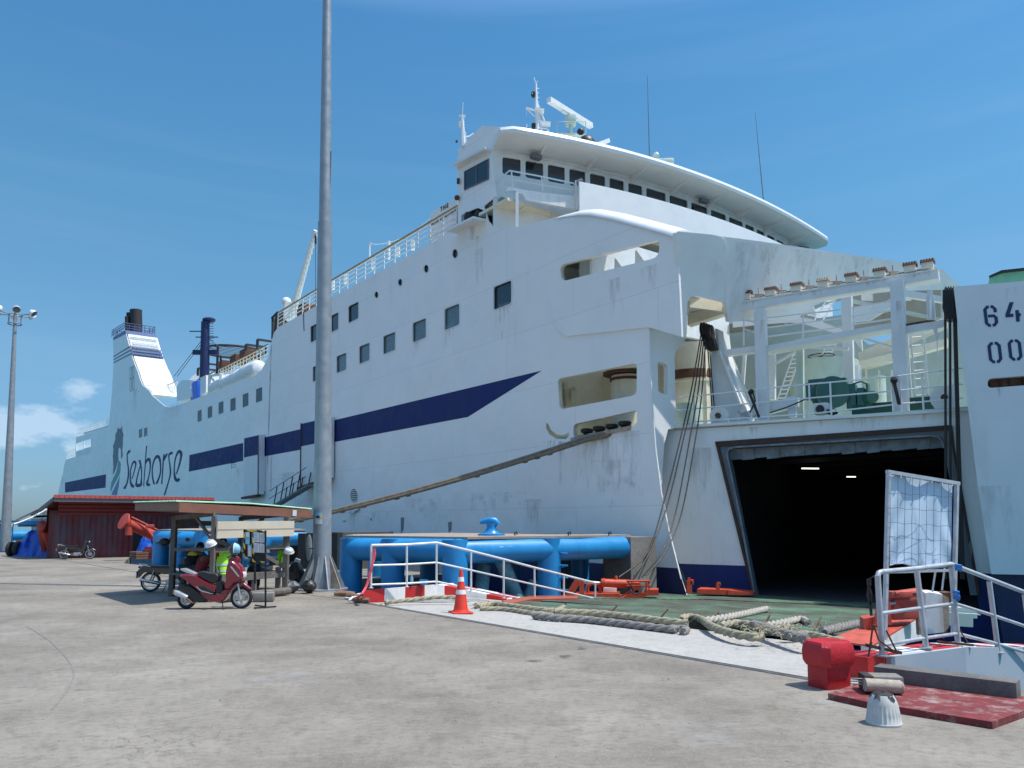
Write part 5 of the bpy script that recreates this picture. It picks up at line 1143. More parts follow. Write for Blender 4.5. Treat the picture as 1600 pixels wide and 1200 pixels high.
Tn = (J1-J2).normalized(); Wn = V((-Tn.y, Tn.x, 0)); Wn = -Wn if Wn.y < 0 else Wn
J0 = J1+Tn*.0; J3 = g0(1360, 1078)
kR1, kR3 = V((4.55, 10.05, 0)), V((6.25, 10.95, 0))
quay = [V((-400, -60, 0)), V((60, -60, 0)), V((60, 4, 0)), g0(1700, 1150), g0(1600, 1078), g0(1380, 1050), kR1+V((-.02, .02, 0)), J3, J2, J1, g0(566, 938), g0(545, 926), g0(519, 923), g0(507, 903), g0(565, 904.5), g0(640, 904), g0(700, 896), g0(700, 880), g0(560, 874), g0(505, 872), g0(400, 868), g0(345, 893), g0(250, 886), g0(193, 880), g0(205, 868), g0(140, 863), V((-34, 51, 0)), V((-60, 56, 0)), V((-400, 90, 0))]
mb = MB(); mb.prism([q-UP*0 for q in quay], (0, 0, -4.0)); o = mb.build('quay_apron', M['apron'], smooth=False); tag(o, kind='structure')
# thin dark joint lines and the steel edge strip
M['joint'] = mat('joint_sealant', (.05, .05, .048), .8, var=.4, scale=6)
mb = MB()
def gstrip(a, b, w, h=.004):
    d = (b-a).normalized(); n = V((-d.y, d.x, 0))*w/2; mb.prism([a-n, b-n, b+n, a+n], (0, 0, h))
gstrip(g0(90, 874), g0(225, 896), .06); gstrip(g0(225, 896), g0(560, 939.5), .035); 
tag(mb.build('expansion_joint', M['joint'], smooth=False), kind='structure')
mb = MB(); mb.prism([J1+Wn*-.10, J2+Wn*-.10, J2+Wn*-.02, J1+Wn*-.02], (0, 0, .006)); mb.prism([J1+Wn*.03, J2+Wn*.03, J2+Wn*.06, J1+Wn*.06], (0, 0, .003)); M['edge_steel'] = mat('edge_steel', (.07, .07, .07), .6, var=.4, scale=5); tag(mb.build('edge_strip', M['edge_steel'], smooth=False), kind='structure')
# faint painted marks and spills on the apron
M['oldpaint'] = mat('worn_white_marking', (.38, .37, .34), .8, var=.3, scale=9); M['oldblue'] = mat('worn_blue_paint_spill', (.16, .21, .25), .8, var=.4, scale=6)
# water
m = bpy.data.materials.new('sea_water'); m.use_nodes = True; t = m.node_tree; b = t.nodes['Principled BSDF']
b.inputs['Base Color'].default_value = (.03, .13, .15, 1); b.inputs['Roughness'].default_value = .12; b.inputs['IOR'].default_value = 1.33
g = nd(t, 'ShaderNodeNewGeometry'); n1 = nd(t, 'ShaderNodeTexNoise'); n1.inputs['Scale'].default_value = .8; n1.inputs['Detail'].default_value = 6; t.links.new(g.outputs['Position'], n1.inputs[0])
bp = nd(t, 'ShaderNodeBump'); bp.inputs['Strength'].default_value = .6; bp.inputs['Distance'].default_value = .3; t.links.new(n1.outputs[0], bp.inputs['Height']); t.links.new(bp.outputs[0], b.inputs['Normal'])
mb = MB(); mb.add([(-9000, -3000, -2.6), (9000, -3000, -2.6), (9000, 12000, -2.6), (-9000, 12000, -2.6)], [(0, 1, 2, 3)]); tag(mb.build('sea', m, smooth=False), kind='structure')
M['hill'] = mat('far_shore_green', (.10, .17, .20), .9, var=.2, scale=.01)
mb = MB(); pts = []
for i in range(60):
    x = -3600+i*110; pts.append(V((x, 4200, -2.6+max(2, 13+9*math.sin(i*.37)+5*math.sin(i*1.3+1)+random.uniform(-2, 2)))))
mb.grid([[V((p.x, p.y, -2.6)) for p in pts], pts, [V((p.x, p.y+600, -2.6)) for p in pts]]); tag(mb.build('far_shore_hills', M['hill']), kind='structure')

def gstain(q, m, z=.004, name='ground_stain'):
    mb = MB(); mb.add([g0(x, y, z) for x, y in q], [(0, 1, 2, 3)]); return tag(mb.build(name, M[m], smooth=False), kind='structure')
gstain([(862, 1018), (900, 1017), (905, 1033), (866, 1034)], 'st_oil'); gstain([(820, 1026), (855, 1027), (852, 1040), (815, 1038)], 'st_oil', .005); gstain([(895, 1008), (920, 1008), (922, 1018), (896, 1018)], 'st_oil', .006); gstain([(1390, 1080), (1480, 1090), (1460, 1130), (1330, 1120)], 'st_pale', .005)
gstain([(620, 1080), (700, 1076), (710, 1100), (620, 1102)], 'st_brown'); gstain([(840, 1110), (920, 1110), (930, 1150), (830, 1150)], 'st_brown', .005); gstain([(1130, 1090), (1260, 1090), (1300, 1130), (1150, 1130)], 'st_brown', .006); gstain([(1210, 1085), (1350, 1095), (1360, 1120), (1200, 1112)], 'st_pale', .0045); gstain([(980, 1120), (1180, 1110), (1240, 1190), (1000, 1190)], 'st_pale', .0042); gstain([(330, 1040), (520, 1035), (560, 1080), (300, 1090)], 'st_pale', .0041); gstain([(230, 915), (330, 912), (340, 922), (220, 926)], 'st_brown', .0043)
mb = MB(); pa = [g0(x, y, .0045) for x, y in ((40, 978), (75, 1000), (105, 1030), (115, 1055), (100, 1085), (80, 1110))]; pa = spline(pa, 6); n_ = len(pa)
mb.grid([[p+V((-.008, 0, 0)), p+V((.010, .01, 0))] for p in pa])
M['tyremark'] = mat('tyre_mark', (.20, .185, .16), .9, var=.4, scale=20); tag(mb.build('tyre_mark', M['tyremark'], smooth=False), kind='structure')
mb = MB(); rnd = random.Random(4)
for k in range(260):
    y = 930+270*rnd.random()**1.3; x = rnd.uniform(-20, 1280 if y > 1075 else 560+(y-935)*4.4); s_ = rnd.uniform(.003, .009)*(1 if rnd.random() < .95 else 2); p = g0(x, y, s_*.3); mb.sphere(p, s_, 5, (rnd.uniform(.7, 1.4), rnd.uniform(.7, 1.4), .6))
o = mb.build('grit', M['oldc'], smooth=False); tag(o, kind='stuff'); o['label'] = 'loose grit and crumbs scattered over the concrete apron'; o['category'] = 'grit'
# ---- the ramp: concrete apron sloping to the ship's steel ramp
zG = P2.at(1184, 930).z
Ga = atY(744, 941, 20.7); Gb = atY(1300, 1006, 13.9)
mb = MB(); 
rows = []
n = 14
for i in range(n+1):
    t = i/n; top = lerp(J1, J3, t); bot = lerp(Ga, Gb, t) if True else 0
    bot = lerp(Ga, atY(1352, 1016, 12.9), t)
    rows.append([top, lerp(top, bot, .35)+UP*-.012, lerp(top, bot, .7)+UP*-.01, bot])
mb.grid(rows); mb.grid([[r[-1], r[-1]-UP*3] for r in rows]); mb.grid([[p, p-UP*3] for p in rows[0]]); mb.grid([[p, p-UP*3] for p in rows[-1]])
left_fill = [J1, g0(572, 938), g0(680, 930.5), Ga]
mb.add([J1, g0(568, 938), g0(682, 930), atY(740, 934, 21.4), atY(800, 940, 22.4), Ga], [(0, 5, 4, 3, 2, 1)])
tag(mb.build('ramp_slope', M['rampc'], ang=60), kind='structure')
PS = Plane(J1, (Ga-J1).cross(J2-J1) if (Ga-J1).cross(J2-J1).z > 0 else (J2-J1).cross(Ga-J1))
# ship ramp of green steel plates
ga, gb_, gc = Ga+UP*.05, Gb+UP*.06, P2.at(1340, 941)
PG = Plane(gc, (ga-gc).cross(gb_-gc) if (ga-gc).cross(gb_-gc).z > 0 else (gb_-gc).cross(ga-gc))
m = bpy.data.materials.new('worn_green_ramp_steel'); m.use_nodes = True; t = m.node_tree; b = t.nodes['Principled BSDF']; K = t.links
g = nd(t, 'ShaderNodeNewGeometry')
mpn = nd(t, 'ShaderNodeMapping'); mpn.inputs['Rotation'].default_value = (0, 0, math.atan2(P2.a.y, P2.a.x)); mpn.vector_type = 'TEXTURE'; K.new(g.outputs['Position'], mpn.inputs[0])
wv = nd(t, 'ShaderNodeTexWave', wave_type='BANDS', bands_direction='Y'); wv.inputs['Scale'].default_value = 1.6; wv.inputs['Distortion'].default_value = 1.2; wv.inputs['Detail'].default_value = 3; wv.inputs['Detail Scale'].default_value = 2; K.new(mpn.outputs[0], wv.inputs[0])
n1 = nd(t, 'ShaderNodeTexNoise'); n1.inputs['Scale'].default_value = .55; n1.inputs['Detail'].default_value = 9; n1.inputs['Roughness'].default_value = .7; K.new(g.outputs['Position'], n1.inputs[0])
n2 = nd(t, 'ShaderNodeTexNoise'); n2.inputs['Scale'].default_value = 12; n2.inputs['Detail'].default_value = 6; K.new(g.outputs['Position'], n2.inputs[0])
def RNG(v, a_, b_, c_=0, d_=1):
    r = nd(t, 'ShaderNodeMapRange'); r.inputs[1].default_value = a_; r.inputs[2].default_value = b_; r.inputs[3].default_value = c_; r.inputs[4].default_value = d_; K.new(v, r.inputs[0]); return r.outputs[0]
x1 = nd(t, 'ShaderNodeMixRGB'); x1.inputs[1].default_value = (.10, .25, .155, 1); x1.inputs[2].default_value = (.048, .038, .028, 1)
ad = nd(t, 'ShaderNodeMath', operation='ADD'); K.new(n1.outputs[0], ad.inputs[0]); K.new(RNG(wv.outputs[0], 0, 1, -.10, .10), ad.inputs[1]); K.new(RNG(ad.outputs[0], .35, .50, 0, .94), x1.inputs[0])
x2 = nd(t, 'ShaderNodeMixRGB'); K.new(x1.outputs[0], x2.inputs[1]); x2.inputs[2].default_value = (.17, .12, .09, 1); K.new(RNG(n2.outputs[0], .5, .75, 0, .55), x2.inputs[0]); K.new(x2.outputs[0], b.inputs['Base Color']); b.inputs['Roughness'].default_value = .75
bp = nd(t, 'ShaderNodeBump'); bp.inputs['Strength'].default_value = .6; bp.inputs['Distance'].default_value = .03; K.new(wv.outputs[0], bp.inputs['Height']); K.new(bp.outputs[0], b.inputs['Normal'])
M['rampg'] = m
rampT = thing('steel_ramp', 'worn green steel ramp laid from the open bow door onto the quay slope', 'ramp', (2, 20, -.4))
mb = MB(); mb.pxpoly(PG, [[(800, 934.5), (880, 930), (1000, 925), (1100, 922.5), (1184, 923), (1372, 934), (1520, 940), (1500, 950), (1372, 948), (1100, 936)]], .25, .0); mb.build('ramp_plate', M['rampg'], rampT, smooth=False)
mb = MB(); mb.pxpoly(PG, [[(800, 935), (1100, 937), (1372, 949), (1430, 953), (1352, 985), (1350, 985), (1230, 965)]], .2, .012); mb.build('ramp_plate', M['rampg'], rampT, smooth=False)
fl = [(745, 942), (805, 935), (870, 935.5), (862, 938.5), (893, 944.5), (900, 941), (955, 945.5), (948, 950), (1010, 958), (1022, 952), (1100, 956), (1230, 965), (1352, 985), (1345, 1003), (1290, 1009), (1180, 1001), (1040, 984), (950, 972), (850, 960)]
mb = MB(); mb.pxpoly(PG, [[(784, 938.5), (826, 931), (905, 930), (902, 934.5), (830, 936), (798, 943)]], .12, .055); M['rampred'] = mat('faded_red_ramp_paint', (.36, .085, .05), .7, var=.25, scale=5, stain=(.14, .09, .06), amt=.6, sscale=4); mb.build('red_edge_plate', M['rampred'], rampT, smooth=False)
q1 = [(745, 942.5), (803, 935.3), (868, 936), (858, 939), (852, 951)]; q2 = [(862, 938.5), (893, 943.5), (897, 940), (955, 944), (950, 949), (935, 968), (856, 953)]
for k in range(7):
    x0 = 792+k*80; x1_ = x0+78
    yt0, yt1 = 936.5+(x0-748)*.052, 936.5+(x1_-748)*.052; yb0, yb1 = 942+(x0-748)*.088, 942+(x1_-748)*.088
    mb = MB(); mb.pxpoly(PG, [[(x0+14, yt0-.5), (x1_+12, yt1-.5), (x1_, yb1), (x0, yb0)]], .14, .03+.006*(k % 2)); mb.build('finger_flap', M['rampg'], rampT, smooth=False)
    if k < 6:
        mb = MB(); mb.beam(PG.at(x1_+13, yt1, .035), PG.at(x1_+1, yb1-2, .035), .03, .012); mb.build('flap_hinge', M['rust'], rampT)

# ================================================================== BLUE PIPE DOLPHINS
M['bluepipe'] = mat('blue_pipe_paint', (.016, .235, .52), .38, var=.14, scale=1.6, stain=(.13, .13, .12), amt=.6, sscale=3.5, lo=.585, spec=.5)
M['bluepile'] = mat('barnacled_pile_paint', (.10, .27, .32), .8, var=.3, scale=5, stain=(.33, .36, .33), amt=.8, sscale=9, bump=.5)
M['deckc'] = concrete('dolphin_deck_concrete', (.30, .25, .21), (.38, .32, .27), (.45, .42, .38), crack=0, scale=2)
ZP = 1.16; RP = .35
dol = thing('pipe_dolphin', 'blue tubular dolphin with a concrete deck and a mooring hook beside the ferry bow', 'dolphin', (-1.2, 20.6, 0))
def dpt(px, Y, z): return V(((px-CX)/F*Y, Y, z))
cols = [(551, 24.1), (616, 23.2), (712, 21.9), (857, 23.5)]
ends = dpt(972, 25.3, ZP)
mb = MB(); dk = [dpt(540, 24.2, 1.5), dpt(731, 21.85, 1.5), dpt(905, 24.0, 1.5), dpt(985, 25.6, 1.5), V((2.5, 27.7, 1.5)), V((-2.6, 29.8, 1.5)), V((-5.4, 26.5, 1.5))]
mb.prism(dk, (0, 0, .07)); mb.build('deck_slab', M['deckc'], dol, smooth=False)
for px_, Y in cols:
    p = dpt(px_, Y, 0); mb = MB(); mb.tube([V((p.x, p.y, -3.4)), V((p.x, p.y, 1.49))], RP*(1.0 if px_ != 712 else 1.05), 24); mb.build('pipe_column', M['bluepipe'], dol)
for px_, Y in ((672, 26.3), (590, 28.5), (800, 27.5), (905, 27)):
    p = dpt(px_, Y, 0); mb = MB(); mb.tube([V((p.x, p.y, -3.4)), V((p.x, p.y, 1.49))], RP*.9, 20); mb.build('pipe_column', M['bluepipe'], dol)
pp = [dpt(a, b_, ZP) for a, b_ in cols]+[ends]
for a, b_ in zip(pp[:-1], pp[1:]):
    mb = MB(); mb.tube([a, b_], RP, 24); w1 = lerp(a, b_, .3); mb.tube([w1-(b_-a).normalized()*.02, w1+(b_-a).normalized()*.02], RP*1.012, 24); mb.build('cross_pipe', M['bluepipe'], dol)
mb = MB(); mb.tube([pp[0], pp[0]+V((1.1, 4.0, 0))], RP, 20); mb.tube([pp[2], pp[2]+V((2.0, 6.0, 0))], RP, 20); mb.build('cross_pipe', M['bluepipe'], dol)
for a, b_, r in ((dpt(757, 23.2, .65), dpt(744, 21.9, -1.3), .21), (dpt(783, 23, .9), dpt(835, 23.4, -1.6), .22), (dpt(835, 23.6, .2), dpt(800, 23.2, -1.6), .18)):
    mb = MB(); mb.tube([a, b_], r, 16); mb.build('raking_pile', M['bluepile'], dol)
mb = MB()
for k in range(6):
    p = dpt(878, 23.5, 1.05-.36*k); mb.tube([dpt(866, 23.5, p.z), dpt(886, 23.2, p.z)], .025, 5); mb.tube([dpt(866, 23.5, p.z-.12), dpt(886, 23.2, p.z)], .018, 5)
mb.build('rung', M['bluepipe'], dol)
hk = thing('mooring_bollard', 'blue cast mooring hook bollard bolted on the dolphin deck', 'bollard', dpt(768, 24.0, 1.57))
c = dpt(768, 24.0, 1.57); mb = MB(); mb.lathe(c, [(.42, 0), (.42, .05), (.36, .07)], 20); mb.lathe(c, [(.25, .05), (.16, .13), (.12, .26), (.14, .40)], 18, sx=1.2); mb.build('base_plate', M['bluepipe'], hk)
mb = MB(); R = Matrix.Rotation(0.1, 3, 'Z'); mb.tube([c+V((.21, 0, .33)), c+V((.10, 0, .44)), c+V((-.08, 0, .47)), c+V((-.24, 0, .44)), c+V((-.36, 0, .40))], [.10, .13, .11, .085, .06], 12, flat=.85); mb.build('horn', M['bluepipe'], hk)
for k, px_ in enumerate((774, 788, 800, 812)):
    p = dpt(px_, 22.6+.16*k, ZP+.04); nrm = V((.51, -.86, 0)); mb = MB(); mb.box(p+nrm*(RP+.012), (.12, .012, .18), .535); mb.build('notice_paper', None, dol)
    bpy.data.objects[mb and COL.objects[-1].name].data.materials.append(M['white_clean'])
mb = MB()
for px_ in (806, 889, 952): mb.tube([dpt(px_-1.5, 24, 1.57), dpt(px_-2, 24, 1.66), dpt(px_+1, 24, 1.69), dpt(px_+2, 24, 1.6)], .025, 5)
mb.build('lifting_eye', M['soot'], dol)
# concrete piers carrying the dolphin and the fender blocks along the berth
def pier(px0, Y0, px1, Y1, ztop, depth, label, m='darkc', grp=None):
    a, b_ = dpt(px0, Y0, 0), dpt(px1, Y1, 0); d = (b_-a); n = V((-d.y, d.x, 0)).normalized(); n = n if n.y > 0 else -n
    o_ = tag(MB().prism([V((*a.xy, -3.5)), V((*b_.xy, -3.5)), V((*b_.xy, ztop)), V((*a.xy, ztop))], n*depth).build('concrete_pier', M[m], smooth=False), label, 'pier', grp); return o_
pier(984, 25.0, 1023, 25.6, 1.5, 1.4, 'weathered concrete pier at the ferry bow, right end of the blue dolphin', 'oldc')
pier(942, 25.5, 984, 25.02, .9, 1.4, 'stained concrete pier with shade painted into its darker tone, under the right end of the blue pipes', 'darkc')  # shaded face of the pier, its shade painted in by the darker concrete
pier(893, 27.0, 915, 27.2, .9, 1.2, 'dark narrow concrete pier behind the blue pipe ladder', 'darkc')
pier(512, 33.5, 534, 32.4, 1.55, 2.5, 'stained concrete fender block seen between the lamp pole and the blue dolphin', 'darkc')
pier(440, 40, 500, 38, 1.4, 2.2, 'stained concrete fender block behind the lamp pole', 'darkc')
pier(534, 32.6, 541, 33.0, 1.5, 2.0, 'black rubber fender between concrete block and ship side', 'rubber')
for k, (x, y, w_) in enumerate(((470, 878, 14), (540, 873, 9), (575, 872, 14), (560, 879, 7))):
    p = g0(x, y); mb = MB(); mb.bbox(p+UP*.15, (w_*p.y/F, .5, .3), .04, .4); tag(mb.build('kerb_block', M['oldc'], smooth=False), ['low concrete kerb block right of the shelter', 'small concrete kerb block at the berth edge beside the lamp pole', 'concrete kerb block behind the blue pipe', 'rough stone at the berth edge behind the blue pipe'][k], 'kerb block')
mb = MB(); a, b_ = g0(505, 872), g0(700, 880); mb.prism([a, b_, b_+V((.3, .8, 0)), a+V((.3, .8, 0))], (0, 0, .22)); tag(mb.build('berth_kerb', M['oldc'], smooth=False), 'long low concrete kerb along the berth edge behind the blue pipes', 'kerb')
# second dolphin behind the shelter
dol2 = thing('pipe_dolphin', 'blue tubular dolphin running behind the wooden shelter', 'dolphin', (-16, 35.5, 0))
c2 = [(256, 36.5), (283, 34.8), (322, 34.2), (383, 34.8)]; Z2 = 1.22
for px_, Y in c2: p = dpt(px_, Y, 0); mb = MB(); mb.tube([V((p.x, p.y, -3)), V((p.x, p.y, 1.55))], RP*1.05, 20); mb.build('pipe_column', M['bluepipe'], dol2)
pp = [dpt(a, b_, Z2) for a, b_ in c2]+[dpt(478, 36.5, Z2)]
for a, b_ in zip(pp[:-1], pp[1:]): mb = MB(); mb.tube([a, b_], RP, 20); mb.build('cross_pipe', M['bluepipe'], dol2)
mb = MB(); mb.tube([dpt(384, 34.6, Z2), dpt(392, 34.3, .3)], .22, 14); mb.tube([dpt(400, 34.8, .2), dpt(425, 35.2, Z2)], .22, 14); mb.build('raking_pile', M['bluepipe'], dol2)
mb = MB(); mb.prism([dpt(250, 36.5, 1.56), dpt(322, 33.8, 1.56), dpt(480, 36.3, 1.56), dpt(470, 42, 1.56), dpt(300, 42, 1.56)], (0, 0, .07)); mb.build('deck_slab', M['deckc'], dol2, smooth=False)
mb = MB(); 
for px_, Y in ((301, 34.1),): p = dpt(px_, Y, Z2); mb.lathe(p+V((0, -.30, 0)), [(.09, -.05), (.09, .03)], 14, Matrix.Rotation(PI/2, 3, 'X')); 
mb.build('drain_hole', M['black'], dol2)
# third dolphin at the far left
dol3 = thing('pipe_dolphin', 'small blue tubular dolphin over the water behind the tarpaulin heap at far left', 'dolphin', (-34, 56, 0))
mb = MB(); mb.tube([dpt(13, 55, -3), dpt(13, 55, 1.6)], .42, 16); mb.build('pipe_column', M['bluepipe'], dol3)
mb = MB(); mb.tube([dpt(13, 55, 1.0), dpt(66, 57, 1.0)], .36, 16); mb.build('cross_pipe', M['bluepipe'], dol3)

# ================================================================== KERBS, RAILINGS, CONE
M['red'] = mat('red_kerb_paint', (.52, .018, .02), .5, var=.12, scale=4, stain=(.25, .05, .04), amt=.5, sscale=6)
M['kwhite'] = mat('white_kerb_paint', (.78, .78, .76), .55, var=.06, scale=3, stain=(.4, .38, .35), amt=.35, sscale=5)
M['railp'] = mat('silver_rail_paint', (.50, .51, .53), .38, metal=.25, var=.1, scale=4, stain=(.25, .24, .24), amt=.5, sscale=6)
M['railw'] = mat('white_rail_paint', (.66, .67, .69), .4, metal=.1, var=.08, scale=4)
def kerb_run(name, label, pts, tops, wvec, mats, stripes):
    th_ = thing(name, label, 'kerb', pts[0])
    L_ = [0]
    for a, b_ in zip(pts[:-1], pts[1:]): L_.append(L_[-1]+(b_-a).length)
    def P_(s_):
        for i in range(len(pts)-1):
            if s_ <= L_[i+1]+1e-6: t = (s_-L_[i])/(L_[i+1]-L_[i]); return lerp(pts[i], pts[i+1], t), lerp(tops[i], tops[i+1], t)
        return pts[-1], tops[-1]
    N_ = stripes
    for k in range(N_):
        s0, s1 = L_[-1]*k/N_, L_[-1]*(k+1)/N_
        brk = [s0]+[l for l in L_[1:-1] if s0+1e-3 < l < s1-1e-3]+[s1]
        mb = MB()
        for a, b_ in zip(brk[:-1], brk[1:]):
            (p, z0), (q, z1) = P_(a), P_(b_)
            mb.prism([V((p.x, p.y, p.z-.5)), V((q.x, q.y, q.z-.5)), V((q.x, q.y, q.z+z1)), V((p.x, p.y, p.z+z0))], wvec)
        mb.build('red_block' if mats[k % 2] == 'red' else 'white_block', M[mats[k % 2]], th_, smooth=False)
    return th_
kA, kB, kC = g0(567, 942), g0(684, 931), atY(822, 943.5, 22.6)
kerb_run('striped_kerb', 'red and white striped kerb under the left railing behind the traffic cone', [kA, kB, kC], [.31, .31, .05], V((.35, .42, 0)), ['red', 'kwhite'], 8)
def pipe_rail(name, label, posts, hs, m, r=.028, loc=None):
    th_ = thing(name, label, 'railing', loc or posts[0][1])
    for lv, nm in zip(hs, ('handrail', 'middle_rail', 'lower_rail')):
        mb = MB(); mb.tube([lerp(b_, t_, lv) for t_, b_ in posts], r*(1.15 if lv == 1 else .85), 10); mb.build(nm, m, th_)
    for t_, b_ in posts: mb = MB(); mb.tube([t_, b_], r, 10); mb.lathe(b_, [(r*2.2, 0), (r*2.2, .012)], 10); mb.build('post', m, th_)
    return th_
def post(xt, yt, xb, yb_, Y): return (atY(xt, yt, Y), atY(xb, yb_, Y))
lp_ = [post(580, 852, 579.5, 919, 19.05), post(635.5, 851, 635.5, 917, 19.7), post(682, 848, 682, 914, 20.1), post(736, 861, 736, 925, 20.7), post(787, 874, 787, 935, 21.3), post(835, 887, 835.5, 944, 21.9), post(881, 898.5, 881, 953, 22.5), post(930, 911, 930, 963, 23.1)]
pipe_rail('pipe_railing', 'white pipe railing on the striped kerb in front of the blue dolphin', lp_, (1, .53, .08), M['railw'])
mb = MB(); pts = [atY(583, 857, 19.0), atY(584, 868, 18.98), atY(580, 885, 18.9), atY(572, 915, 18.8), atY(563, 930, 18.6), g0(555, 938, .03)]; mb.tube(spline(pts, 5), .022, 6); mb.tube([p+V((.03, 0, .01)) for p in spline(pts, 5)], .02, 6)
tag(mb.build('barrier_tape', mat('red_white_tape', (.6, .08, .10), .5, var=.7, scale=18)), 'red and white barrier tape hanging from the corner post of the left railing', 'tape')
# right kerb, its pale wall, and the right railing
kD = kR3+V((2.9, 2.5, -.35))
kerb_run('striped_kerb', 'red and white striped kerb under the right railing beside the red bollard', [kR1, kR3, kD], [.27, .27, .22], V((-.28, .30, 0)), ['red', 'kwhite'], 9)
M['palewall'] = mat('pale_grey_wall_paint', (.37, .41, .46), .7, var=.08, scale=3, stain=(.3, .32, .34), amt=.4, sscale=3)
mb = MB(); a, b_, c_ = kR1+V((.35, .10, 0)), kR3+V((.05, -.05, 0)), kD+V((.05, -.05, 0))
mb.prism([V((*a.xy, -1)), V((*b_.xy, -1)), V((*b_.xy, .262)), V((*a.xy, .262))], V((-.04, .06, 0)))
mb.prism([V((*b_.xy, -1)), V((*c_.xy, -1)), V((*c_.xy, -.14)), V((*b_.xy, .262))], V((-.04, .06, 0)))
tag(mb.build('parapet_face', M['palewall'], smooth=False), 'pale grey painted parapet below the right striped kerb', 'wall')
rr_ = [post(1371, 894, 1378.5, 1024, 10.15), post(1432, 888.5, 1447, 1012, 10.65), post(1486, 881.5, 1497, 1005, 11.1), post(1545, 904, 1560, 1020, 11.8), post(1600, 925, 1615, 1036, 12.5), post(1655, 946, 1670, 1050, 13.2)]
th_ = thing('pipe_railing', 'grey pipe railing with the hanging white sheet, right of the steel ramp', 'railing', rr_[0][1])
for lv, nm in ((1, 'handrail'), (.5, 'middle_rail'), (.12, 'lower_rail')):
    mb = MB(); pts = [lerp(b_, t_, lv) for t_, b_ in rr_]
    if lv == 1: pts = [lerp(rr_[0][1], rr_[0][0], .94)]+[rr_[0][0]+(rr_[1][0]-rr_[0][0]).normalized()*.03+UP*-.01, rr_[0][0]+(rr_[1][0]-rr_[0][0]).normalized()*.09]+pts[1:]
    mb.tube(pts, .034 if lv == 1 else .025, 12); mb.build(nm, M['railp'], th_)
for t_, b_ in rr_: mb = MB(); mb.tube([lerp(b_, t_, .96), b_], .037, 12); mb.lathe(b_, [(.08, -.01), (.08, .012)], 12); mb.build('post', M['railp'], th_)
# cone
cp = PS.at(720, 958); cone = thing('traffic_cone', 'orange traffic cone with two white bands on the pale concrete ramp', 'cone', cp)
M['orange'] = mat('orange_cone_plastic', (.78, .05, .025), .5, var=.12, scale=6, stain=(.3, .06, .04), amt=.35, sscale=9); M['reflect'] = mat('white_cone_band', (.75, .75, .74), .4, var=.08, scale=12)
mb = MB(); mb.bbox(cp+UP*.02, (.46, .46, .04), .015, .35); mb.lathe(cp, [(.19, .035), (.175, .07), (.17, .08)], 24); mb.build('base', M['orange'], cone)
mb = MB(); H_ = .96; mb.lathe(cp, [(.165, .06), (.035, H_-.02), (.034, H_), (.02, H_+.005)], 24); mb.build('cone_body', M['orange'], cone)
for z0, z1 in ((.42, .52), (.70, .80)): r0, r1 = .165-.13*(z0-.06)/(H_-.08)+.004, .165-.13*(z1-.06)/(H_-.08)+.004; mb = MB(); mb.lathe(cp, [(r0, z0), (r1, z1)], 24, caps=False); mb.build('white_band', M['reflect'], cone)
# ---- hawsers
M['hemp'] = mat('frayed_hemp_rope', (.40, .36, .25), .95, var=.3, scale=9, stain=(.20, .18, .13), amt=.6, sscale=14, bump=1, bscale=90)
M['greyrope'] = mat('grey_braided_rope', (.27, .25, .235), .95, var=.25, scale=9, stain=(.13, .12, .12), amt=.6, sscale=12, bump=1, bscale=90)
M['palerope'] = mat('pale_worn_rope', (.46, .42, .36), .95, var=.25, scale=10, stain=(.28, .25, .2), amt=.5, sscale=14, bump=1, bscale=90)
M['greenrope'] = mat('green_frayed_strands', (.35, .5, .33), .95, var=.3, scale=14)
def hawser(pts, r, m, label, twist=9.0, fray=(0, 0), grp='hawsers lying on the ramp'):
    r *= .74; P_ = [p-UP*r*.3 for p in spline(pts, 10)]; mb = MB(); s_ = 0; L_ = [0]
    for a, b_ in zip(P_[:-1], P_[1:]): L_.append(L_[-1]+(b_-a).length)
    Q = []; n = int(L_[-1]/.03); j = 0
    for i in range(n+1):
        d = L_[-1]*i/n
        while j < len(L_)-2 and L_[j+1] < d: j += 1
        Q.append(lerp(P_[j], P_[j+1], (d-L_[j])/max(1e-6, L_[j+1]-L_[j])))
    for k in range(3):
        st = []
        for i, p in enumerate(Q):
            t = (Q[min(i+1, n)]-Q[max(i-1, 0)]).normalized(); x = t.cross(UP).normalized(); y = x.cross(t); a = i*.03*twist+k*2*PI/3
            st.append(p+(x*math.cos(a)+y*math.sin(a))*r*.48)
        mb.tube(st, [r*.60*(1+.06*math.sin(i*.7+k)) for i in range(len(st))], 7)
    for e, cnt in ((Q[0]-(Q[3]-Q[0]).normalized()*0, fray[0]), (Q[-1], fray[1])):
        dr = (Q[0]-Q[5]).normalized() if e is Q[0] or (e-Q[0]).length < 1e-6 else (Q[-1]-Q[-6]).normalized()
        for q in range(cnt):
            o_ = V((random.uniform(-1, 1), random.uniform(-1, 1), random.uniform(-.6, .6)))*r
            mb.tube([e+o_*.4, e+dr*.06+o_, e+dr*random.uniform(.08, .2)+o_*1.6-UP*.02], .008, 4)
    ob = mb.build('mooring_hawser', m, ang=80); tag(ob, label, 'rope', grp); return ob
def rp(pl, lst, up=.08): return [pl.at(x, y, up) for x, y in lst]
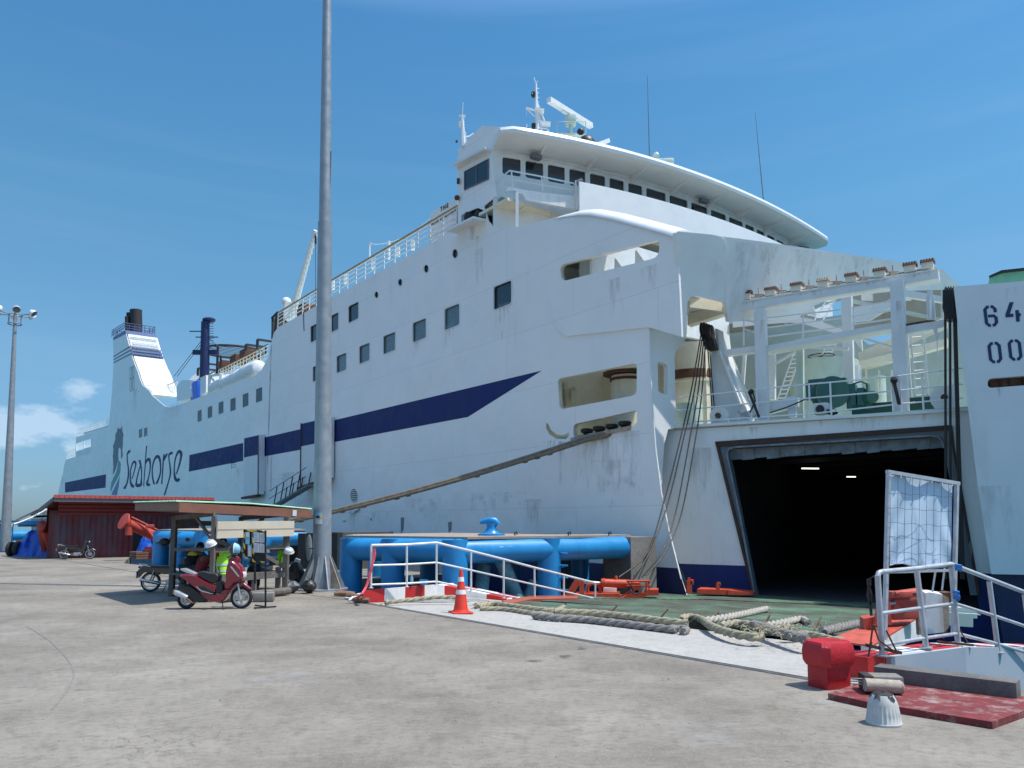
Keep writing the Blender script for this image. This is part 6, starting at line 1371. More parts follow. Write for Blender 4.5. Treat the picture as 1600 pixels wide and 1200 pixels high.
# plane of the concrete slope
hawser([atY(602, 941, 18.75), atY(625, 938, 19.0), atY(660, 934, 19.4), atY(690, 932, 19.6), atY(713, 932, 19.8)], .07, M['hemp'], 'thin beige hawser lying along the foot of the left striped kerb', fray=(5, 0))
hawser(rp(PS, [(744, 945), (770, 942), (800, 946), (840, 951), (868, 953), (880, 948)], .08), .10, M['hemp'], 'frayed beige hawser right behind the traffic cone', fray=(14, 4))
hawser(rp(PS, [(750, 950), (790, 951), (830, 957), (860, 959)], .06), .08, M['hemp'], 'short beige hawser in front of the frayed one near the traffic cone')
hawser(rp(PS, [(834, 960), (860, 963), (920, 967), (990, 975), (1040, 981), (1056, 983)], .10), .105, M['greyrope'], 'long grey braided hawser on the concrete slope')
hawser(rp(PS, [(1042, 981), (1060, 980), (1072, 982), (1066, 985)], .10), .10, M['greyrope'], 'folded end of the long grey hawser')
hawser(rp(PS, [(866, 954), (900, 955), (950, 958), (1010, 965), (1050, 970), (1075, 972)], .16), .095, M['hemp'], 'beige hawser lying along the flap edge behind the grey one', fray=(6, 0))
hawser(rp(PG, [(1062, 965), (1075, 962), (1095, 966), (1112, 977), (1140, 987), (1175, 993), (1190, 992)], .13), .10, M['hemp'], 'thickest beige hawser bending over the ramp flaps')
hawser(rp(PG, [(1100, 968), (1130, 964), (1165, 957), (1197, 950)], .12), .105, M['palerope'], 'pale straight hawser pointing up the green ramp', fray=(0, 10))
hawser(rp(PG, [(1125, 975), (1150, 972), (1180, 976), (1205, 982), (1235, 978)], .14), .10, M['hemp'], 'tangled beige hawser in the middle of the ramp edge')
hawser(rp(PG, [(1176, 973), (1205, 982), (1240, 992), (1262, 997)], .2), .11, M['greyrope'], 'grey and beige hawser crossing the tangle near the ramp edge')
hawser(rp(PG, [(1196, 976), (1225, 971), (1250, 966), (1261, 970)], .13), .10, M['palerope'], 'pale hawser with green frayed end on the ramp', fray=(0, 12))
hawser(rp(PG, [(1225, 990), (1265, 990), (1300, 998), (1318, 1000)], .12), .09, M['hemp'], 'loose beige hawser beside the red bollard')
hawser(rp(PG, [(1285, 985), (1310, 979), (1342, 972)], .12), .115, M['greyrope'], 'short grey hawser stub beside the right ramp hinge', fray=(0, 8))
# frayed tufts
mb = MB()
for k in range(120):
    c = PG.at(random.gauss(1210, 28), random.gauss(983, 5), .2); d = V((random.uniform(-1, 1), random.uniform(-1, 1), random.uniform(0, .5))); mb.tube([c, c+d*.07+UP*.02, c+d*.16-UP*.03], .007, 4)
tag(mb.build('frayed_strands', M['hemp'], smooth=False), 'loose frayed strands over the rope tangle', 'rope strands', kind='stuff')
# debris by the kerb corner
for k, (x, y, rot, ln) in enumerate(((538, 932, .2, .55), (552, 936, -.5, .45), (564, 942, -.15, .42))):
    p = g0(x, y)+UP*.07; d = V((math.cos(rot), math.sin(rot), 0)); mb = MB(); mb.tube([p-d*ln/2, p-d*ln*.2+UP*.02, p+d*ln*.2, p+d*ln/2], [.05, .08, .075, .05], 9); tag(mb.build('coir_bundle', M['brown']), ['brown coir bundle farthest left of the red kerb block', 'brown coir bundle in the middle of three beside the kerb', 'brown coir bundle against the red kerb block'][k], 'bundle', 'brown bundles beside the kerb')
mb = MB(); mb.tube(spline([g0(540, 936, .03), g0(548, 938, .05), g0(556, 933, .06), g0(566, 930, .04)], 5), .025, 6); mb.tube(spline([g0(545, 940, .03), g0(556, 937, .08), g0(562, 940, .03)], 5), .02, 6); tag(mb.build('thin_rope', M['kwhite']), 'thin white rope tangled over the brown bundles', 'rope')
b_ = atY(643, 913, 20.4); mb = MB(); mb.lathe(b_, [(.04, 0), (.045, .03), (.045, .16), (.02, .22), (.02, .26)], 12); tag(mb.build('water_bottle', mat('pale_blue_plastic', (.35, .55, .7), .2, var=0, trans=.4)), 'small clear blue bottle standing on the left kerb', 'bottle')
b_ = atY(662, 914, 20.6); mb = MB(); mb.lathe(b_, [(.09, 0), (.12, .12), (.125, .13), (.11, .12), (.08, .02)], 14); tag(mb.build('plastic_bowl', M['bluepipe']), 'light blue plastic bowl on the left kerb', 'bowl')
# ================================================================== RAMP HINGE GEAR
M['gear'] = mat('orange_red_machine_paint', (.62, .07, .025), .5, var=.15, scale=5, stain=(.20, .04, .02), amt=.5, sscale=6)
M['gear2'] = mat('faded_red_machine_paint', (.52, .09, .06), .55, var=.18, scale=5, stain=(.22, .08, .05), amt=.6, sscale=6)
M['chrome'] = mat('bright_steel_rod', (.45, .46, .47), .2, metal=.9, var=.1)
def zg(x, y): return (860+x/4.706, 860+y/4.706)
gl_ = thing('ramp_cylinder', 'orange hydraulic cylinder and bracket at the left edge of the steel ramp', 'hydraulic gear', atY(930, 936, 23.5))
def q3(x, y, Y=23.5): return atY(*zg(x, y), Y)
mb = MB(); mb.prism([q3(185, 320), q3(512, 318), q3(512, 364), q3(188, 366)], V((.1, .7, 0))); mb.prism([q3(705, 290), q3(795, 290), q3(795, 330), q3(705, 332)], V((.1, .6, 0))); mb.prism([q3(520, 350), q3(640, 290), q3(720, 330), q3(640, 368), q3(520, 368)], V((0, .5, 0))); mb.build('base_box', M['gear'], gl_, smooth=False)
for dy in (0, .45):
    mb = MB(); mb.prism([q3(88, 362, 23.5+dy), q3(185, 210, 23.5+dy), q3(215, 204, 23.5+dy), q3(250, 225, 23.5+dy), q3(248, 322, 23.5+dy), q3(215, 322, 23.5+dy), q3(212, 250, 23.5+dy), q3(150, 362, 23.5+dy)], V((0, .1, 0))); mb.build('bracket', M['gear'], gl_, smooth=False)
mb = MB(); mb.tube([q3(240, 232, 23.7), q3(390, 242, 23.8)], .05, 10); mb.build('piston_rod', M['chrome'], gl_)
mb = MB(); mb.tube([q3(372, 238, 23.8), q3(395, 239, 23.8), q3(398, 240, 23.8), q3(560, 246, 23.8), q3(640, 252, 23.8)], [.12, .15, .13, .13, .13], 14); mb.lathe(q3(482, 215, 23.8), [(.05, 0), (.06, .05), (.03, .12)], 8); mb.build('cylinder_barrel', M['gear'], gl_)
mb = MB()
for y in (225, 262): mb.tube([q3(560, y, 23.4), q3(735, y-3 if y > 240 else y, 23.4)], .03, 6)
mb.tube([q3(705, 225, 23.4), q3(705, 330, 23.4)], .03, 6); mb.tube([q3(725, 225, 23.4), q3(725, 290, 23.4)], .02, 6); mb.prism([q3(600, 235), q3(660, 240), q3(680, 300), q3(600, 318)], V((0, .3, 0))); mb.build('valve_frame', M['gear'], gl_)
mb = MB(); mb.tube(spline([q3(565, 225, 23.2), q3(595, 260, 23.15), q3(620, 315, 23.15), q3(655, 305, 23.15), q3(690, 260, 23.3)], 6), .022, 6); mb.tube(spline([q3(575, 265, 23.2), q3(605, 310, 23.1), q3(640, 320, 23.1), q3(668, 270, 23.2)], 6), .022, 6); mb.build('hydraulic_hose', M['rubber'], gl_)
mb = MB(); c = q3(320, 288, 23.9); mb.tube([c+V((math.cos(a)*.19, 0, math.sin(a)*.19)) for a in [k*PI/12 for k in range(24)]], .05, 8, closed=True); tag(mb.build('lifebuoy', M['gear']), 'orange lifebuoy leaning behind the orange cylinder gear', 'lifebuoy')
mb = MB(); mb.bbox(q3(437, 299, 24.1), (.42, .1, .22), .02); tag(mb.build('white_tin', M['white_clean']), 'white box behind the orange cylinder gear', 'box')
for k, (x0, y0, x1, y1, w_) in enumerate(((1003, 200, 1035, 316, .16), (1222, 232, 1240, 288, .10))):
    p = atY(*zg((x0+x1)/2, y1), 25.2); t_ = atY(*zg((x0+x1)/2, y0), 25.2); mb = MB(); mb.beam(p, lerp(p, t_, .8), w_, w_); mb.beam(lerp(p, t_, .55), t_, w_*.5, w_*.5); mb.bbox(lerp(p, t_, .72)+V((w_*.5, 0, 0)), (w_*.7, w_, w_), .01); tag(mb.build('ramp_stop', M['gear']), ['tall orange steel stop on the ramp beside the navy bow plating', 'small orange steel stop standing on the long orange block'][k], 'ramp stop')
mb = MB(); a = [atY(*zg(x, y), 25.4) for x, y in ((1078, 284), (1305, 290), (1305, 326), (1078, 318))]; mb.prism(a, V((.3, .7, 0))); a = [atY(*zg(x, y), 25.3) for x, y in ((1305, 292), (1490, 312), (1490, 328), (1305, 326))]; mb.prism(a, V((.3, .7, 0))); tag(mb.build('ramp_block', M['gear'], smooth=False), 'long low orange steel block along the foot of the left door frame', 'ramp block')
# right gear
def z4(x, y): return (1200+x/4, 860+y/4)
def q4(x, y, Y=13.6): return atY(*z4(x, y), Y)
gr_ = thing('ramp_cylinder', 'red hydraulic cylinder on its beam behind the right railing', 'hydraulic gear', q4(700, 560, 13))
mb = MB(); A = [q4(470, 575, 13.0), q4(655, 605, 12.6), q4(955, 415, 15.2), q4(930, 395, 15.6)]
mb.prism([A[0]+V((-.25, .1, 0)), A[1], A[2], A[3]+V((-.1, .2, 0))], (0, 0, .03)); mb.prism([q4(600, 428, 13.9), q4(668, 415, 13.9), q4(668, 490, 13.9), q4(602, 492, 13.9)], V((.1, .4, 0))); mb.build('ramp_beam_top', M['gear2'], gr_, smooth=False)
mb = MB(); mb.prism([A[1]-UP*.0, A[2], A[2]-UP*.42, A[1]-UP*.12], V((-.12, .16, 0))); mb.build('ramp_beam_web', M['kwhite'], gr_, smooth=False)
for dy in (0, .35): mb = MB(); mb.prism([q4(665, 470, 13.8+dy), q4(700, 310, 13.8+dy), q4(735, 300, 13.8+dy), q4(765, 330, 13.8+dy), q4(775, 465, 13.8+dy)], V((0, .08, 0))); mb.build('bracket', M['gear2'], gr_, smooth=False)
mb = MB(); mb.tube([q4(740, 335, 14.0), q4(835, 318, 14.2)], .05, 10); mb.build('piston_rod', M['chrome'], gr_)
mb = MB(); mb.tube([q4(772, 318, 14.2), q4(800, 314, 14.2), q4(803, 312, 14.2), q4(950, 290, 14.4)], [.13, .15, .17, .17], 16); mb.tube([q4(790, 268, 14), q4(940, 262, 14.2)], .04, 8); mb.bbox(q4(820, 275, 14.1), (.4, .2, .12), .02, .1); mb.bbox(q4(860, 365, 14.3), (.8, .3, .35), .03, .3); mb.build('cylinder_barrel', M['gear2'], gr_)
mb = MB(); mb.prism([q4(985, 268, 13.2), q4(1010, 262, 13.2), q4(1090, 275, 13.2), q4(1128, 300, 13.2), q4(1130, 480, 13.2), q4(1100, 512, 13.2), q4(985, 525, 13.2)], V((.2, .5, 0))); wb_ = mb.build('white_box', M['kwhite'], gr_, smooth=False)
mb = MB(); mb.prism([q4(1090, 275, 13.15), q4(1130, 298, 13.15), q4(1132, 480, 13.15), q4(1100, 512, 13.15)], V((-.01, -.02, 0))); mb.prism([q4(940, 420, 14.2), q4(985, 400, 14.2), q4(985, 520, 14.2), q4(945, 530, 14.2)], V((0, .1, 0))); mb.build('rusty_edge', M['rustlight'], gr_, smooth=False, each=True)
mb = MB(); mb.prism([q4(1130, 355, 15.2), q4(1290, 362, 15.2), q4(1308, 395, 15.2), q4(1308, 425, 15.2), q4(1282, 425, 15.2), q4(1282, 480, 15.2), q4(1130, 470, 15.2)], V((0, .6, 0))); mb.prism([q4(1120, 385, 15.1), q4(1310, 395, 15.1), q4(1310, 402, 15.1), q4(1120, 395, 15.1)], V((0, -.1, 0))); mb.build('hinge_bracket', M['mint'], gr_, smooth=False)
mb = MB(); mb.prism([q4(1100, 265, 14.6), q4(1160, 262, 14.6), q4(1160, 345, 14.6), q4(1110, 350, 14.6)], V((0, .3, 0))); mb.build('hinge_plate', M['rust'], gr_, smooth=False)
mb = MB(); mb.tube([atY(1357.5, 905, 10.3), atY(1358, 915, 10.3)], .03, 8); mb.tube([atY(1357.5, 915, 10.3), atY(1356, 930, 10.3), atY(1360, 945, 10.3), atY(1361.5, 962, 10.3)], .02, 6); mb.tube([atY(1358, 918, 10.3), atY(1361, 930, 10.3), atY(1359, 945, 10.3)], .02, 6); mb.tube([atY(1357.5, 905, 10.3), atY(1371, 897, 10.2)], .008, 4)
tag(mb.build('shackle', M['wire']), 'dark shackle and turnbuckle hanging left of the right railing', 'shackle')
mb = MB()
for pts in ([(1364, 976), (1361, 1000), (1357, 1026)], [(1365, 976), (1373, 1000), (1400, 1020)], [(1385, 985), (1393, 1002), (1403, 1022)], [(1362, 1003), (1358, 1020)]): mb.tube([atY(x, y, 10.1) for x, y in pts], .012, 5)
mb.beam(atY(1353, 1008, 10.15), atY(1408, 1020, 10.15), .05, .04); mb.tube([atY(1480, 983, 11), atY(1474, 998, 11)], .01, 4); mb.tube([atY(1500, 985, 11), atY(1512, 1004, 11)], .01, 4); mb.beam(atY(1465, 1003, 11), atY(1520, 1008, 11), .05, .03)
tag(mb.build('lashing_chain', M['rust']), 'rusty lashings and timber strip at the foot of the right railing', 'lashing')
# framed white sheet
PF = vplane(V((5.6, 11.3, 0)), 62)
sf = thing('sheet_frame', 'steel frame with a white wrinkled sheet tied behind wire mesh', 'screen', PF.at(1440, 1000))
for (a, b_, r, nm) in (((1388.5, 737), (1382, 1000), .035, 'post'), ((1495, 755), (1489.5, 990), .035, 'post'), ((1386, 737), (1498, 755.5), .035, 'top_bar'), ((1383, 894), (1492, 891), .025, 'bottom_bar')):
    mb = MB(); mb.beam(PF.at(*a), PF.at(*b_), r*1.5, r*1.5, up=PF.n); mb.build(nm, M['railp'], sf)
mb = MB()
for k in range(1, 9): x = 1392+k*11.3; mb.tube([PF.at(x, 741+k*1.9, .09), PF.at(x-2, 884, .11)], .0028, 4)
for k in range(6):
    y = 770+k*23-(k == 5)*5; mb.tube([PF.at(1388+j*7.15, y+j*.5+1.2*math.sin(j*1.7+k), .11) for j in range(15)], .0028, 4)
mb.build('wire_mesh', M['wire'], sf)
M['sheet'] = mat('white_plastic_sheet', (.50, .62, .74), .5, var=.05, scale=2)
m = M['sheet']; m.node_tree.nodes['Principled BSDF'].inputs['Transmission Weight'].default_value = 0
rows = []
for i in range(41):
    r = []
    v = i/40
    for j in range(31):
        u = j/30; x = lerp(1392, 1487.5, u)-2*v; y = lerp(742+16*u, 884-3*math.sin(u*PI*3), v)
        w_ = .018*math.sin((u-.5)*30*(1.2-v)+2*v)*min(1, v*2)*(.4+abs(u-.5))+.02*math.sin(u*11+v*5)+.03*math.exp(-((u-.35-.2*v)/.04)**2)*v+.03*math.exp(-((u-.75+.0*v)/.035)**2)*v-.03*math.exp(-((u-.15+.1*v)/.05)**2)*v
        r.append(PF.at(x, y, -.06+w_))
    rows.append(r)
mb = MB(); mb.cloth(rows, .006); mb.build('sheet', M['sheet'], sf, ang=80)
mb = MB()
for k in range(7): x = 1392+k*16; mb.tube([PF.at(x, 739+k*2.6, .04), PF.at(x, 744+k*2.6, .04), PF.at(x+1, 739+k*2.6, -.05)], .008, 4)
mb.tube([PF.at(1462, 890, -.05), PF.at(1457, 925, -.1)], .014, 5); mb.tube([PF.at(1476, 888, -.05), PF.at(1472, 922, -.1)], .014, 5); mb.build('tie_cord', M['kwhite'], sf)
mb = MB()
for (x, y, n_) in ((1497, 884, 5), (1494, 931, 4), (1493, 925, 2)):
    for k in range(n_): mb.tube([atY(x-4+random.uniform(-1, 1), y-2+k*2, 11), atY(x+5, y+k*1.6, 11), atY(x+3, y+4+k, 11.1)], .015, 5)
tag(mb.build('blue_lashing', mat('blue_cord', (.03, .16, .45), .7)), 'bright blue cord lashing at the corner post of the right railing', 'cord')
# ---- red bollard, slab, beam, broken block, bucket casting
M['redb'] = mat('thick_red_bollard_paint', (.47, .012, .02), .42, var=.1, scale=3, bump=.35, bscale=26, stain=(.20, .015, .015), amt=.45, sscale=5)
bc = g0(1304, 1077)+V((0, .15, 0)); bo = thing('quay_bollard', 'stout red bollard with a wide blocky head on the concrete apron', 'bollard', bc)
mb = MB(); R = Matrix.Rotation(.42, 3, 'Z')
mb.bbox(bc+UP*.15, (.40, .33, .42), .05, R=R); mb.build('stem', M['redb'], bo)
mb = MB()
def ringo(w, d, z, ch=.07): return [bc+R@V((x, y, z)) for x, y in ((w/2-ch, -d/2), (w/2, -d/2+ch), (w/2, d/2-ch), (w/2-ch, d/2), (-w/2+ch, d/2), (-w/2, d/2-ch), (-w/2, -d/2+ch), (-w/2+ch, -d/2))]
rings = [ringo(.38, .32, .25), ringo(.46, .40, .262), ringo(.52, .45, .32), ringo(.53, .46, .42), ringo(.51, .44, .50), ringo(.45, .38, .55), ringo(.41, .34, .557)]
mb.grid(rings, closed=True); mb.add(rings[-1], [tuple(range(8))]); mb.build('head', M['redb'], bo, ang=28)
M['redslab'] = mat('peeling_dark_red_paint', (.17, .022, .022), .75, var=.35, scale=6, stain=(.40, .36, .33), amt=.9, sscale=4.5, bump=.5, bscale=24, lo=.50)
M['beamc'] = concrete('stained_beam_concrete', (.10, .096, .088), (.17, .163, .15), (.27, .26, .24), crack=0, scale=4); M['pipec'] = mat('rust_stained_pipe', (.42, .36, .29), .8, var=.2, scale=9, stain=(.22, .12, .07), amt=.7, sscale=7, bump=.4)
mb = MB(); q = [g0(1294, 1093, 0), g0(1356, 1107, 0), g0(1551, 1139.5, 0), g0(1602, 1121, 0), g0(1610, 1100, 0), g0(1420, 1068, 0), g0(1350, 1074, 0)]
mb.prism(q, (0, 0, .07)); tag(mb.build('red_slab', M['redslab'], smooth=False), 'peeling dark red concrete slab lying in front of the concrete beam', 'slab')
a, b_ = g0(1366, 1072.5), g0(1590, 1102); d = (b_-a).normalized(); n = V((-d.y, d.x, 0)); n = n if n.y > 0 else -n; mb = MB(); c = lerp(a, b_, .5)+n*.14+UP*.125
mb.bbox(c, ((b_-a).length, .28, .23), .015, math.atan2(d.y, d.x)); tag(mb.build('concrete_beam', M['beamc'], ang=20), 'long grey concrete beam resting across the red slab', 'beam')
c = g0(1376, 1092)+UP*.16+V((0, .1, 0)); mb = MB(); mb.bbox(c+V((.06, 0, 0)), (.42, .26, .18), .02, -.15)
for k in range(3): mb.tube([c+V((-.15, -.1, .0+.03*k)), c+V((-.34, -.12, .01+.03*k))], .008, 5)
bb_ = tag(mb.build('broken_block', M['oldc'], ang=30), 'broken concrete block with a rusty pipe and bare rods on the red slab', 'rubble')
mb = MB(); mb.tube([c+V((-.2, -.16, .01)), c+V((.18, -.2, -.01))], .075, 16); mb.build('embedded_pipe', M['pipec'], bb_); mb = MB(); mb.bbox(c+V((-.12, -.02, .015)), (.1, .275, .175), .01, -.15); mb.build('tar_patch', M['soot'], bb_)
mb = MB(); mb.lathe(c+V((.18, -.2, -.01)), [(.062, -.03), (.078, 0), (.062, .02)], 14, Matrix.Rotation(PI/2, 3, 'Y')); mb.build('rust_ring', M['rustlight'], bb_)
c = g0(1381, 1131); bk = thing('concrete_casting', 'small ribbed white concrete casting with tar on its top, in front of the red slab', 'casting', c)
M['cast'] = mat('painted_casting', (.50, .50, .48), .75, var=.12, scale=9, stain=(.3, .28, .25), amt=.4, sscale=12)
mb = MB(); pr = []
n = 48; prof = [(.165, 0), (.168, .02), (.160, .03), (.150, .10), (.135, .20), (.118, .25), (.10, .285), (.06, .30), (.01, .302)]
rows = []
for r_, h_ in prof: rows.append([c+V((math.cos(a)*(r_+(.004*math.cos(a*24) if .03 <= h_ <= .2 else 0)), math.sin(a)*(r_+(.004*math.cos(a*24) if .03 <= h_ <= .2 else 0)), h_)) for a in [2*PI*k/n for k in range(n)]])
mb.grid(rows, closed=True); mb.build('body', M['cast'], bk)
mb = MB(); rows = []
for k_, (r_, h_) in enumerate(((.02, .306), (.06, .304), (.095, .29), (.115, .262))):
    rows.append([c+V((math.cos(a)*(r_+(.014*math.sin(a*5+1)+.01*math.sin(a*11) if k_ == 3 else 0)), math.sin(a)*(r_+(.014*math.sin(a*5+1) if k_ == 3 else 0)), h_+(.018*math.sin(a*7)-.01 if k_ == 3 else .003))) for a in [2*PI*k/n for k in range(n)]])
mb.grid(rows, closed=True); mb.build('tar_patch', M['soot'], bk)
# ================================================================== LAMP POLES
M['galv'] = mat('galvanised_grey_steel', (.30, .325, .345), .45, metal=.35, var=.14, scale=3, stain=(.34, .26, .16), amt=.35, sscale=1.3, streak=5, lo=.55)
pb = g0(502, 921); pt_ = atY(511.2, -5, pb.y); pole = thing('light_pole', 'tall tapered grey steel light pole with welded base gussets beside the shelter', 'light pole', pb)
top = lerp(pb, pt_, 1.55); k1 = .275
mb = MB(); mb.tube([pb, pb+UP*.5, pb+UP*.9, lerp(pb, pt_, .595), lerp(pb, pt_, .6)], [.37, .34, k1, .21, .215], 28); mb.tube([lerp(pb, pt_, .598), lerp(pb, pt_, 1.0), top], [.185, .135, .09], 24); mb.build('mast', M['galv'], pole)
mb = MB(); c = lerp(pb, pt_, .68); mb.box(c+V((.165, -.04, 0)), (.02, .03, 1.6)); mb.build('rust_streak', M['rust'], pole)
mb = MB(); mb.lathe(pb, [(.78, 0), (.78, .04)], 28); mb.build('base_plate', M['galv'], pole)
for k in range(10):
    a = k*PI/5+.2; d = V((math.cos(a), math.sin(a), 0)); mb = MB(); mb.prism([pb+d*.30+UP*.04, pb+d*.70+UP*.04, pb+d*.66+UP*.14, pb+d*.28+UP*.98], V((-d.y, d.x, 0))*.03); mb.build('gusset', M['galv'] if k != 9 else M['rustlight'], pole, smooth=False)
mb = MB(); c = atY(484, 856, pb.y-.30); R = Matrix.Rotation(-.15, 3, 'Z')@Matrix.Rotation(PI/2, 3, 'X')@Matrix.Identity(3)
mb.lathe(c+V((-.03, 0, 0)), [(.01, -.05), (.14, -.05), (.155, -.02), (.15, .03), (.1, .05), (.01, .05)], 24, R, sx=.62, sy=2.5); mb.build('access_cover', M['galv'], pole)
mb = MB(); mb.bbox(atY(487, 857, pb.y-.38), (.14, .04, .03), .01); mb.tube([atY(477, 834, pb.y-.3), atY(476, 856, pb.y-.33), atY(478, 877, pb.y-.3)], .03, 6); mb.build('cover_latch', M['soot'], pole)
def curved_sticker(px0, px1, y0, y1, r, m_, nm='sticker', par=None, off=.006):
    rows = []; 
    cx_ = (px0+px1)/2; zc = (y0+y1)/2
    ax_ = lerp(pb, pt_, (atY(500, zc, pb.y).z-pb.z)/(pt_.z-pb.z))
    for i in range(2):
        y = (y0, y1)[i]; r_ = []
        for j in range(7):
            p = atY(lerp(px0, px1, j/6), y, pb.y); dx = p.x-ax_.x; dx = max(-r*.98, min(r*.98, dx)); r_.append(V((ax_.x+dx, ax_.y-math.sqrt(r*r-dx*dx)-off, p.z)))
        rows.append(r_)
    mb = MB(); mb.grid(rows); return mb.build(nm, m_, par or pole)
M['paper'] = mat('weathered_paper', (.58, .60, .62), .6, var=.12, scale=20); M['skyblue'] = mat('sky_blue_print', (.22, .48, .62), .5, var=.1); M['yellow'] = mat('yellow_print', (.75, .52, .04), .5, var=.1)
s_ = curved_sticker(496, 507, 801, 819, .272, M['paper']); curved_sticker(496, 507, 801, 810, .272, M['skyblue'], 'print', s_, .010); curved_sticker(503.5, 506.5, 804.5, 809.5, .272, M['yellow'], 'print', s_, .013); curved_sticker(497.5, 503, 806, 809.5, .272, M['black'], 'print', s_, .013)
s_ = curved_sticker(484.3, 488.6, 809, 827, .272, M['paper']); curved_sticker(484.8, 488.2, 812, 820, .272, M['steelgrey'], 'print', s_, .010)
# floodlight mast far left
fb = g0(8, 861); ft = atY(23.5, 500, fb.y); fm = thing('floodlight_mast', 'tall grey floodlight mast with a ring of round lamps at far left', 'light pole', fb)
mb = MB(); mb.tube([fb, ft], [.33, .11], 16); mb.build('mast', M['galv'], fm)
mb = MB(); mb.tube([ft+V((math.cos(a), math.sin(a), 0))*.42+UP*.35 for a in [k*PI/8 for k in range(16)]], .04, 6, closed=True); mb.tube([ft+V((math.cos(a), math.sin(a), 0))*.42-UP*.3 for a in [k*PI/8 for k in range(16)]], .04, 6, closed=True)
for k in range(6): a = k*PI/3; d = V((math.cos(a), math.sin(a), 0)); mb.tube([ft+d*.42-UP*.3, ft+d*.42+UP*.35, ft+d*1.15+UP*.45], .045, 6)
mb.tube([ft, ft+UP*.5], .12, 8); mb.build('lamp_ring', M['galv'], fm)
for k in range(6):
    a = k*PI/3+.1; d = V((math.cos(a), math.sin(a), 0)); c = ft+d*1.15+UP*.55; R = (d*.75-UP*.65).to_track_quat('Z', 'Y').to_matrix(); mb = MB(); mb.lathe(c, [(.06, -.24), (.12, -.2), (.23, -.02), (.26, .10), (.26, .13)], 14, R); h = mb.build('floodlight', M['white'], fm); mb = MB(); mb.lathe(c, [(.23, .133), (.01, .14)], 14, R); mb.build('lens', M['curtain'], h)
# cage fence round its foot
cf = thing('barred_fence', 'blue barred fence at the quay edge around the far floodlight mast', 'fence', g0(0, 861))
M['fenceblue'] = mat('dark_blue_fence_paint', (.03, .08, .20), .5, var=.15)
mb = MB()
for k in range(9): p = g0(-14+k*4, 859.5, 0); mb.tube([p, p+UP*1.9], .035, 5)
mb.build('bar', M['fenceblue'], cf)
mb = MB(); mb.beam(g0(-16, 859.5, 1.9), g0(19, 859.5, 1.9), .1); mb.beam(g0(-16, 859.5, .3), g0(19, 859.5, .3), .35, .3); mb.build('rail', M['railp'], cf)
# ================================================================== RED SHED AND THE LOADING ARMS
M['shedred'] = mat('faded_red_sheet_metal', (.15, .022, .024), .65, var=.3, scale=1.5, stain=(.09, .105, .14), amt=.85, sscale=.9, streak=3, lo=.44)
M['shedred2'] = mat('red_sheet_metal', (.19, .022, .022), .5, var=.2, scale=2)
M['tilered'] = mat('red_ridge_tile', (.50, .085, .07), .5, var=.12, scale=4)
sA = V((-24.75, 42, 0)); sd = V((.8, .6, 0)); sn = V((.6, -.8, 0)); SL = 7.4; SD = 5.0
shed = thing('metal_shed', 'faded red corrugated metal shed with a motorcycle parked against it', 'shed', sA)
def corr(a, b_, z0, z1, n, amp=.035, nrm=None):
    d = b_-a; nrm = nrm or V((d.y, -d.x, 0)).normalized(); K_ = n*4; r0 = []; r1 = []
    for i in range(K_+1): o_ = nrm*(amp if i % 4 in (1, 2) else 0); p = a+d*i/K_+o_; r0.append(V((p.x, p.y, z0))); r1.append(V((p.x, p.y, z1)))
    return [r0, r1]
mb = MB(); mb.grid(corr(sA+sd*.0, sA+sd*SL, 0, 2.35, 26)[::-1]); mb.build('front_wall', M['shedred'], shed, smooth=False)
mb = MB(); g_ = []
for k in range(13): z = 2.35+k*.07; g_.append([sA+UP*z+sn*(.06+(.03 if k % 3 else 0)), sA+sd*SL+UP*z+sn*(.06+(.03 if k % 3 else 0))])
mb.grid(g_); mb.build('upper_cladding', M['shedred2'], shed, smooth=False)
mb = MB(); e = sA-V((.75, 1.4, 0))*0+V((-1.6, 1.9, 0))*.0; mb.grid(corr(sA+V((-.62, .3, 0)), sA, 0, 2.6, 5)); mb.prism([sA+V((-.62, .3, 0)), sA+V((-.62, .3, 2.6)), sA+V((-2.0, 3.0, 2.6)), sA+V((-2.0, 3.0, 0))], V((.05, .02, 0))); mb.grid(corr(sA+sd*SL, sA+sd*SL-sn*SD, 0, 3.2, 14)); mb.build('side_wall', M['shedred'], shed, smooth=False, each=True)
mb = MB(); mb.prism([sA-sn*.05, sA-sn*.05+UP*3.2, sA+sd*SL-sn*.05+UP*3.2, sA+sd*SL-sn*.05], -sn*.05); mb.prism([sA-sn*SD, sA-sn*SD+UP*3, sA+sd*SL-sn*SD+UP*3, sA+sd*SL-sn*SD], -sn*.05); mb.build('inner_wall', M['shedred2'], shed, smooth=False)
mb = MB(); a = sA+sd*3.85+sn*.05; mb.prism([a, a+sd*1.1, a+sd*1.1+UP*1.75, a+UP*1.75], sn*.02); mb.build('doorway', M['black'], shed, smooth=False)
zr = 3.28; r0 = sA-sd*.35+sn*1.2; r1 = sA+sd*(SL+.5)+sn*1.2
mb = MB(); mb.prism([r0+UP*zr, r1+UP*zr, r1-sn*(SD+1.6)+UP*(zr-.5), r0-sn*(SD+1.6)+UP*(zr-.5)], UP*.05)
lf = [r0+UP*zr, r0-sn*(SD+1)+UP*(zr-.5), r0-sn*(SD+1)+UP*(zr-.5)+V((-1.5, .1, -.72)), r0+UP*zr+V((-1.0, .45, -.62))]
mb.prism(lf, UP*.05); mb.build('roof_sheet', M['shedred2'], shed, smooth=False)
mb = MB(); mb.prism([lf[0]-UP*.02, lf[1]-UP*.02, lf[2]-UP*.02, lf[3]-UP*.02], -UP*.04)
for k in range(4): t = .03+k*.1; mb.beam(lerp(lf[0], lf[1], t)-UP*.1, lerp(lf[3], lf[2], t)-UP*.1, .08, .1)
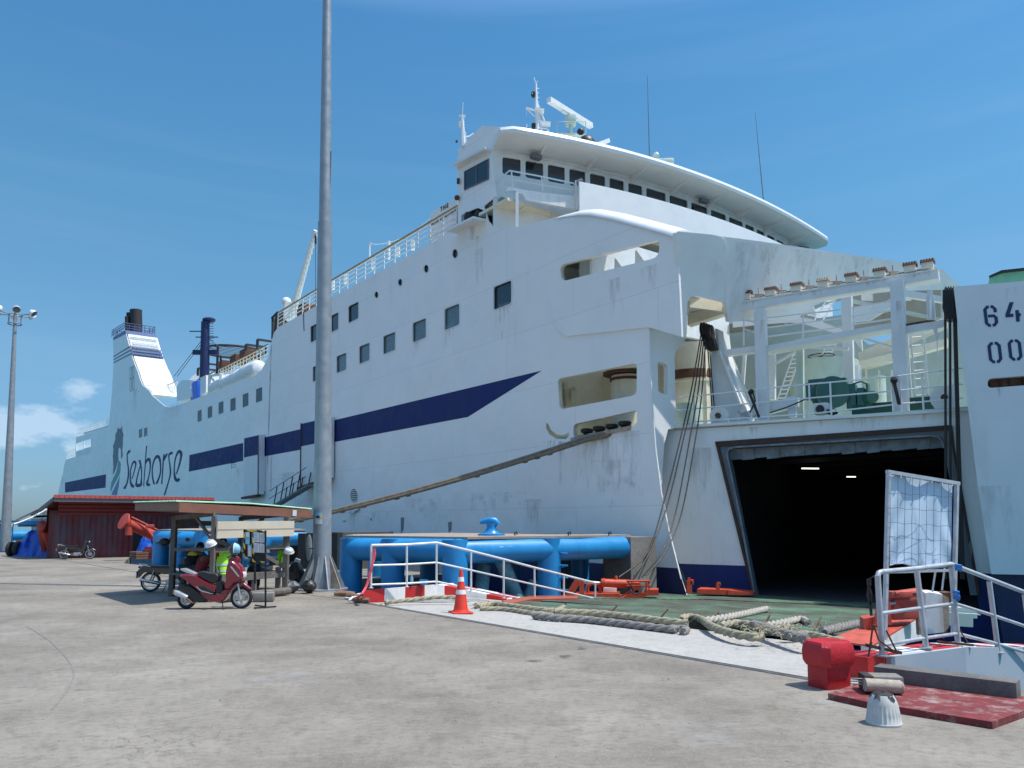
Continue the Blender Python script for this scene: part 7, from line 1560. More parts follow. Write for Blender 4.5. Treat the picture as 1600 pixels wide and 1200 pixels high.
mb.beam(lf[0]-UP*.08, lf[3]-UP*.08, .1, .16); mb.beam(r0+UP*(zr-.12), r1+UP*(zr-.12), .1, .2); mb.build('roof_underside', M['steelgrey'], shed, smooth=False)
mb = MB(); n_ = 34
for k in range(n_): a = lerp(r0, r1, k/n_)+UP*(zr+.06); b_ = lerp(r0, r1, (k+.93)/n_)+UP*(zr+.06); mb.beam(a, b_, .2, .17)
mb.build('ridge_tile', M['tilered'], shed, smooth=False)
M['armred'] = mat('salmon_red_arm_paint', (.47, .065, .045), .5, var=.12, scale=4)
# arm on the right, over its tarpaulin
la = thing('loading_arm', 'big salmon red tubular loading arm resting above stacked red beams', 'loading arm', g0(240, 873))
YA = 40.0
def y2(x, y, Y=YA): return atY(x*.1875, 740+y*.1875, Y)
mb = MB(); mb.tube([y2(1065, 415), y2(1340, 545, YA+1.5)], .26, 20); mb.build('tube', M['armred'], la)
mb = MB(); d = (y2(1340, 545, YA+1.5)-y2(1065, 415)).normalized(); c = y2(1060, 410); R = (-d).to_track_quat('Z', 'Y').to_matrix(); mb.lathe(c, [(.24, 0), (.24, .15), (.40, .16), (.40, .24), (.2, .25)], 22, R, sx=1, sy=1.1); mb.lathe(y2(1075, 440), [(.17, -.45), (.17, .1)], 14); mb.build('flange', M['armred'], la)
mb = MB(); mb.tube([y2(1095, 362), y2(1370, 500, YA+1)], .05, 8); mb.tube([y2(1215, 445, YA-.3), y2(1325, 590, YA-.3)], .05, 8); mb.bbox(y2(1250, 440, YA-.2), (.4, .2, .2), .05, .3); mb.build('stay_rod', M['armred'], la)
def tarp(name, c, w, h, d, label, seed):
    rnd = random.Random(seed); n_ = 22; mrow = 12; rows = []
    ph = [rnd.uniform(0, 6) for _ in range(4)]
    for i in range(mrow+1):
        v = i/mrow; r = []
        for j in range(n_):
            a = 2*PI*j/n_; rr = lerp(.10, 1, (v)**.75)*(1+.13*math.sin(a*5+ph[0]+v*3)+.08*math.sin(a*9+ph[1]))+rnd.uniform(-.03, .03)
            r.append(c+V((math.cos(a)*w/2*rr, math.sin(a)*d/2*rr, h*(1-v**1.15)+rnd.uniform(-.03, .03)*h*.4)))
        rows.append(r)
    mb = MB(); mb.grid(rows[::-1], closed=True); mb.add(rows[0], [tuple(range(n_))[::-1]]); return tag(mb.build(name, M['tarp'], ang=12), label, 'tarpaulin')
tarp('tarpaulin', g0(227, 872), 1.0, 1.35, .9, 'small blue tarpaulin cone under the right loading arm', 3)
for k in range(4):
    a, b_ = g0(222, 874, .12+.16*k), g0(262, 875, .12+.16*k); mb = MB(); mb.beam(a+V((.1*k, 0, 0)), b_, .5, .13); tag(mb.build('red_beam', mat('red_beam_paint_%s' % 'abcd'[k], (.5, .03+.01*k, .02), .5), smooth=False), ['lowest', 'second lowest', 'third', 'topmost'][k]+' red steel beam in the stack under the loading arm', 'beam', 'stacked red beams')
mb = MB(); 
for k in range(3): mb.beam(g0(211, 873.5, .1+.13*k), g0(222, 875, .1+.13*k), .6, .1)
tag(mb.build('timber_offcut', M['brown'], smooth=False), 'timber offcuts beside the stacked red beams', 'timber')
# arm and tarpaulin on the left with its wheel
lb = thing('loading_arm', 'salmon red loading arm with round flange rising from blue tarpaulins at far left', 'loading arm', g0(66, 868))
mb = MB(); c = atY(65, 822, 42.5); R = (V((.15, -.8, .55))).normalized().to_track_quat('Z', 'Y').to_matrix(); mb.lathe(c, [(.17, -1.6), (.22, -.1), (.37, -.08), (.37, .05), (.1, .07)], 20, R, sx=.6, sy=.95); mb.tube([c+V((0, .4, -.3)), c+V((-.1, 1.5, -1.9))], .2, 12); mb.beam(c+V((-.4, .6, -.3)), c+V((-.5, 1.2, -1.4)), .2); mb.build('tube', M['armred'], lb)
mb = MB(); mb.bbox(g0(33, 868, .65), (.5, .5, .5), .1); mb.beam(g0(30, 868, .5), g0(60, 868, .5), .3); mb.build('chassis', M['armred'], lb)
mb = MB(); R = Matrix.Rotation(PI/2, 3, 'Y'); c = g0(27, 869, .42); mb.lathe(c, [(.2, -.16), (.36, -.16), (.42, -.1), (.42, .1), (.36, .16), (.2, .16)], 20, R); mb.lathe(c+V((-.32, -.1, 0)), [(.2, -.12), (.36, -.12), (.42, -.08), (.42, .08), (.36, .12), (.2, .12)], 20, R); mb.build('wheel', M['rubber'], lb)
tarp('tarpaulin', g0(50, 868.5), 1.9, 1.5, 1.6, 'larger blue tarpaulin heap beside the wheel at far left', 5); tarp('tarpaulin', g0(63, 869), 1.3, 1.75, 1.2, 'tall blue tarpaulin wrapped round the left loading arm', 8); tarp('tarpaulin', g0(73, 869.5), 1.2, 1.1, .9, 'low blue tarpaulin heap against the left wall of the shed', 11)
# far port buildings
M['farroof'] = mat('far_cream_roof', (.50, .47, .42), .8, var=.1, scale=.3); M['farblue'] = mat('far_blue_roof', (.03, .20, .46), .6, var=.1, scale=.3); M['farwall'] = mat('far_grey_wall', (.24, .26, .27), .8, var=.15, scale=.3)
fbd = thing('port_building', 'cream roofed port building beyond the water at far left', 'building', dpt(70, 130, -2.5))
mb = MB()
def fb3(pts, th=6, Y=130): return [atY(x, y, Y) for x, y in pts], V((0, th, 0))
for pts in ([(51, 809), (60, 803), (82, 794.5), (110, 794), (110, 806), (54, 809)], [(53, 806), (84, 804), (110, 804), (110, 810), (50, 811)]): p, t_ = fb3(pts); mb.prism(p, t_)
mb.build('roof', M['farroof'], fbd, smooth=False); mb = MB(); p, t_ = fb3([(48, 811), (110, 809), (110, 845), (52, 845), (48, 818)]); mb.prism(p, t_); mb.build('wall', M['farwall'], fbd, smooth=False)
fb2 = thing('port_building', 'long low blue roofed shed beyond the water behind the floodlight mast', 'building', dpt(45, 115, -2.5))
mb = MB(); p, t_ = fb3([(20, 818), (34, 814.5), (82, 813), (82, 817), (60, 819.5), (20, 820)], 5, 115); mb.prism(p, t_); mb.build('roof', M['farblue'], fb2, smooth=False); mb = MB(); p, t_ = fb3([(28, 819), (80, 819), (80, 823), (28, 823)], 3, 116); mb.prism(p, t_); mb.build('wall', M['farwall'], fb2, smooth=False)
mb = MB(); mb.tube(catenary(P1.at(92, 780), dpt(22, 90, 1.6), .6, 10), .12, 5); tag(mb.build('mooring_line', M['kwhite']), 'thin pale stern mooring line running down left of the shed', 'rope')
# ================================================================== SHELTER
M['wood'] = mat('weathered_grey_timber', (.13, .115, .10), .85, var=.3, scale=5, stain=(.22, .20, .18), amt=.5, sscale=6, streak=4)
M['fascia'] = mat('brown_fascia_board', (.23, .10, .065), .6, var=.14, scale=2.5, stain=(.12, .07, .05), amt=.4, sscale=3)
M['cream_board'] = mat('cream_plywood', (.64, .56, .43), .7, var=.1, scale=2, stain=(.3, .25, .2), amt=.3, sscale=4)
M['greenroof'] = mat('pale_green_roof_sheet', (.30, .52, .34), .55, var=.12, scale=3)
Np, Rp, Fp = atY(280, 785, 18.6), atY(486, 796.5, 22.4), atY(212, 786.5, 21.6)
Bp = V((Fp.x+Rp.x-Np.x, Fp.y+Rp.y-Np.y, Fp.z+Rp.z-Np.z))
sh_ = thing('wooden_shelter', 'open timber shelter with pale green roof, brown fascia and bench beside the light pole', 'shelter', V(((Np.x+Bp.x)/2, (Np.y+Bp.y)/2, 0)))
mb = MB()
K_ = 34; top_ = []; bot_ = []
for i in range(K_*2+1):
    t = i/(K_*2); z = .035*math.sin(i*PI/1)*0+(.03 if i % 2 else 0)
    top_.append(lerp(Np, Fp, t)+UP*(.02+z)-(Rp-Np).normalized()*.08); bot_.append(lerp(Rp, Bp, t)+UP*(.02+z)+(Rp-Np).normalized()*.05)
mid1 = [lerp(a, b_, .5)+UP*.05 for a, b_ in zip(top_, bot_)]
mb.grid([top_, mid1, bot_]); mb.grid([[p-UP*.012 for p in top_], [p-UP*.012 for p in mid1], [p-UP*.012 for p in bot_]][::-1]); mb.grid([top_, [p-UP*.02 for p in top_]]); mb.grid([bot_, [p-UP*.02 for p in bot_]])
mb.build('roof_sheet', M['greenroof'], sh_, smooth=False)
mb = MB()
def board(a, b_, h, th, dz=0.0): mb.beam(a-UP*(h/2-dz), b_-UP*(h/2-dz), th, h)
board(Np, Rp, .23, .03); board(Np, Fp, .20, .03); board(Fp, Bp, .2, .03); board(Rp, Bp, .2, .03); mb.build('fascia', M['fascia'], sh_, smooth=False)
mb = MB(); mb.prism([Np-UP*.21, Rp-UP*.23, Bp-UP*.23, Fp-UP*.2], UP*.012); mb.build('ceiling_board', M['wood'], sh_, smooth=False)
def gp(px, y, dy=0): return g0(px, y)
PA_ = atY(268, 927, 21.0); PB_ = atY(330, 933, 19.45); PC_ = atY(445.5, 917, 21.6)
PA_.z = PB_.z = PC_.z = 0; PD_ = PA_+(PC_-PB_)*.92; PE_ = lerp(PA_, PB_, .0)
for p, w_ in ((PA_, .15), (PB_, .12), (PC_, .17), (PD_, .13)): mb = MB(); mb.beam(p-UP*.02, p+UP*2.14, w_, w_*.8); mb.build('post', M['wood'], sh_, smooth=False)
p = PA_+V((.25, .1, 0)); mb = MB(); mb.beam(p, p+UP*1.0, .13, .1); p = lerp(PB_, PC_, .87); mb.beam(p+V((0, .12, 0)), p+V((0, .12, .75)), .12, .12); p = lerp(PB_, PC_, .55); mb.beam(p, p+UP*.6, .14, .1); p = lerp(PB_, PC_, .3)+V((0, .5, 0)); mb.beam(p, p+UP*.6, .12, .1); mb.build('short_post', M['wood'], sh_, smooth=False, each=True)
mb = MB(); u_ = (PC_-PB_).normalized(); b0, b1 = PB_+UP*2.0-u_*.02, PC_+UP*2.0+u_*.12; nn = V((u_.y, -u_.x, 0))*.16
mb.prism([b0+nn+UP*.01, b1+nn+UP*.02, b1+nn-UP*.40, b0+nn-UP*.42], -nn*.3); mb.build('header_board', M['cream_board'], sh_, smooth=False)
mb = MB(); mb.beam(b0+nn*1.05+UP*-.20, b1+nn*1.05-UP*.19, .004, .008); mb.build('board_gap', M['wood'], sh_, smooth=False)
mb = MB()
mb.beam(PB_+UP*1.28, PC_+UP*1.30, .05, .1); mb.beam(PA_+UP*1.25, PB_+UP*1.3, .05, .08); mb.beam(PA_+UP*2.1, PB_+UP*2.2, .06, .12); mb.beam(PD_+UP*2.1, PC_+UP*2.2, .06, .12); mb.beam(PA_+UP*1.95, PD_+UP*1.95, .06, .14); mb.beam(PD_+UP*1.2, PC_+UP*1.25, .05, .1); mb.build('rail', M['wood'], sh_, smooth=False)
mb = MB(); mb.beam(lerp(PB_, PC_, .55)+UP*1.25, PC_+UP*.72, .05, .1); mb.beam(PB_+UP*1.5, lerp(PB_, PA_, .5)+UP*2.2, .05, .08); mb.beam(PB_+UP*1.55, lerp(PB_, PC_, .4)+UP*1.2+V((0, .8, -.1)), .05, .09); mb.beam(PD_+UP*1.5, lerp(PD_, PC_, .5)+UP*2.1, .05, .1); mb.build('brace', M['wood'], sh_, smooth=False, each=True)
ins = V((-u_.y, u_.x, 0)); ins = ins if ins.y > 0 else -ins
mb = MB()
for k in range(3): mb.beam(PB_+ins*(.08+.17*k)+UP*.62, PC_+ins*(.08+.17*k)+UP*.62, .15, .05)
mb.beam(PB_-ins*.02+UP*.53, PC_-ins*.02+UP*.53, .05, .12)
mb.beam(PA_+V((.1, -.1, .62)), PB_+V((0, .1, .60)), .35, .05); mb.beam(PD_+UP*.62, PA_+UP*.62, .35, .05); mb.build('bench', M['wood'], sh_, smooth=False)
mb = MB(); mb.tube([PB_+V((.3, -.2, .12)), PC_+V((.2, -.3, .12))], .10, 10); mb.beam(PA_+V((.3, 0, .12)), PB_+V((0, .6, .12)), .12); mb.build('footing_log', M['wood'], sh_)
mb = MB(); c = lerp(Np, Rp, .845)-UP*.12+V((.02, -.03, 0)); d = (Rp-Np).normalized(); mb.beam(c-d*.05, c+d*.10, .012, .17); mb.build('notice_paper', M['paper'], sh_, smooth=False)
# notice board on a stand
nb_ = thing('notice_board', 'notice board stand edged with yellow and black tape, covered in papers, behind the red scooter', 'notice board', g0(415, 948))
YB = 18.15
def b4(x, y, Y=YB): return atY(240+x/6.667, 780+y/6.667, Y)
mb = MB(); mb.beam(b4(1166, 325), b4(1166, 1120), .035); mb.beam(b4(1056, 600, 18.3), b4(1056, 880, 18.3), .04); mb.beam(b4(1045, 1135, 17.9), b4(1275, 1118, 18.2), .04, .03); mb.beam(b4(1060, 1105, 18.4), b4(1165, 1120, 18.1), .04, .03); mb.build('stand', M['black'], nb_)
M['tape'] = bpy.data.materials.new('hazard_tape'); M['tape'].use_nodes = True; t = M['tape'].node_tree; g = nd(t, 'ShaderNodeNewGeometry'); w_ = nd(t, 'ShaderNodeTexWave', wave_type='BANDS', bands_direction='DIAGONAL'); w_.inputs['Scale'].default_value = 2.6; t.links.new(g.outputs['Position'], w_.inputs[0]); r_ = nd(t, 'ShaderNodeValToRGB'); r_.color_ramp.interpolation = 'CONSTANT'; r_.color_ramp.elements[0].color = (.02, .02, .02, 1); r_.color_ramp.elements[1].position = .5; r_.color_ramp.elements[1].color = (.75, .5, .05, 1); t.links.new(w_.outputs[0], r_.inputs[0]); t.links.new(r_.outputs[0], t.nodes['Principled BSDF'].inputs['Base Color'])
for (x0, y0, x1, y1, Y) in ((945, 322, 1052, 612, 18.35), (1040, 325, 1168, 655, 18.2)):
    P_ = [b4(x0, y0, Y), b4(x1, y0+12, Y), b4(x1, y1, Y), b4(x0, y1-8, Y)]
    mb = MB(); mb.prism(P_, V((0, .02, 0))); bd = mb.build('board', M['black'], nb_, smooth=False)
    mb = MB()
    for i in range(4): mb.beam(P_[i]-V((0, .008, 0)), P_[(i+1) % 4]-V((0, .008, 0)), .035, .035)
    mb.build('tape_edge', M['tape'], bd, smooth=False)
for (x0, y0, x1, y1, mm2) in ((1042, 343, 1098, 450, 'paper'), (1103, 348, 1160, 453, 'paper'), (1042, 456, 1098, 556, 'paper'), (1102, 460, 1155, 560, 'paper'), (956, 340, 1000, 470, 'skyblue'), (960, 345, 996, 395, 'paper'), (980, 472, 1020, 600, 'skyblue'), (984, 500, 1016, 596, 'paper'), (1025, 345, 1040, 480, 'skyblue')):
    Y = 18.16 if x0 > 1030 else 18.31; o_ = .01 if mm2 == 'skyblue' else .016
    mb = MB(); mb.prism([b4(x0, y0, Y-o_), b4(x1, y0+5, Y-o_), b4(x1, y1, Y-o_), b4(x0, y1-3, Y-o_)], V((0, .004, 0))); pn = mb.build('paper', M[mm2], nb_, smooth=False)
    if mm2 == 'paper' and x0 > 1000:
        mb = MB()
        for k in range(7): y = y0+14+k*12; mb.beam(b4(x0+6, y, Y-o_-.002), b4(x1-6-(k*7 % 13), y+4, Y-o_-.002), .001, .006)
        mb.build('print', M['steelgrey'], pn, smooth=False)
# helmets, bags, wood
M['helmetw'] = mat('white_hard_hat_plastic', (.78, .78, .76), .3, var=.03, coat=.3)
def hardhat(c, rot, label, m=None):
    R = Matrix.Rotation(rot[2], 3, 'Z')@Matrix.Rotation(rot[1], 3, 'Y')@Matrix.Rotation(rot[0], 3, 'X'); th_ = thing('hard_hat', label, 'hard hat', c); R = R*.86
    mb = MB(); mb.lathe(c, [(.150, -.02), (.135, 0), (.13, .04), (.115, .08), (.085, .112), (.045, .128), (.002, .131)], 22, R, sx=1.12, caps=False); mb.lathe(c, [(.148, -.02), (.11, 0), (.002, .01)], 22, R, sx=1.12, caps=False); mb.tube([c+R@V((-.15, 0, .03)), c+R@V((-.09, 0, .125)), c+R@V((0, 0, .155)), c+R@V((.09, 0, .125)), c+R@V((.15, 0, .03))], .014, 6)
    mb.build('shell', m or M['helmetw'], th_)
    mb = MB(); mb.tube([c+R@V((.12, .1, 0)), c+R@V((.05, .12, -.10)), c+R@V((0, .08, -.16))], .006, 4); mb.build('chin_strap', M['black'], th_); return th_
hardhat(atY(329.5, 850.5, 19.2), (.45, -.25, .1), 'white hard hat hanging on the middle post of the shelter')
hardhat(atY(451.5, 861.5, 21.35), (.5, .2, -.1), 'white hard hat hanging on the right post of the shelter')
hh_ = atY(257, 847, 21.0); mb = MB(); mb.sphere(hh_, .14, 14, (1.1, .8, .8)); mb.tube([hh_+V((.1, 0, .0)), hh_+V((.18, -.02, .12))], .03, 6); mb.bbox(hh_+V((-.13, -.02, -.02)), (.12, .14, .03), .01); tag(mb.build('cap', M['black']), 'black cap hanging on the left post of the shelter', 'cap')
M['bag'] = mat('black_bin_bag', (.015, .015, .017), .4, var=.3, scale=8, spec=.8)
M['bagg'] = mat('grey_bin_bag', (.075, .08, .085), .45, var=.3, scale=8, spec=.8)
def binbag(c, w, h, label, seed, m):
    rnd = random.Random(seed); n_ = 20; rows = []; ph = [rnd.uniform(0, 6) for _ in range(5)]
    for i in range(12):
        v = i/11; base = (math.sin(min(1, v*1.25+.12)*PI/2))*(1 if v < .55 else 1-(v-.55)**1.4*1.75); r = []
        for j in range(n_): a = 2*PI*j/n_; rr = max(.04, base)*(1+.12*math.sin(a*3+ph[0]+v*4)+.05*math.sin(a*7+ph[1]-v*5)+.03*math.sin(a*13+ph[2]+v*7)+rnd.uniform(-.03, .03)); r.append(c+V((math.cos(a)*w/2*rr, math.sin(a)*w/2*rr, h*v)))
        rows.append(r)
    mb = MB(); mb.grid(rows, closed=True); mb.add(rows[-1], [tuple(range(n_))])
    for k in range(4): mb.cloth([[c+V((math.cos(k*1.6)*.03*j, math.sin(k*1.6)*.03*j, h*.97+.05*j+.01*i)) for j in range(4)] for i in range(3)], .003)
    return tag(mb.build('bin_bag', m, ang=16), label, 'bin bag', 'bin bags beside the light pole')
binbag(g0(462, 919), .52, .78, 'tall open black bin bag against the right post of the shelter', 1, M['bag'])
binbag(g0(456, 927), .44, .34, 'grey shiny bin bag in front of the tall black one', 2, M['bagg'])
binbag(g0(483, 927), .46, .36, 'black bin bag sitting at the foot of the light pole', 3, M['bag'])
mb = MB(); c = g0(461, 919, .72); mb.lathe(c, [(.07, 0), (.085, .16), (.08, .165)], 14, Matrix.Rotation(.4, 3, 'Y')); mb.bbox(c+V((.08, -.03, .02)), (.12, .08, .14), .02, .4); tag(mb.build('paper_cup', M['helmetw']), 'white printed cup and wrapper sticking out of the tall bin bag', 'litter')
mb = MB(); mb.bbox(g0(412, 940, .12), (.5, .3, .22), .03, .2); mb.bbox(g0(421, 937, .14), (.22, .25, .2), .04, .6); tag(mb.build('timber_block', M['oldc'], ang=20), 'pale rough block lying behind the scooter front wheel', 'block')

# ================================================================== PEOPLE
M['skin'] = mat('brown_skin', (.22, .11, .07), .5, var=.08, scale=10); M['hair'] = mat('black_hair', (.012, .010, .010), .5, var=.2, scale=30)
M['hivis'] = mat('lime_high_visibility_cloth', (.42, .92, .03), .6, var=.08, scale=5, emit=None); M['tapec'] = mat('silver_reflective_tape', (.62, .66, .64), .35, var=.06)
def skinned(name, verts, edges, radii, m, parent, root=0, sub=2, roots=()):
    me = bpy.data.meshes.new(name); me.from_pydata([tuple(v) for v in verts], edges, []); o = bpy.data.objects.new(name, me); COL.objects.link(o)
    sk = o.modifiers.new('skin', 'SKIN'); sk.use_smooth_shade = True; sb = o.modifiers.new('sub', 'SUBSURF'); sb.levels = sub; sb.render_levels = sub
    lay = me.skin_vertices[0].data
    for i, r in enumerate(radii): rr = r if isinstance(r, tuple) else (r, r); lay[i].radius = rr; lay[i].use_root = (i == root)
    dg = bpy.context.evaluated_depsgraph_get(); dg.update(); m2 = bpy.data.meshes.new_from_object(o.evaluated_get(dg)); m2.name = name
    bpy.data.objects.remove(o); m2.materials.clear(); m2.materials.append(m)
    for p in m2.polygons: p.use_smooth = True
    ob = bpy.data.objects.new(name, m2); COL.objects.link(ob); ob.parent = parent; return ob
def person(label, loc, rz, pose, shirt, trousers, hair=True):
    """pose: dict of joints in local metres, facing +y"""
    th_ = thing('person', label, 'person', loc, rz)
    J = dict(pose); names = ['pelvis', 'waist', 'chest', 'neck', 'head', 'crown', 'lsh', 'lel', 'lwr', 'lhd', 'rsh', 'rel', 'rwr', 'rhd', 'lhip', 'lkn', 'lan', 'lto', 'rhip', 'rkn', 'ran', 'rto']
    P_ = [V(J[n]) for n in names]; ix = {n: i for i, n in enumerate(names)}
    E_ = [(a, b_) for a, b_ in [('pelvis', 'waist'), ('waist', 'chest'), ('chest', 'neck'), ('neck', 'head'), ('head', 'crown'), ('chest', 'lsh'), ('lsh', 'lel'), ('lel', 'lwr'), ('lwr', 'lhd'), ('chest', 'rsh'), ('rsh', 'rel'), ('rel', 'rwr'), ('rwr', 'rhd'), ('pelvis', 'lhip'), ('lhip', 'lkn'), ('lkn', 'lan'), ('lan', 'lto'), ('pelvis', 'rhip'), ('rhip', 'rkn'), ('rkn', 'ran'), ('ran', 'rto')]]
    rad = dict(pelvis=.13, waist=.12, chest=.14, neck=.055, head=.085, crown=.075, lsh=.06, lel=.042, lwr=.03, lhd=.035, rsh=.06, rel=.042, rwr=.03, rhd=.035, lhip=.09, lkn=.06, lan=.04, lto=.035, rhip=.09, rkn=.06, ran=.04, rto=.035)
    skinned('body', P_, [(ix[a], ix[b_]) for a, b_ in E_], [rad[n] for n in names], M['skin'], th_)
    def sub_(name, ns, es, scale, m, extra=0.0):
        P2_ = [V(J[n]) if isinstance(n, str) else n for n in ns]; skinned(name, P2_, es, [rad.get(n, .06)*scale+extra for n in ns], m, th_)
    J['lup'] = lerp(V(J['lsh']), V(J['lel']), .8); J['rup'] = lerp(V(J['rsh']), V(J['rel']), .8); rad['lup'] = .052; rad['rup'] = .052
    sub_('shirt', ['pelvis', 'waist', 'chest', 'lsh', 'lup', 'rsh', 'rup'], [(0, 1), (1, 2), (2, 3), (3, 4), (2, 5), (5, 6)], 1.12, shirt, .012)
    J['lsn'] = lerp(V(J['lkn']), V(J['lan']), .85); J['rsn'] = lerp(V(J['rkn']), V(J['ran']), .85); rad['lsn'] = .05; rad['rsn'] = .05
    sub_('trousers', ['pelvis', 'lhip', 'lkn', 'lsn', 'rhip', 'rkn', 'rsn'], [(0, 1), (1, 2), (2, 3), (0, 4), (4, 5), (5, 6)], 1.15, trousers, .01)
    if hair:
        c = lerp(V(J['head']), V(J['crown']), .62); d = (V(J['crown'])-V(J['head'])).normalized(); R = d.to_track_quat('Z', 'Y').to_matrix()
        back = V((0, -1, 0)); mb = MB(); rows = []
        for i in range(7):
            a = i/6*PI*.56
            rows.append([c+back*.018+R@V((math.sin(a)*math.cos(b_)*.108, math.sin(a)*math.sin(b_)*.12, math.cos(a)*.125-(.055 if (i > 4 and math.sin(b_) < 0.2) else 0))) for b_ in [2*PI*k/16 for k in range(16)]])
        mb.grid(rows[::-1], closed=True); mb.build('hair', M['hair'], th_, local=True)
    f = lerp(V(J['head']), V(J['crown']), .35); fw = V((0, 1, 0))
    mb = MB(); mb.sphere(f+fw*.098, .018, 8, (1, 1.2, 1.3)); 
    for s_ in (-1, 1): mb.sphere(f+V((s_*.095, 0, 0)), .022, 8, (.5, 1, 1.4))
    mb.build('face_detail', M['skin'], th_, local=True)
    mb = MB()
    for s_ in (-1, 1): mb.sphere(f+fw*.083+V((s_*.034, 0, .028)), .011, 8)
    mb.beam(f+fw*.088+V((-.025, 0, -.04)), f+fw*.088+V((.025, 0, -.04)), .008); mb.build('eyes_and_mouth', M['hair'], th_, local=True)
    for s_ in 'lr':      # fingers
        h = V(J[s_+'hd']); d = (h-V(J[s_+'wr'])).normalized(); x = d.cross(UP).normalized(); mb = MB()
        for k in range(4): b_ = h+d*.03+x*(k-1.5)*.019; L_ = (.06, .07, .065, .05)[k]; mb.tube([b_, b_+d*L_*.5-UP*.006, b_+d*L_-UP*.03], [.0095, .009, .007], 6)
        mb.tube([h+x*.035, h+x*.055+d*.03, h+x*.05+d*.05-UP*.01], [.011, .010, .008], 6); mb.build('fingers', M['skin'], th_, local=True)
    mb = MB()
    for s_ in 'lr': a, b_ = V(J[s_+'an']), V(J[s_+'to']); mb.tube([a+V((0, -.04, -.02)), lerp(a, b_, .5)+UP*0, b_+(b_-a).normalized()*.04], [.05, .055, .035], 10, flat=.8)
    mb.build('shoe', M['black'], th_, local=True)
    return th_, J
def sit(lean=0.0, seat=.62, headz=.0, spread=.12, hands=(.0, .35, .75), tw=0.0):
    s = seat+.12
    return dict(pelvis=(0, 0, s), waist=(0, .03+lean*.15, s+.16), chest=(tw*.3, .02+lean*.40, s+.38-lean*.06), neck=(tw*.5, .03+lean*.58, s+.54-lean*.12), head=(tw*.5, .07+lean*.66, s+.62-lean*.14), crown=(tw*.5, .08+lean*.72, s+.73-lean*.15),
        lsh=(-.19, .03+lean*.45, s+.46-lean*.09), lel=(-.26, .12+lean*.5, s+.22), lwr=(-.16, .32+lean*.4, s+.14), lhd=(-.12, .39+lean*.4, s+.13), rsh=(.19, .03+lean*.45, s+.46-lean*.09), rel=(.26, .12+lean*.5, s+.22), rwr=(.16, .32+lean*.4, s+.14), rhd=(.12, .39+lean*.4, s+.13),
        lhip=(-.10, .05, s-.03), lkn=(-spread-.04, .44, s-.02), lan=(-spread, .40, .09), lto=(-spread, .56, .05), rhip=(.10, .05, s-.03), rkn=(spread+.04, .44, s-.02), ran=(spread, .40, .09), rto=(spread, .56, .05))
def cloth(n, c): M[n] = mat(n, c, .8, var=.12, scale=8); return M[n]
bl = cloth('blue_shirt_cloth', (.06, .15, .34)); bk2 = cloth('black_shirt_cloth', (.015, .015, .018)); rdc = cloth('dark_red_shirt_cloth', (.22, .015, .02)); gyc = cloth('grey_cloth', (.16, .18, .21)); dkc = cloth('dark_trouser_cloth', (.03, .035, .05))
ang_in = math.atan2(ins.y, ins.x)-PI/2
p0 = lerp(PB_, PC_, .22)+ins*.20; pA_, JA = person('seated person in a lime high visibility vest seen from behind under the shelter', p0, ang_in, sit(.12), rdc, dkc)
# vest over the shirt
rowsv = []
for i in range(9):
    v = i/8; z = lerp(.66, 1.27, v)+.0; cy = lerp(-.02, .07, v); wx_ = lerp(.205, .20, v)*(1 if v < .85 else .92); wy = lerp(.19, .165, v)
    rowsv.append([V((math.cos(a)*wx_, cy+math.sin(a)*wy, z)) for a in [2*PI*k/20 for k in range(20)]])
rowsv.append([V((math.cos(a)*.12, .08+math.sin(a)*.09, 1.31)) for a in [2*PI*k/20 for k in range(20)]])
mb = MB(); mb.grid(rowsv, closed=True); vs_ = mb.build('vest', M['hivis'], pA_, local=True)
for z0 in (.72, .88):
    mb = MB(); mb.grid([[V((math.cos(a)*.21, lerp(-.02, .07, (z-.66)/.61)+math.sin(a)*.196, z)) for a in [2*PI*k/20 for k in range(20)]] for z in (z0, z0+.055)], closed=True); mb.build('reflective_band', M['tapec'], vs_, local=True)
p0 = lerp(PB_, PC_, .42)+ins*1.0; person('dark haired person sitting facing the vest wearer on the far side of the shelter', p0, ang_in+PI, sit(.1, seat=.66), gyc, dkc)
p0 = lerp(PB_, PC_, .78)+ins*.22; person('person in a blue shirt sitting behind the notice board', p0, ang_in, sit(.25, tw=.05), bl, dkc)
p0 = lerp(PA_, PB_, .22)+V((.1, .2, 0)); pY_, JY = person('person in a black and yellow top bending forward at the left bench', p0, ang_in-1.2, sit(.75), bk2, dkc)
mb = MB(); cq = V(JY['chest'])-V((0, .02, 0)); mb.sphere(cq+V((-.02, -.06, -.02)), .165, 12, (1.0, .5, .9)); mb.build('yellow_panel', M['yellow'], pY_, local=True)
p0 = lerp(PA_, PB_, .55)+V((.05, .1, 0)); person('person in a dark red shirt stooping beside the black and yellow top', p0, ang_in-1.5, sit(.6, seat=.5), rdc, gyc)
# hanging vest
mb = MB(); rows = []
for i in range(9):
    v = i/8; rows.append([atY(lerp(434.5-2*v, 443.5-1*v, j/6), lerp(851, 880, v), 22.25+.05*math.sin(j*1.9+v*4)) for j in range(7)])
mb.cloth(rows, .01); tag(mb.build('safety_vest', M['hivis'], ang=60), 'lime safety vest hanging inside the right post of the shelter', 'vest')

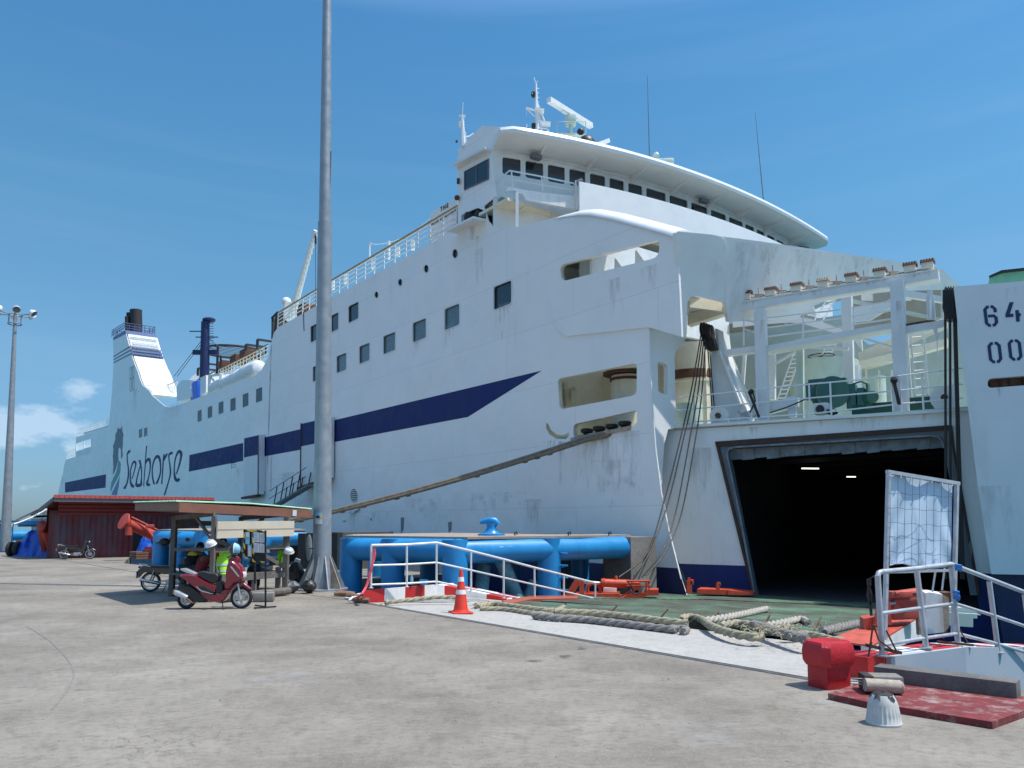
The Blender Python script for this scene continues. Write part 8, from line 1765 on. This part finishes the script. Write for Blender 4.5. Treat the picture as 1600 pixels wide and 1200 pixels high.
# ================================================================== TWO-WHEELERS
def puff(mb, pts, w, y=0.0, ins_=.86, sub=True):
    """rounded slab from a side outline (x, z), w wide, centred on y"""
    pts = roundpoly(pts, .035, 2); c = V((sum(p[0] for p in pts)/len(pts), sum(p[1] for p in pts)/len(pts)))
    def lay(s_, yy): return [V((c.x+(p[0]-c.x)*s_, yy, c.y+(p[1]-c.y)*s_)) for p in pts]
    L_ = [lay(ins_, y-w/2), lay(.97, y-w*.40), lay(1, y-w*.2), lay(1, y+w*.2), lay(.97, y+w*.40), lay(ins_, y+w/2)]
    mb.grid(L_, closed=True)
    for q, fl in ((L_[0], 1), (L_[-1], 0)):
        tr = tessellate_polygon([[V((p.x, p.z, 0)) for p in q]]); mb.add(q, [tuple(t) if fl else tuple(t)[::-1] for t in tr])
M['tyre'] = mat('tyre_rubber', (.02, .02, .02), .85, var=.15, scale=20); M['alloy'] = mat('silver_alloy', (.55, .56, .57), .3, metal=.6, var=.06); M['scooter'] = mat('glossy_cherry_red_paint', (.20, .004, .02), .22, var=.05, scale=4, coat=1); M['seat'] = mat('black_vinyl_seat', (.022, .022, .024), .45, var=.2, scale=12)
M['bikeblack'] = mat('glossy_black_bike_paint', (.012, .012, .016), .2, var=.1, coat=1)
def wheel(root, x, r, w, name='wheel', spokes=10, rimr=.74, star=True):
    RX = Matrix.Rotation(PI/2, 3, 'X'); c = V((x, 0, r)); mb = MB(); pr = []
    for k in range(13): a = -PI*.78+k*PI*1.56/12; pr.append((r-w*.5+math.cos(a)*w*.5, math.sin(a)*w*.5))
    mb.lathe(c, pr+[(pr[0][0]-.005, 0), pr[0]], 32, RX, caps=False); wh = mb.build(name, M['tyre'], root, local=True)
    ri = r-w*.98; mb = MB(); mb.lathe(c, [(ri-.012, -.03), (ri+.012, -.034), (ri+.012, .034), (ri-.012, .03), (ri-.012, -.03)], 32, RX, caps=False); mb.lathe(c, [(.01, -.055), (.035, -.055), (.035, .055), (.01, .055)], 14, RX)
    for k in range(spokes):
        a = 2*PI*k/spokes; d = V((math.cos(a), 0, math.sin(a)))
        if star: a2 = a+.22*(1 if k % 2 else -1); d2 = V((math.cos(a2), 0, math.sin(a2))); mb.beam(c+d*.03, c+d2*(ri), .02, .022, up=V((0, 1, 0)))
        else: mb.tube([c+d*.03+V((0, .02 if k % 2 else -.02, 0)), c+V((math.cos(a+.3), 0, math.sin(a+.3)))*ri], .003, 4)
    mb.build('rim', M['alloy'], wh, local=True)
    if x > 0: mb = MB(); mb.lathe(c+V((0, -.04, 0)), [(.055, 0), (.095, 0), (.095, .004), (.055, .004)], 20, RX); mb.build('brake_disc', M['chrome'], wh, local=True)
    return wh
sc = thing('motor_scooter', 'cherry red motor scooter parked in front of the shelter, seen from its right side', 'scooter', V(((343.5-CX)/F*18.0, 18.0, 0)), .03)
def X(x): return (x-690)*.00225
def Z(z): return (1140-z)*.00225
def outl(l): return [(X(a), Z(b_)) for a, b_ in l]
wheel(sc, X(955), .255, .085); wheel(sc, X(400), .215, .10, star=True, spokes=6)
def bpart(name, m, polys, label=None, parent=None):
    mb = MB()
    for l, w, y in polys: puff(mb, outl(l), w, y)
    return mb.build(name, m, parent or sc, local=True, ang=50, each=len(polys) > 1)
bpart('rear_body', M['scooter'], [([(335, 788), (400, 782), (500, 795), (560, 835), (640, 875), (722, 905), (705, 975), (640, 978), (540, 962), (470, 905), (400, 850), (340, 812)], .30, 0)])
bpart('footboard', M['scooter'], [([(525, 955), (640, 985), (720, 1000), (765, 990), (795, 940), (850, 935), (830, 1000), (790, 1058), (740, 1072), (640, 1060), (570, 1010)], .30, 0)])
bpart('leg_shield', M['scooter'], [([(800, 800), (812, 700), (830, 645), (860, 630), (905, 665), (960, 725), (988, 790), (980, 845), (930, 860), (880, 890), (850, 940), (800, 950), (790, 900), (810, 850)], .34, 0)])
bpart('handlebar_cover', M['scooter'], [([(812, 640), (850, 598), (905, 612), (928, 650), (915, 682), (860, 690), (820, 680)], .22, 0)])
bpart('front_mudguard', M['scooter'], [([(915, 868), (980, 872), (1062, 942), (1048, 952), (980, 905), (920, 885), (875, 925), (852, 955), (838, 945), (860, 905)], .11, 0)])
bpart('seat', M['seat'], [([(500, 768), (560, 755), (640, 775), (710, 780), (740, 805), (735, 852), (700, 885), (640, 868), (580, 835), (520, 792)], .25, 0)])
bpart('side_panel', M['seat'], [([(520, 900), (600, 905), (700, 970), (690, 985), (600, 965), (540, 935)], .315, 0)])
bpart('trim_strip', M['alloy'], [([(500, 900), (515, 903), (560, 945), (700, 985), (690, 992), (560, 960)], .33, 0), ([(842, 690), (870, 705), (960, 815), (950, 828), (925, 800), (850, 712)], .345, 0)])
bpart('grab_rail', M['alloy'], [([(328, 730), (372, 727), (500, 783), (490, 800), (400, 772), (333, 745)], .2, 0)])
bpart('headlight', M['helmetw'], [([(942, 738), (975, 755), (990, 800), (978, 840), (965, 790)], .24, 0)])
bpart('engine', M['seat'], [([(330, 880), (450, 905), (560, 985), (640, 1040), (600, 1075), (480, 1075), (380, 1040), (300, 960)], .20, 0)])
bpart('rear_mudguard', M['seat'], [([(300, 950), (335, 850), (360, 845), (345, 900), (320, 960)], .1, 0)])
bpart('undertray', M['seat'], [([(700, 860), (745, 850), (780, 900), (775, 985), (710, 985)], .24, 0)])
mb = MB(); mb.tube([V((X(300), -.15, Z(965))), V((X(330), -.155, Z(975))), V((X(430), -.155, Z(1022)))], [.05, .066, .055], 14); ex = mb.build('exhaust', M['alloy'], sc, local=True); mb = MB(); mb.tube([V((X(290), -.15, Z(960))), V((X(297), -.15, Z(963)))], .062, 14); mb.tube([V((X(425), -.15, Z(1030))), V((X(480), -.12, Z(1075))), V((X(560), -.05, Z(1055)))], .018, 8); mb.build('exhaust_pipe', M['brown'], ex, local=True)
mb = MB()
for s_ in (-1, 1): mb.tube([V((X(922), s_*.07, Z(885))), V((X(955), s_*.07, Z(1045)))], .022, 10)
mb.build('front_fork', M['alloy'], sc, local=True)
mb = MB(); mb.tube([V((X(850), -.34, Z(610))), V((X(862), -.2, Z(598))), V((X(875), 0, Z(600))), V((X(862), .2, Z(598))), V((X(850), .34, Z(610)))], .014, 8)
for s_ in (-1, 1): mb.tube([V((X(850), s_*.34, Z(610))), V((X(856), s_*.23, Z(602)))], .02, 8)
hb = mb.build('handlebar', M['seat'], sc, local=True)
mb = MB()
for s_ in (-1, 1): mb.tube([V((X(870), s_*.18, Z(600))), V((X(862), s_*.26, Z(540)))], .006, 6); mb.sphere(V((X(862), s_*.28, Z(520))), .06, 12, (.35, 1, .7))
mb.build('mirror', M['seat'], hb, local=True)
mb = MB(); mb.tube([V((X(762), .0, Z(1070))), V((X(795), -.16, Z(1140)))], .012, 6); mb.tube([V((X(795), -.2, .01)), V((X(805), -.08, .01))], .015, 6); mb.build('side_stand', M['seat'], sc, local=True)
mb = MB(); mb.sphere(V((X(975), -.10, Z(820))), .035, 8, (.5, 1, 1.2)); mb.build('indicator', M['orange'], sc, local=True)
hc = V(((372-CX)/F*18.0, 17.95, 0)); hc.z = atY(372, 858, 17.95).z
hm_ = thing('crash_helmet', 'black crash helmet with a light blue side hung on the red scooter handlebar', 'helmet', hc)
mb = MB(); mb.sphere(hc, .135, 16, (1.05, .95, 1.0), lo=-50); mb.build('shell', M['bikeblack'], hm_); mb = MB(); rows = []
for i in range(6): a = math.radians(-38+i*24); rows.append([hc+V((math.cos(a)*math.cos(b_)*.144, math.cos(a)*math.sin(b_)*.132, math.sin(a)*.138)) for b_ in [math.radians(-85+k*9) for k in range(9)]])
mb.grid(rows); mb.build('blue_side', M['skyblue'], hm_); mb = MB(); mb.tube([r_[0]+V((0, -.004, 0)) for r_ in rows], .012, 6); mb.build('white_stripe', M['helmetw'], hm_)
def underbone(label, loc, rz):
    b_ = thing('motorcycle', label, 'motorcycle', loc, rz); m1 = M['bikeblack']
    wheel(b_, .62, .285, .065, spokes=24, star=False); wheel(b_, -.62, .285, .075, spokes=24, star=False)
    def pp_(name, m, l, w, y=0.0): mb = MB(); puff(mb, l, w, y); return mb.build(name, m, b_, local=True, ang=50)
    pp_('seat', M['seat'], [(-.78, .77), (-.35, .74), (0, .74), (.05, .70), (-.1, .66), (-.75, .70)], .22)
    pp_('tail_body', m1, [(-.95, .70), (-.80, .76), (-.3, .70), (0, .68), (.05, .52), (-.25, .50), (-.6, .58), (-.92, .62)], .2)
    pp_('rear_mudguard', m1, [(-.98, .64), (-.90, .66), (-.62, .60), (-.35, .52), (-.36, .48), (-.62, .56), (-.85, .55), (-1.0, .38), (-1.04, .40)], .1)
    pp_('leg_shield', m1, [(.15, .40), (.30, .34), (.42, .55), (.48, .80), (.42, .98), (.33, .96), (.34, .78), (.26, .58)], .30)
    pp_('frame_cover', m1, [(.0, .66), (.28, .50), (.34, .38), (.1, .36), (-.12, .50)], .14)
    pp_('headlamp_housing', m1, [(.32, .98), (.40, 1.03), (.55, 1.0), (.56, .88), (.45, .84), (.34, .90)], .2)
    pp_('headlight', M['helmetw'], [(.52, .98), (.575, .96), (.575, .90), (.52, .87)], .15)
    pp_('front_mudguard', m1, [(.36, .50), (.50, .60), (.72, .60), (.93, .46), (.91, .43), (.72, .55), (.52, .55), (.38, .46)], .1)
    pp_('engine', M['alloy'], [(-.16, .36), (.20, .38), (.26, .28), (.18, .20), (-.14, .20), (-.20, .28)], .2)
    mb = MB()
    for s_ in (-1, 1): mb.tube([V((.44, s_*.07, .80)), V((.62, s_*.07, .285))], .022, 8); mb.tube([V((-.62, s_*.09, .285)), V((-.5, s_*.09, .62))], .022, 8); mb.tube([V((-.62, s_*.07, .285)), V((-.05, s_*.06, .32))], .02, 6)
    mb.build('fork_and_swingarm', M['chrome'], b_, local=True)
    mb = MB(); mb.tube([V((.15, -.1, .24)), V((.0, -.13, .20)), V((-.3, -.14, .24))], .02, 8); mb.tube([V((-.3, -.14, .24)), V((-.35, -.15, .25)), V((-.85, -.17, .36))], [.03, .045, .05], 10); mb.build('exhaust', M['chrome'], b_, local=True)
    mb = MB(); mb.tube([V((.26, -.33, 1.02)), V((.34, -.15, 1.04)), V((.38, 0, 1.02)), V((.34, .15, 1.04)), V((.26, .33, 1.02))], .013, 6)
    for s_ in (-1, 1): mb.tube([V((.32, s_*.2, 1.04)), V((.30, s_*.30, 1.2))], .006, 5); mb.sphere(V((.30, s_*.32, 1.24)), .055, 10, (.35, 1, .8))
    mb.build('handlebar', M['seat'], b_, local=True)
    mb = MB(); mb.tube([V((-.6, -.12, .72)), V((-.9, -.1, .78)), V((-.97, 0, .79)), V((-.9, .1, .78)), V((-.6, .12, .72))], .014, 6); mb.box(V((-1.0, 0, .52)), (.02, .18, .14)); mb.build('grab_rail', M['alloy'], b_, local=True)
    mb = MB(); mb.sphere(V((-.95, 0, .70)), .06, 8, (.6, 1.2, .7)); mb.build('tail_light', M['orange'], b_, local=True)
    mb = MB(); mb.tube([V((-.15, -.08, .22)), V((-.22, -.2, .0))], .012, 6); mb.tube([V((.1, -.2, .27)), V((.1, .2, .27))], .015, 6); mb.build('stand_and_pegs', M['seat'], b_, local=True)
    return b_
underbone('black motorcycle parked beside the left post of the shelter', V(((277-CX)/F*22.3, 22.3, 0)), .06)
b2 = underbone('black motorcycle leaning against the red metal shed', V(((127-CX)/F*41.4, 41.4, 0)), .25)
# ================================================================== LINES AND CABLES
M['line'] = mat('mooring_line_fibre', (.20, .165, .12), .9, var=.35, scale=6, bump=.6, bscale=60)
e1 = dpt(392, 33.8, 1.7)
for k, (x, y, dy, lb_) in enumerate(((915, 684, 0, 'upper mooring line running from the bow slot down across the white hull'), (918, 687.5, 0, 'lower mooring line running from the bow slot down across the white hull'))):
    a = P1.at(x, y, .15); b_ = e1+V((0, .0, -.10*k-.02)); b_ = atY(392, 825.5+2.2*k, 33.8)
    pts = catenary(a, b_, .25, 30); mb = MB(); mb.tube([P1.at(x+60, y-14, -.3), P1.at(x+25, y-5.5, .1)]+pts, .075, 8)
    rnd = random.Random(k)
    for q in range(12): c = pts[rnd.randint(1, 27)]; mb.tube([c-UP*.09+V((-.1, 0, 0)), c-UP*.10, c-UP*.08+V((.12, 0, .02))], .03, 5)
    tag(mb.build('mooring_line', M['line']), lb_, 'rope', 'bow mooring lines')
def cable(pts, label, r=.024): mb = MB(); mb.tube(spline(pts, 8), r, 6); tag(mb.build('hoist_cable', M['wire']), label, 'cable', 'hoist cables')
a0 = [H1.at(1095+i*2.6, 524, .4) for i in range(5)]
def hc_(x, y, Y): return atY(x, y, Y)
cable([a0[0], hc_(1080, 610, 27.6), hc_(1062, 690, 27.0), hc_(1040, 775, 26.3), hc_(1012, 862, 25.2), hc_(967, 902, 24.3)], 'leftmost hoist cable falling from the left sheaves to the orange gear')
cable([a0[1], hc_(1085, 610, 27.6), hc_(1067, 690, 27.0), hc_(1044, 785, 26.2), hc_(1017, 860, 25.0), hc_(990, 900, 24.3)], 'second hoist cable from the left, falling to the orange gear')
cable([a0[2], hc_(1091, 610, 27.6), hc_(1077, 690, 27.0), hc_(1056, 800, 26.0), hc_(1034, 862, 24.8), hc_(1003, 902, 24.3)], 'third hoist cable from the left, slack below the corner plate')
cable([a0[3], hc_(1097, 610, 27.6), hc_(1086, 690, 27.0), hc_(1064, 805, 26.0), hc_(1036, 868, 24.8), hc_(1008, 899, 24.2)], 'fourth hoist cable from the left, slack below the corner plate')
cable([H1.at(1106, 546, .3), H1.at(1110, 600, .3), H1.at(1113, 652, .1)], 'short hoist cable dropping from the left sheaves to the deck drum')
cable([H1.at(1109, 546, .3), H1.at(1113, 600, .3), H1.at(1117, 645, .1)], 'short hoist cable right beside the drum cable of the left sheaves')
for i, (x0, x1) in enumerate(((1477, 1477.5), (1484.5, 1485), (1491, 1496), (1493.5, 1499))):
    PR = Plane(Q0+P2.n*.5, P2.n); a, b_ = PR.at(x0, 500), PR.at(x1, 700); mb = MB(); mb.tube([PR.at(x0, 470), a, b_, PR.at(x1+(.5 if i < 2 else 4+i), 905)], .04, 6)
    tag(mb.build('hoist_cable', M['wire']), ['leftmost', 'second', 'third', 'rightmost'][i]+' of the four taut cables beside the figure 64', 'cable', 'hoist cables')
mb = MB(); PR = Plane(Q0+P2.n*.65, P2.n)
for k in range(5): mb.tube([PR.at(1476+k*3.2, 453), PR.at(1475.5+k*3.3, 480), PR.at(1480+k*2.8, 498)], .06, 6)
for k in range(4): mb.tube([PR.at(1476+k*4, 454), PR.at(1478+k*4, 448), PR.at(1480+k*4, 453)], .03, 6)
fpart(mb, 'sheave_cluster', M['soot'])
mb = MB(); mb.pxpoly(Plane(Q0+P2.n*.3, P2.n), [[(1477, 455), (1489, 451), (1496, 498), (1478, 498)]], .5); fpart(mb, 'sheave_housing', M['soot'], smooth=False)
# ---- every thing has its own label; keep the scene tidy
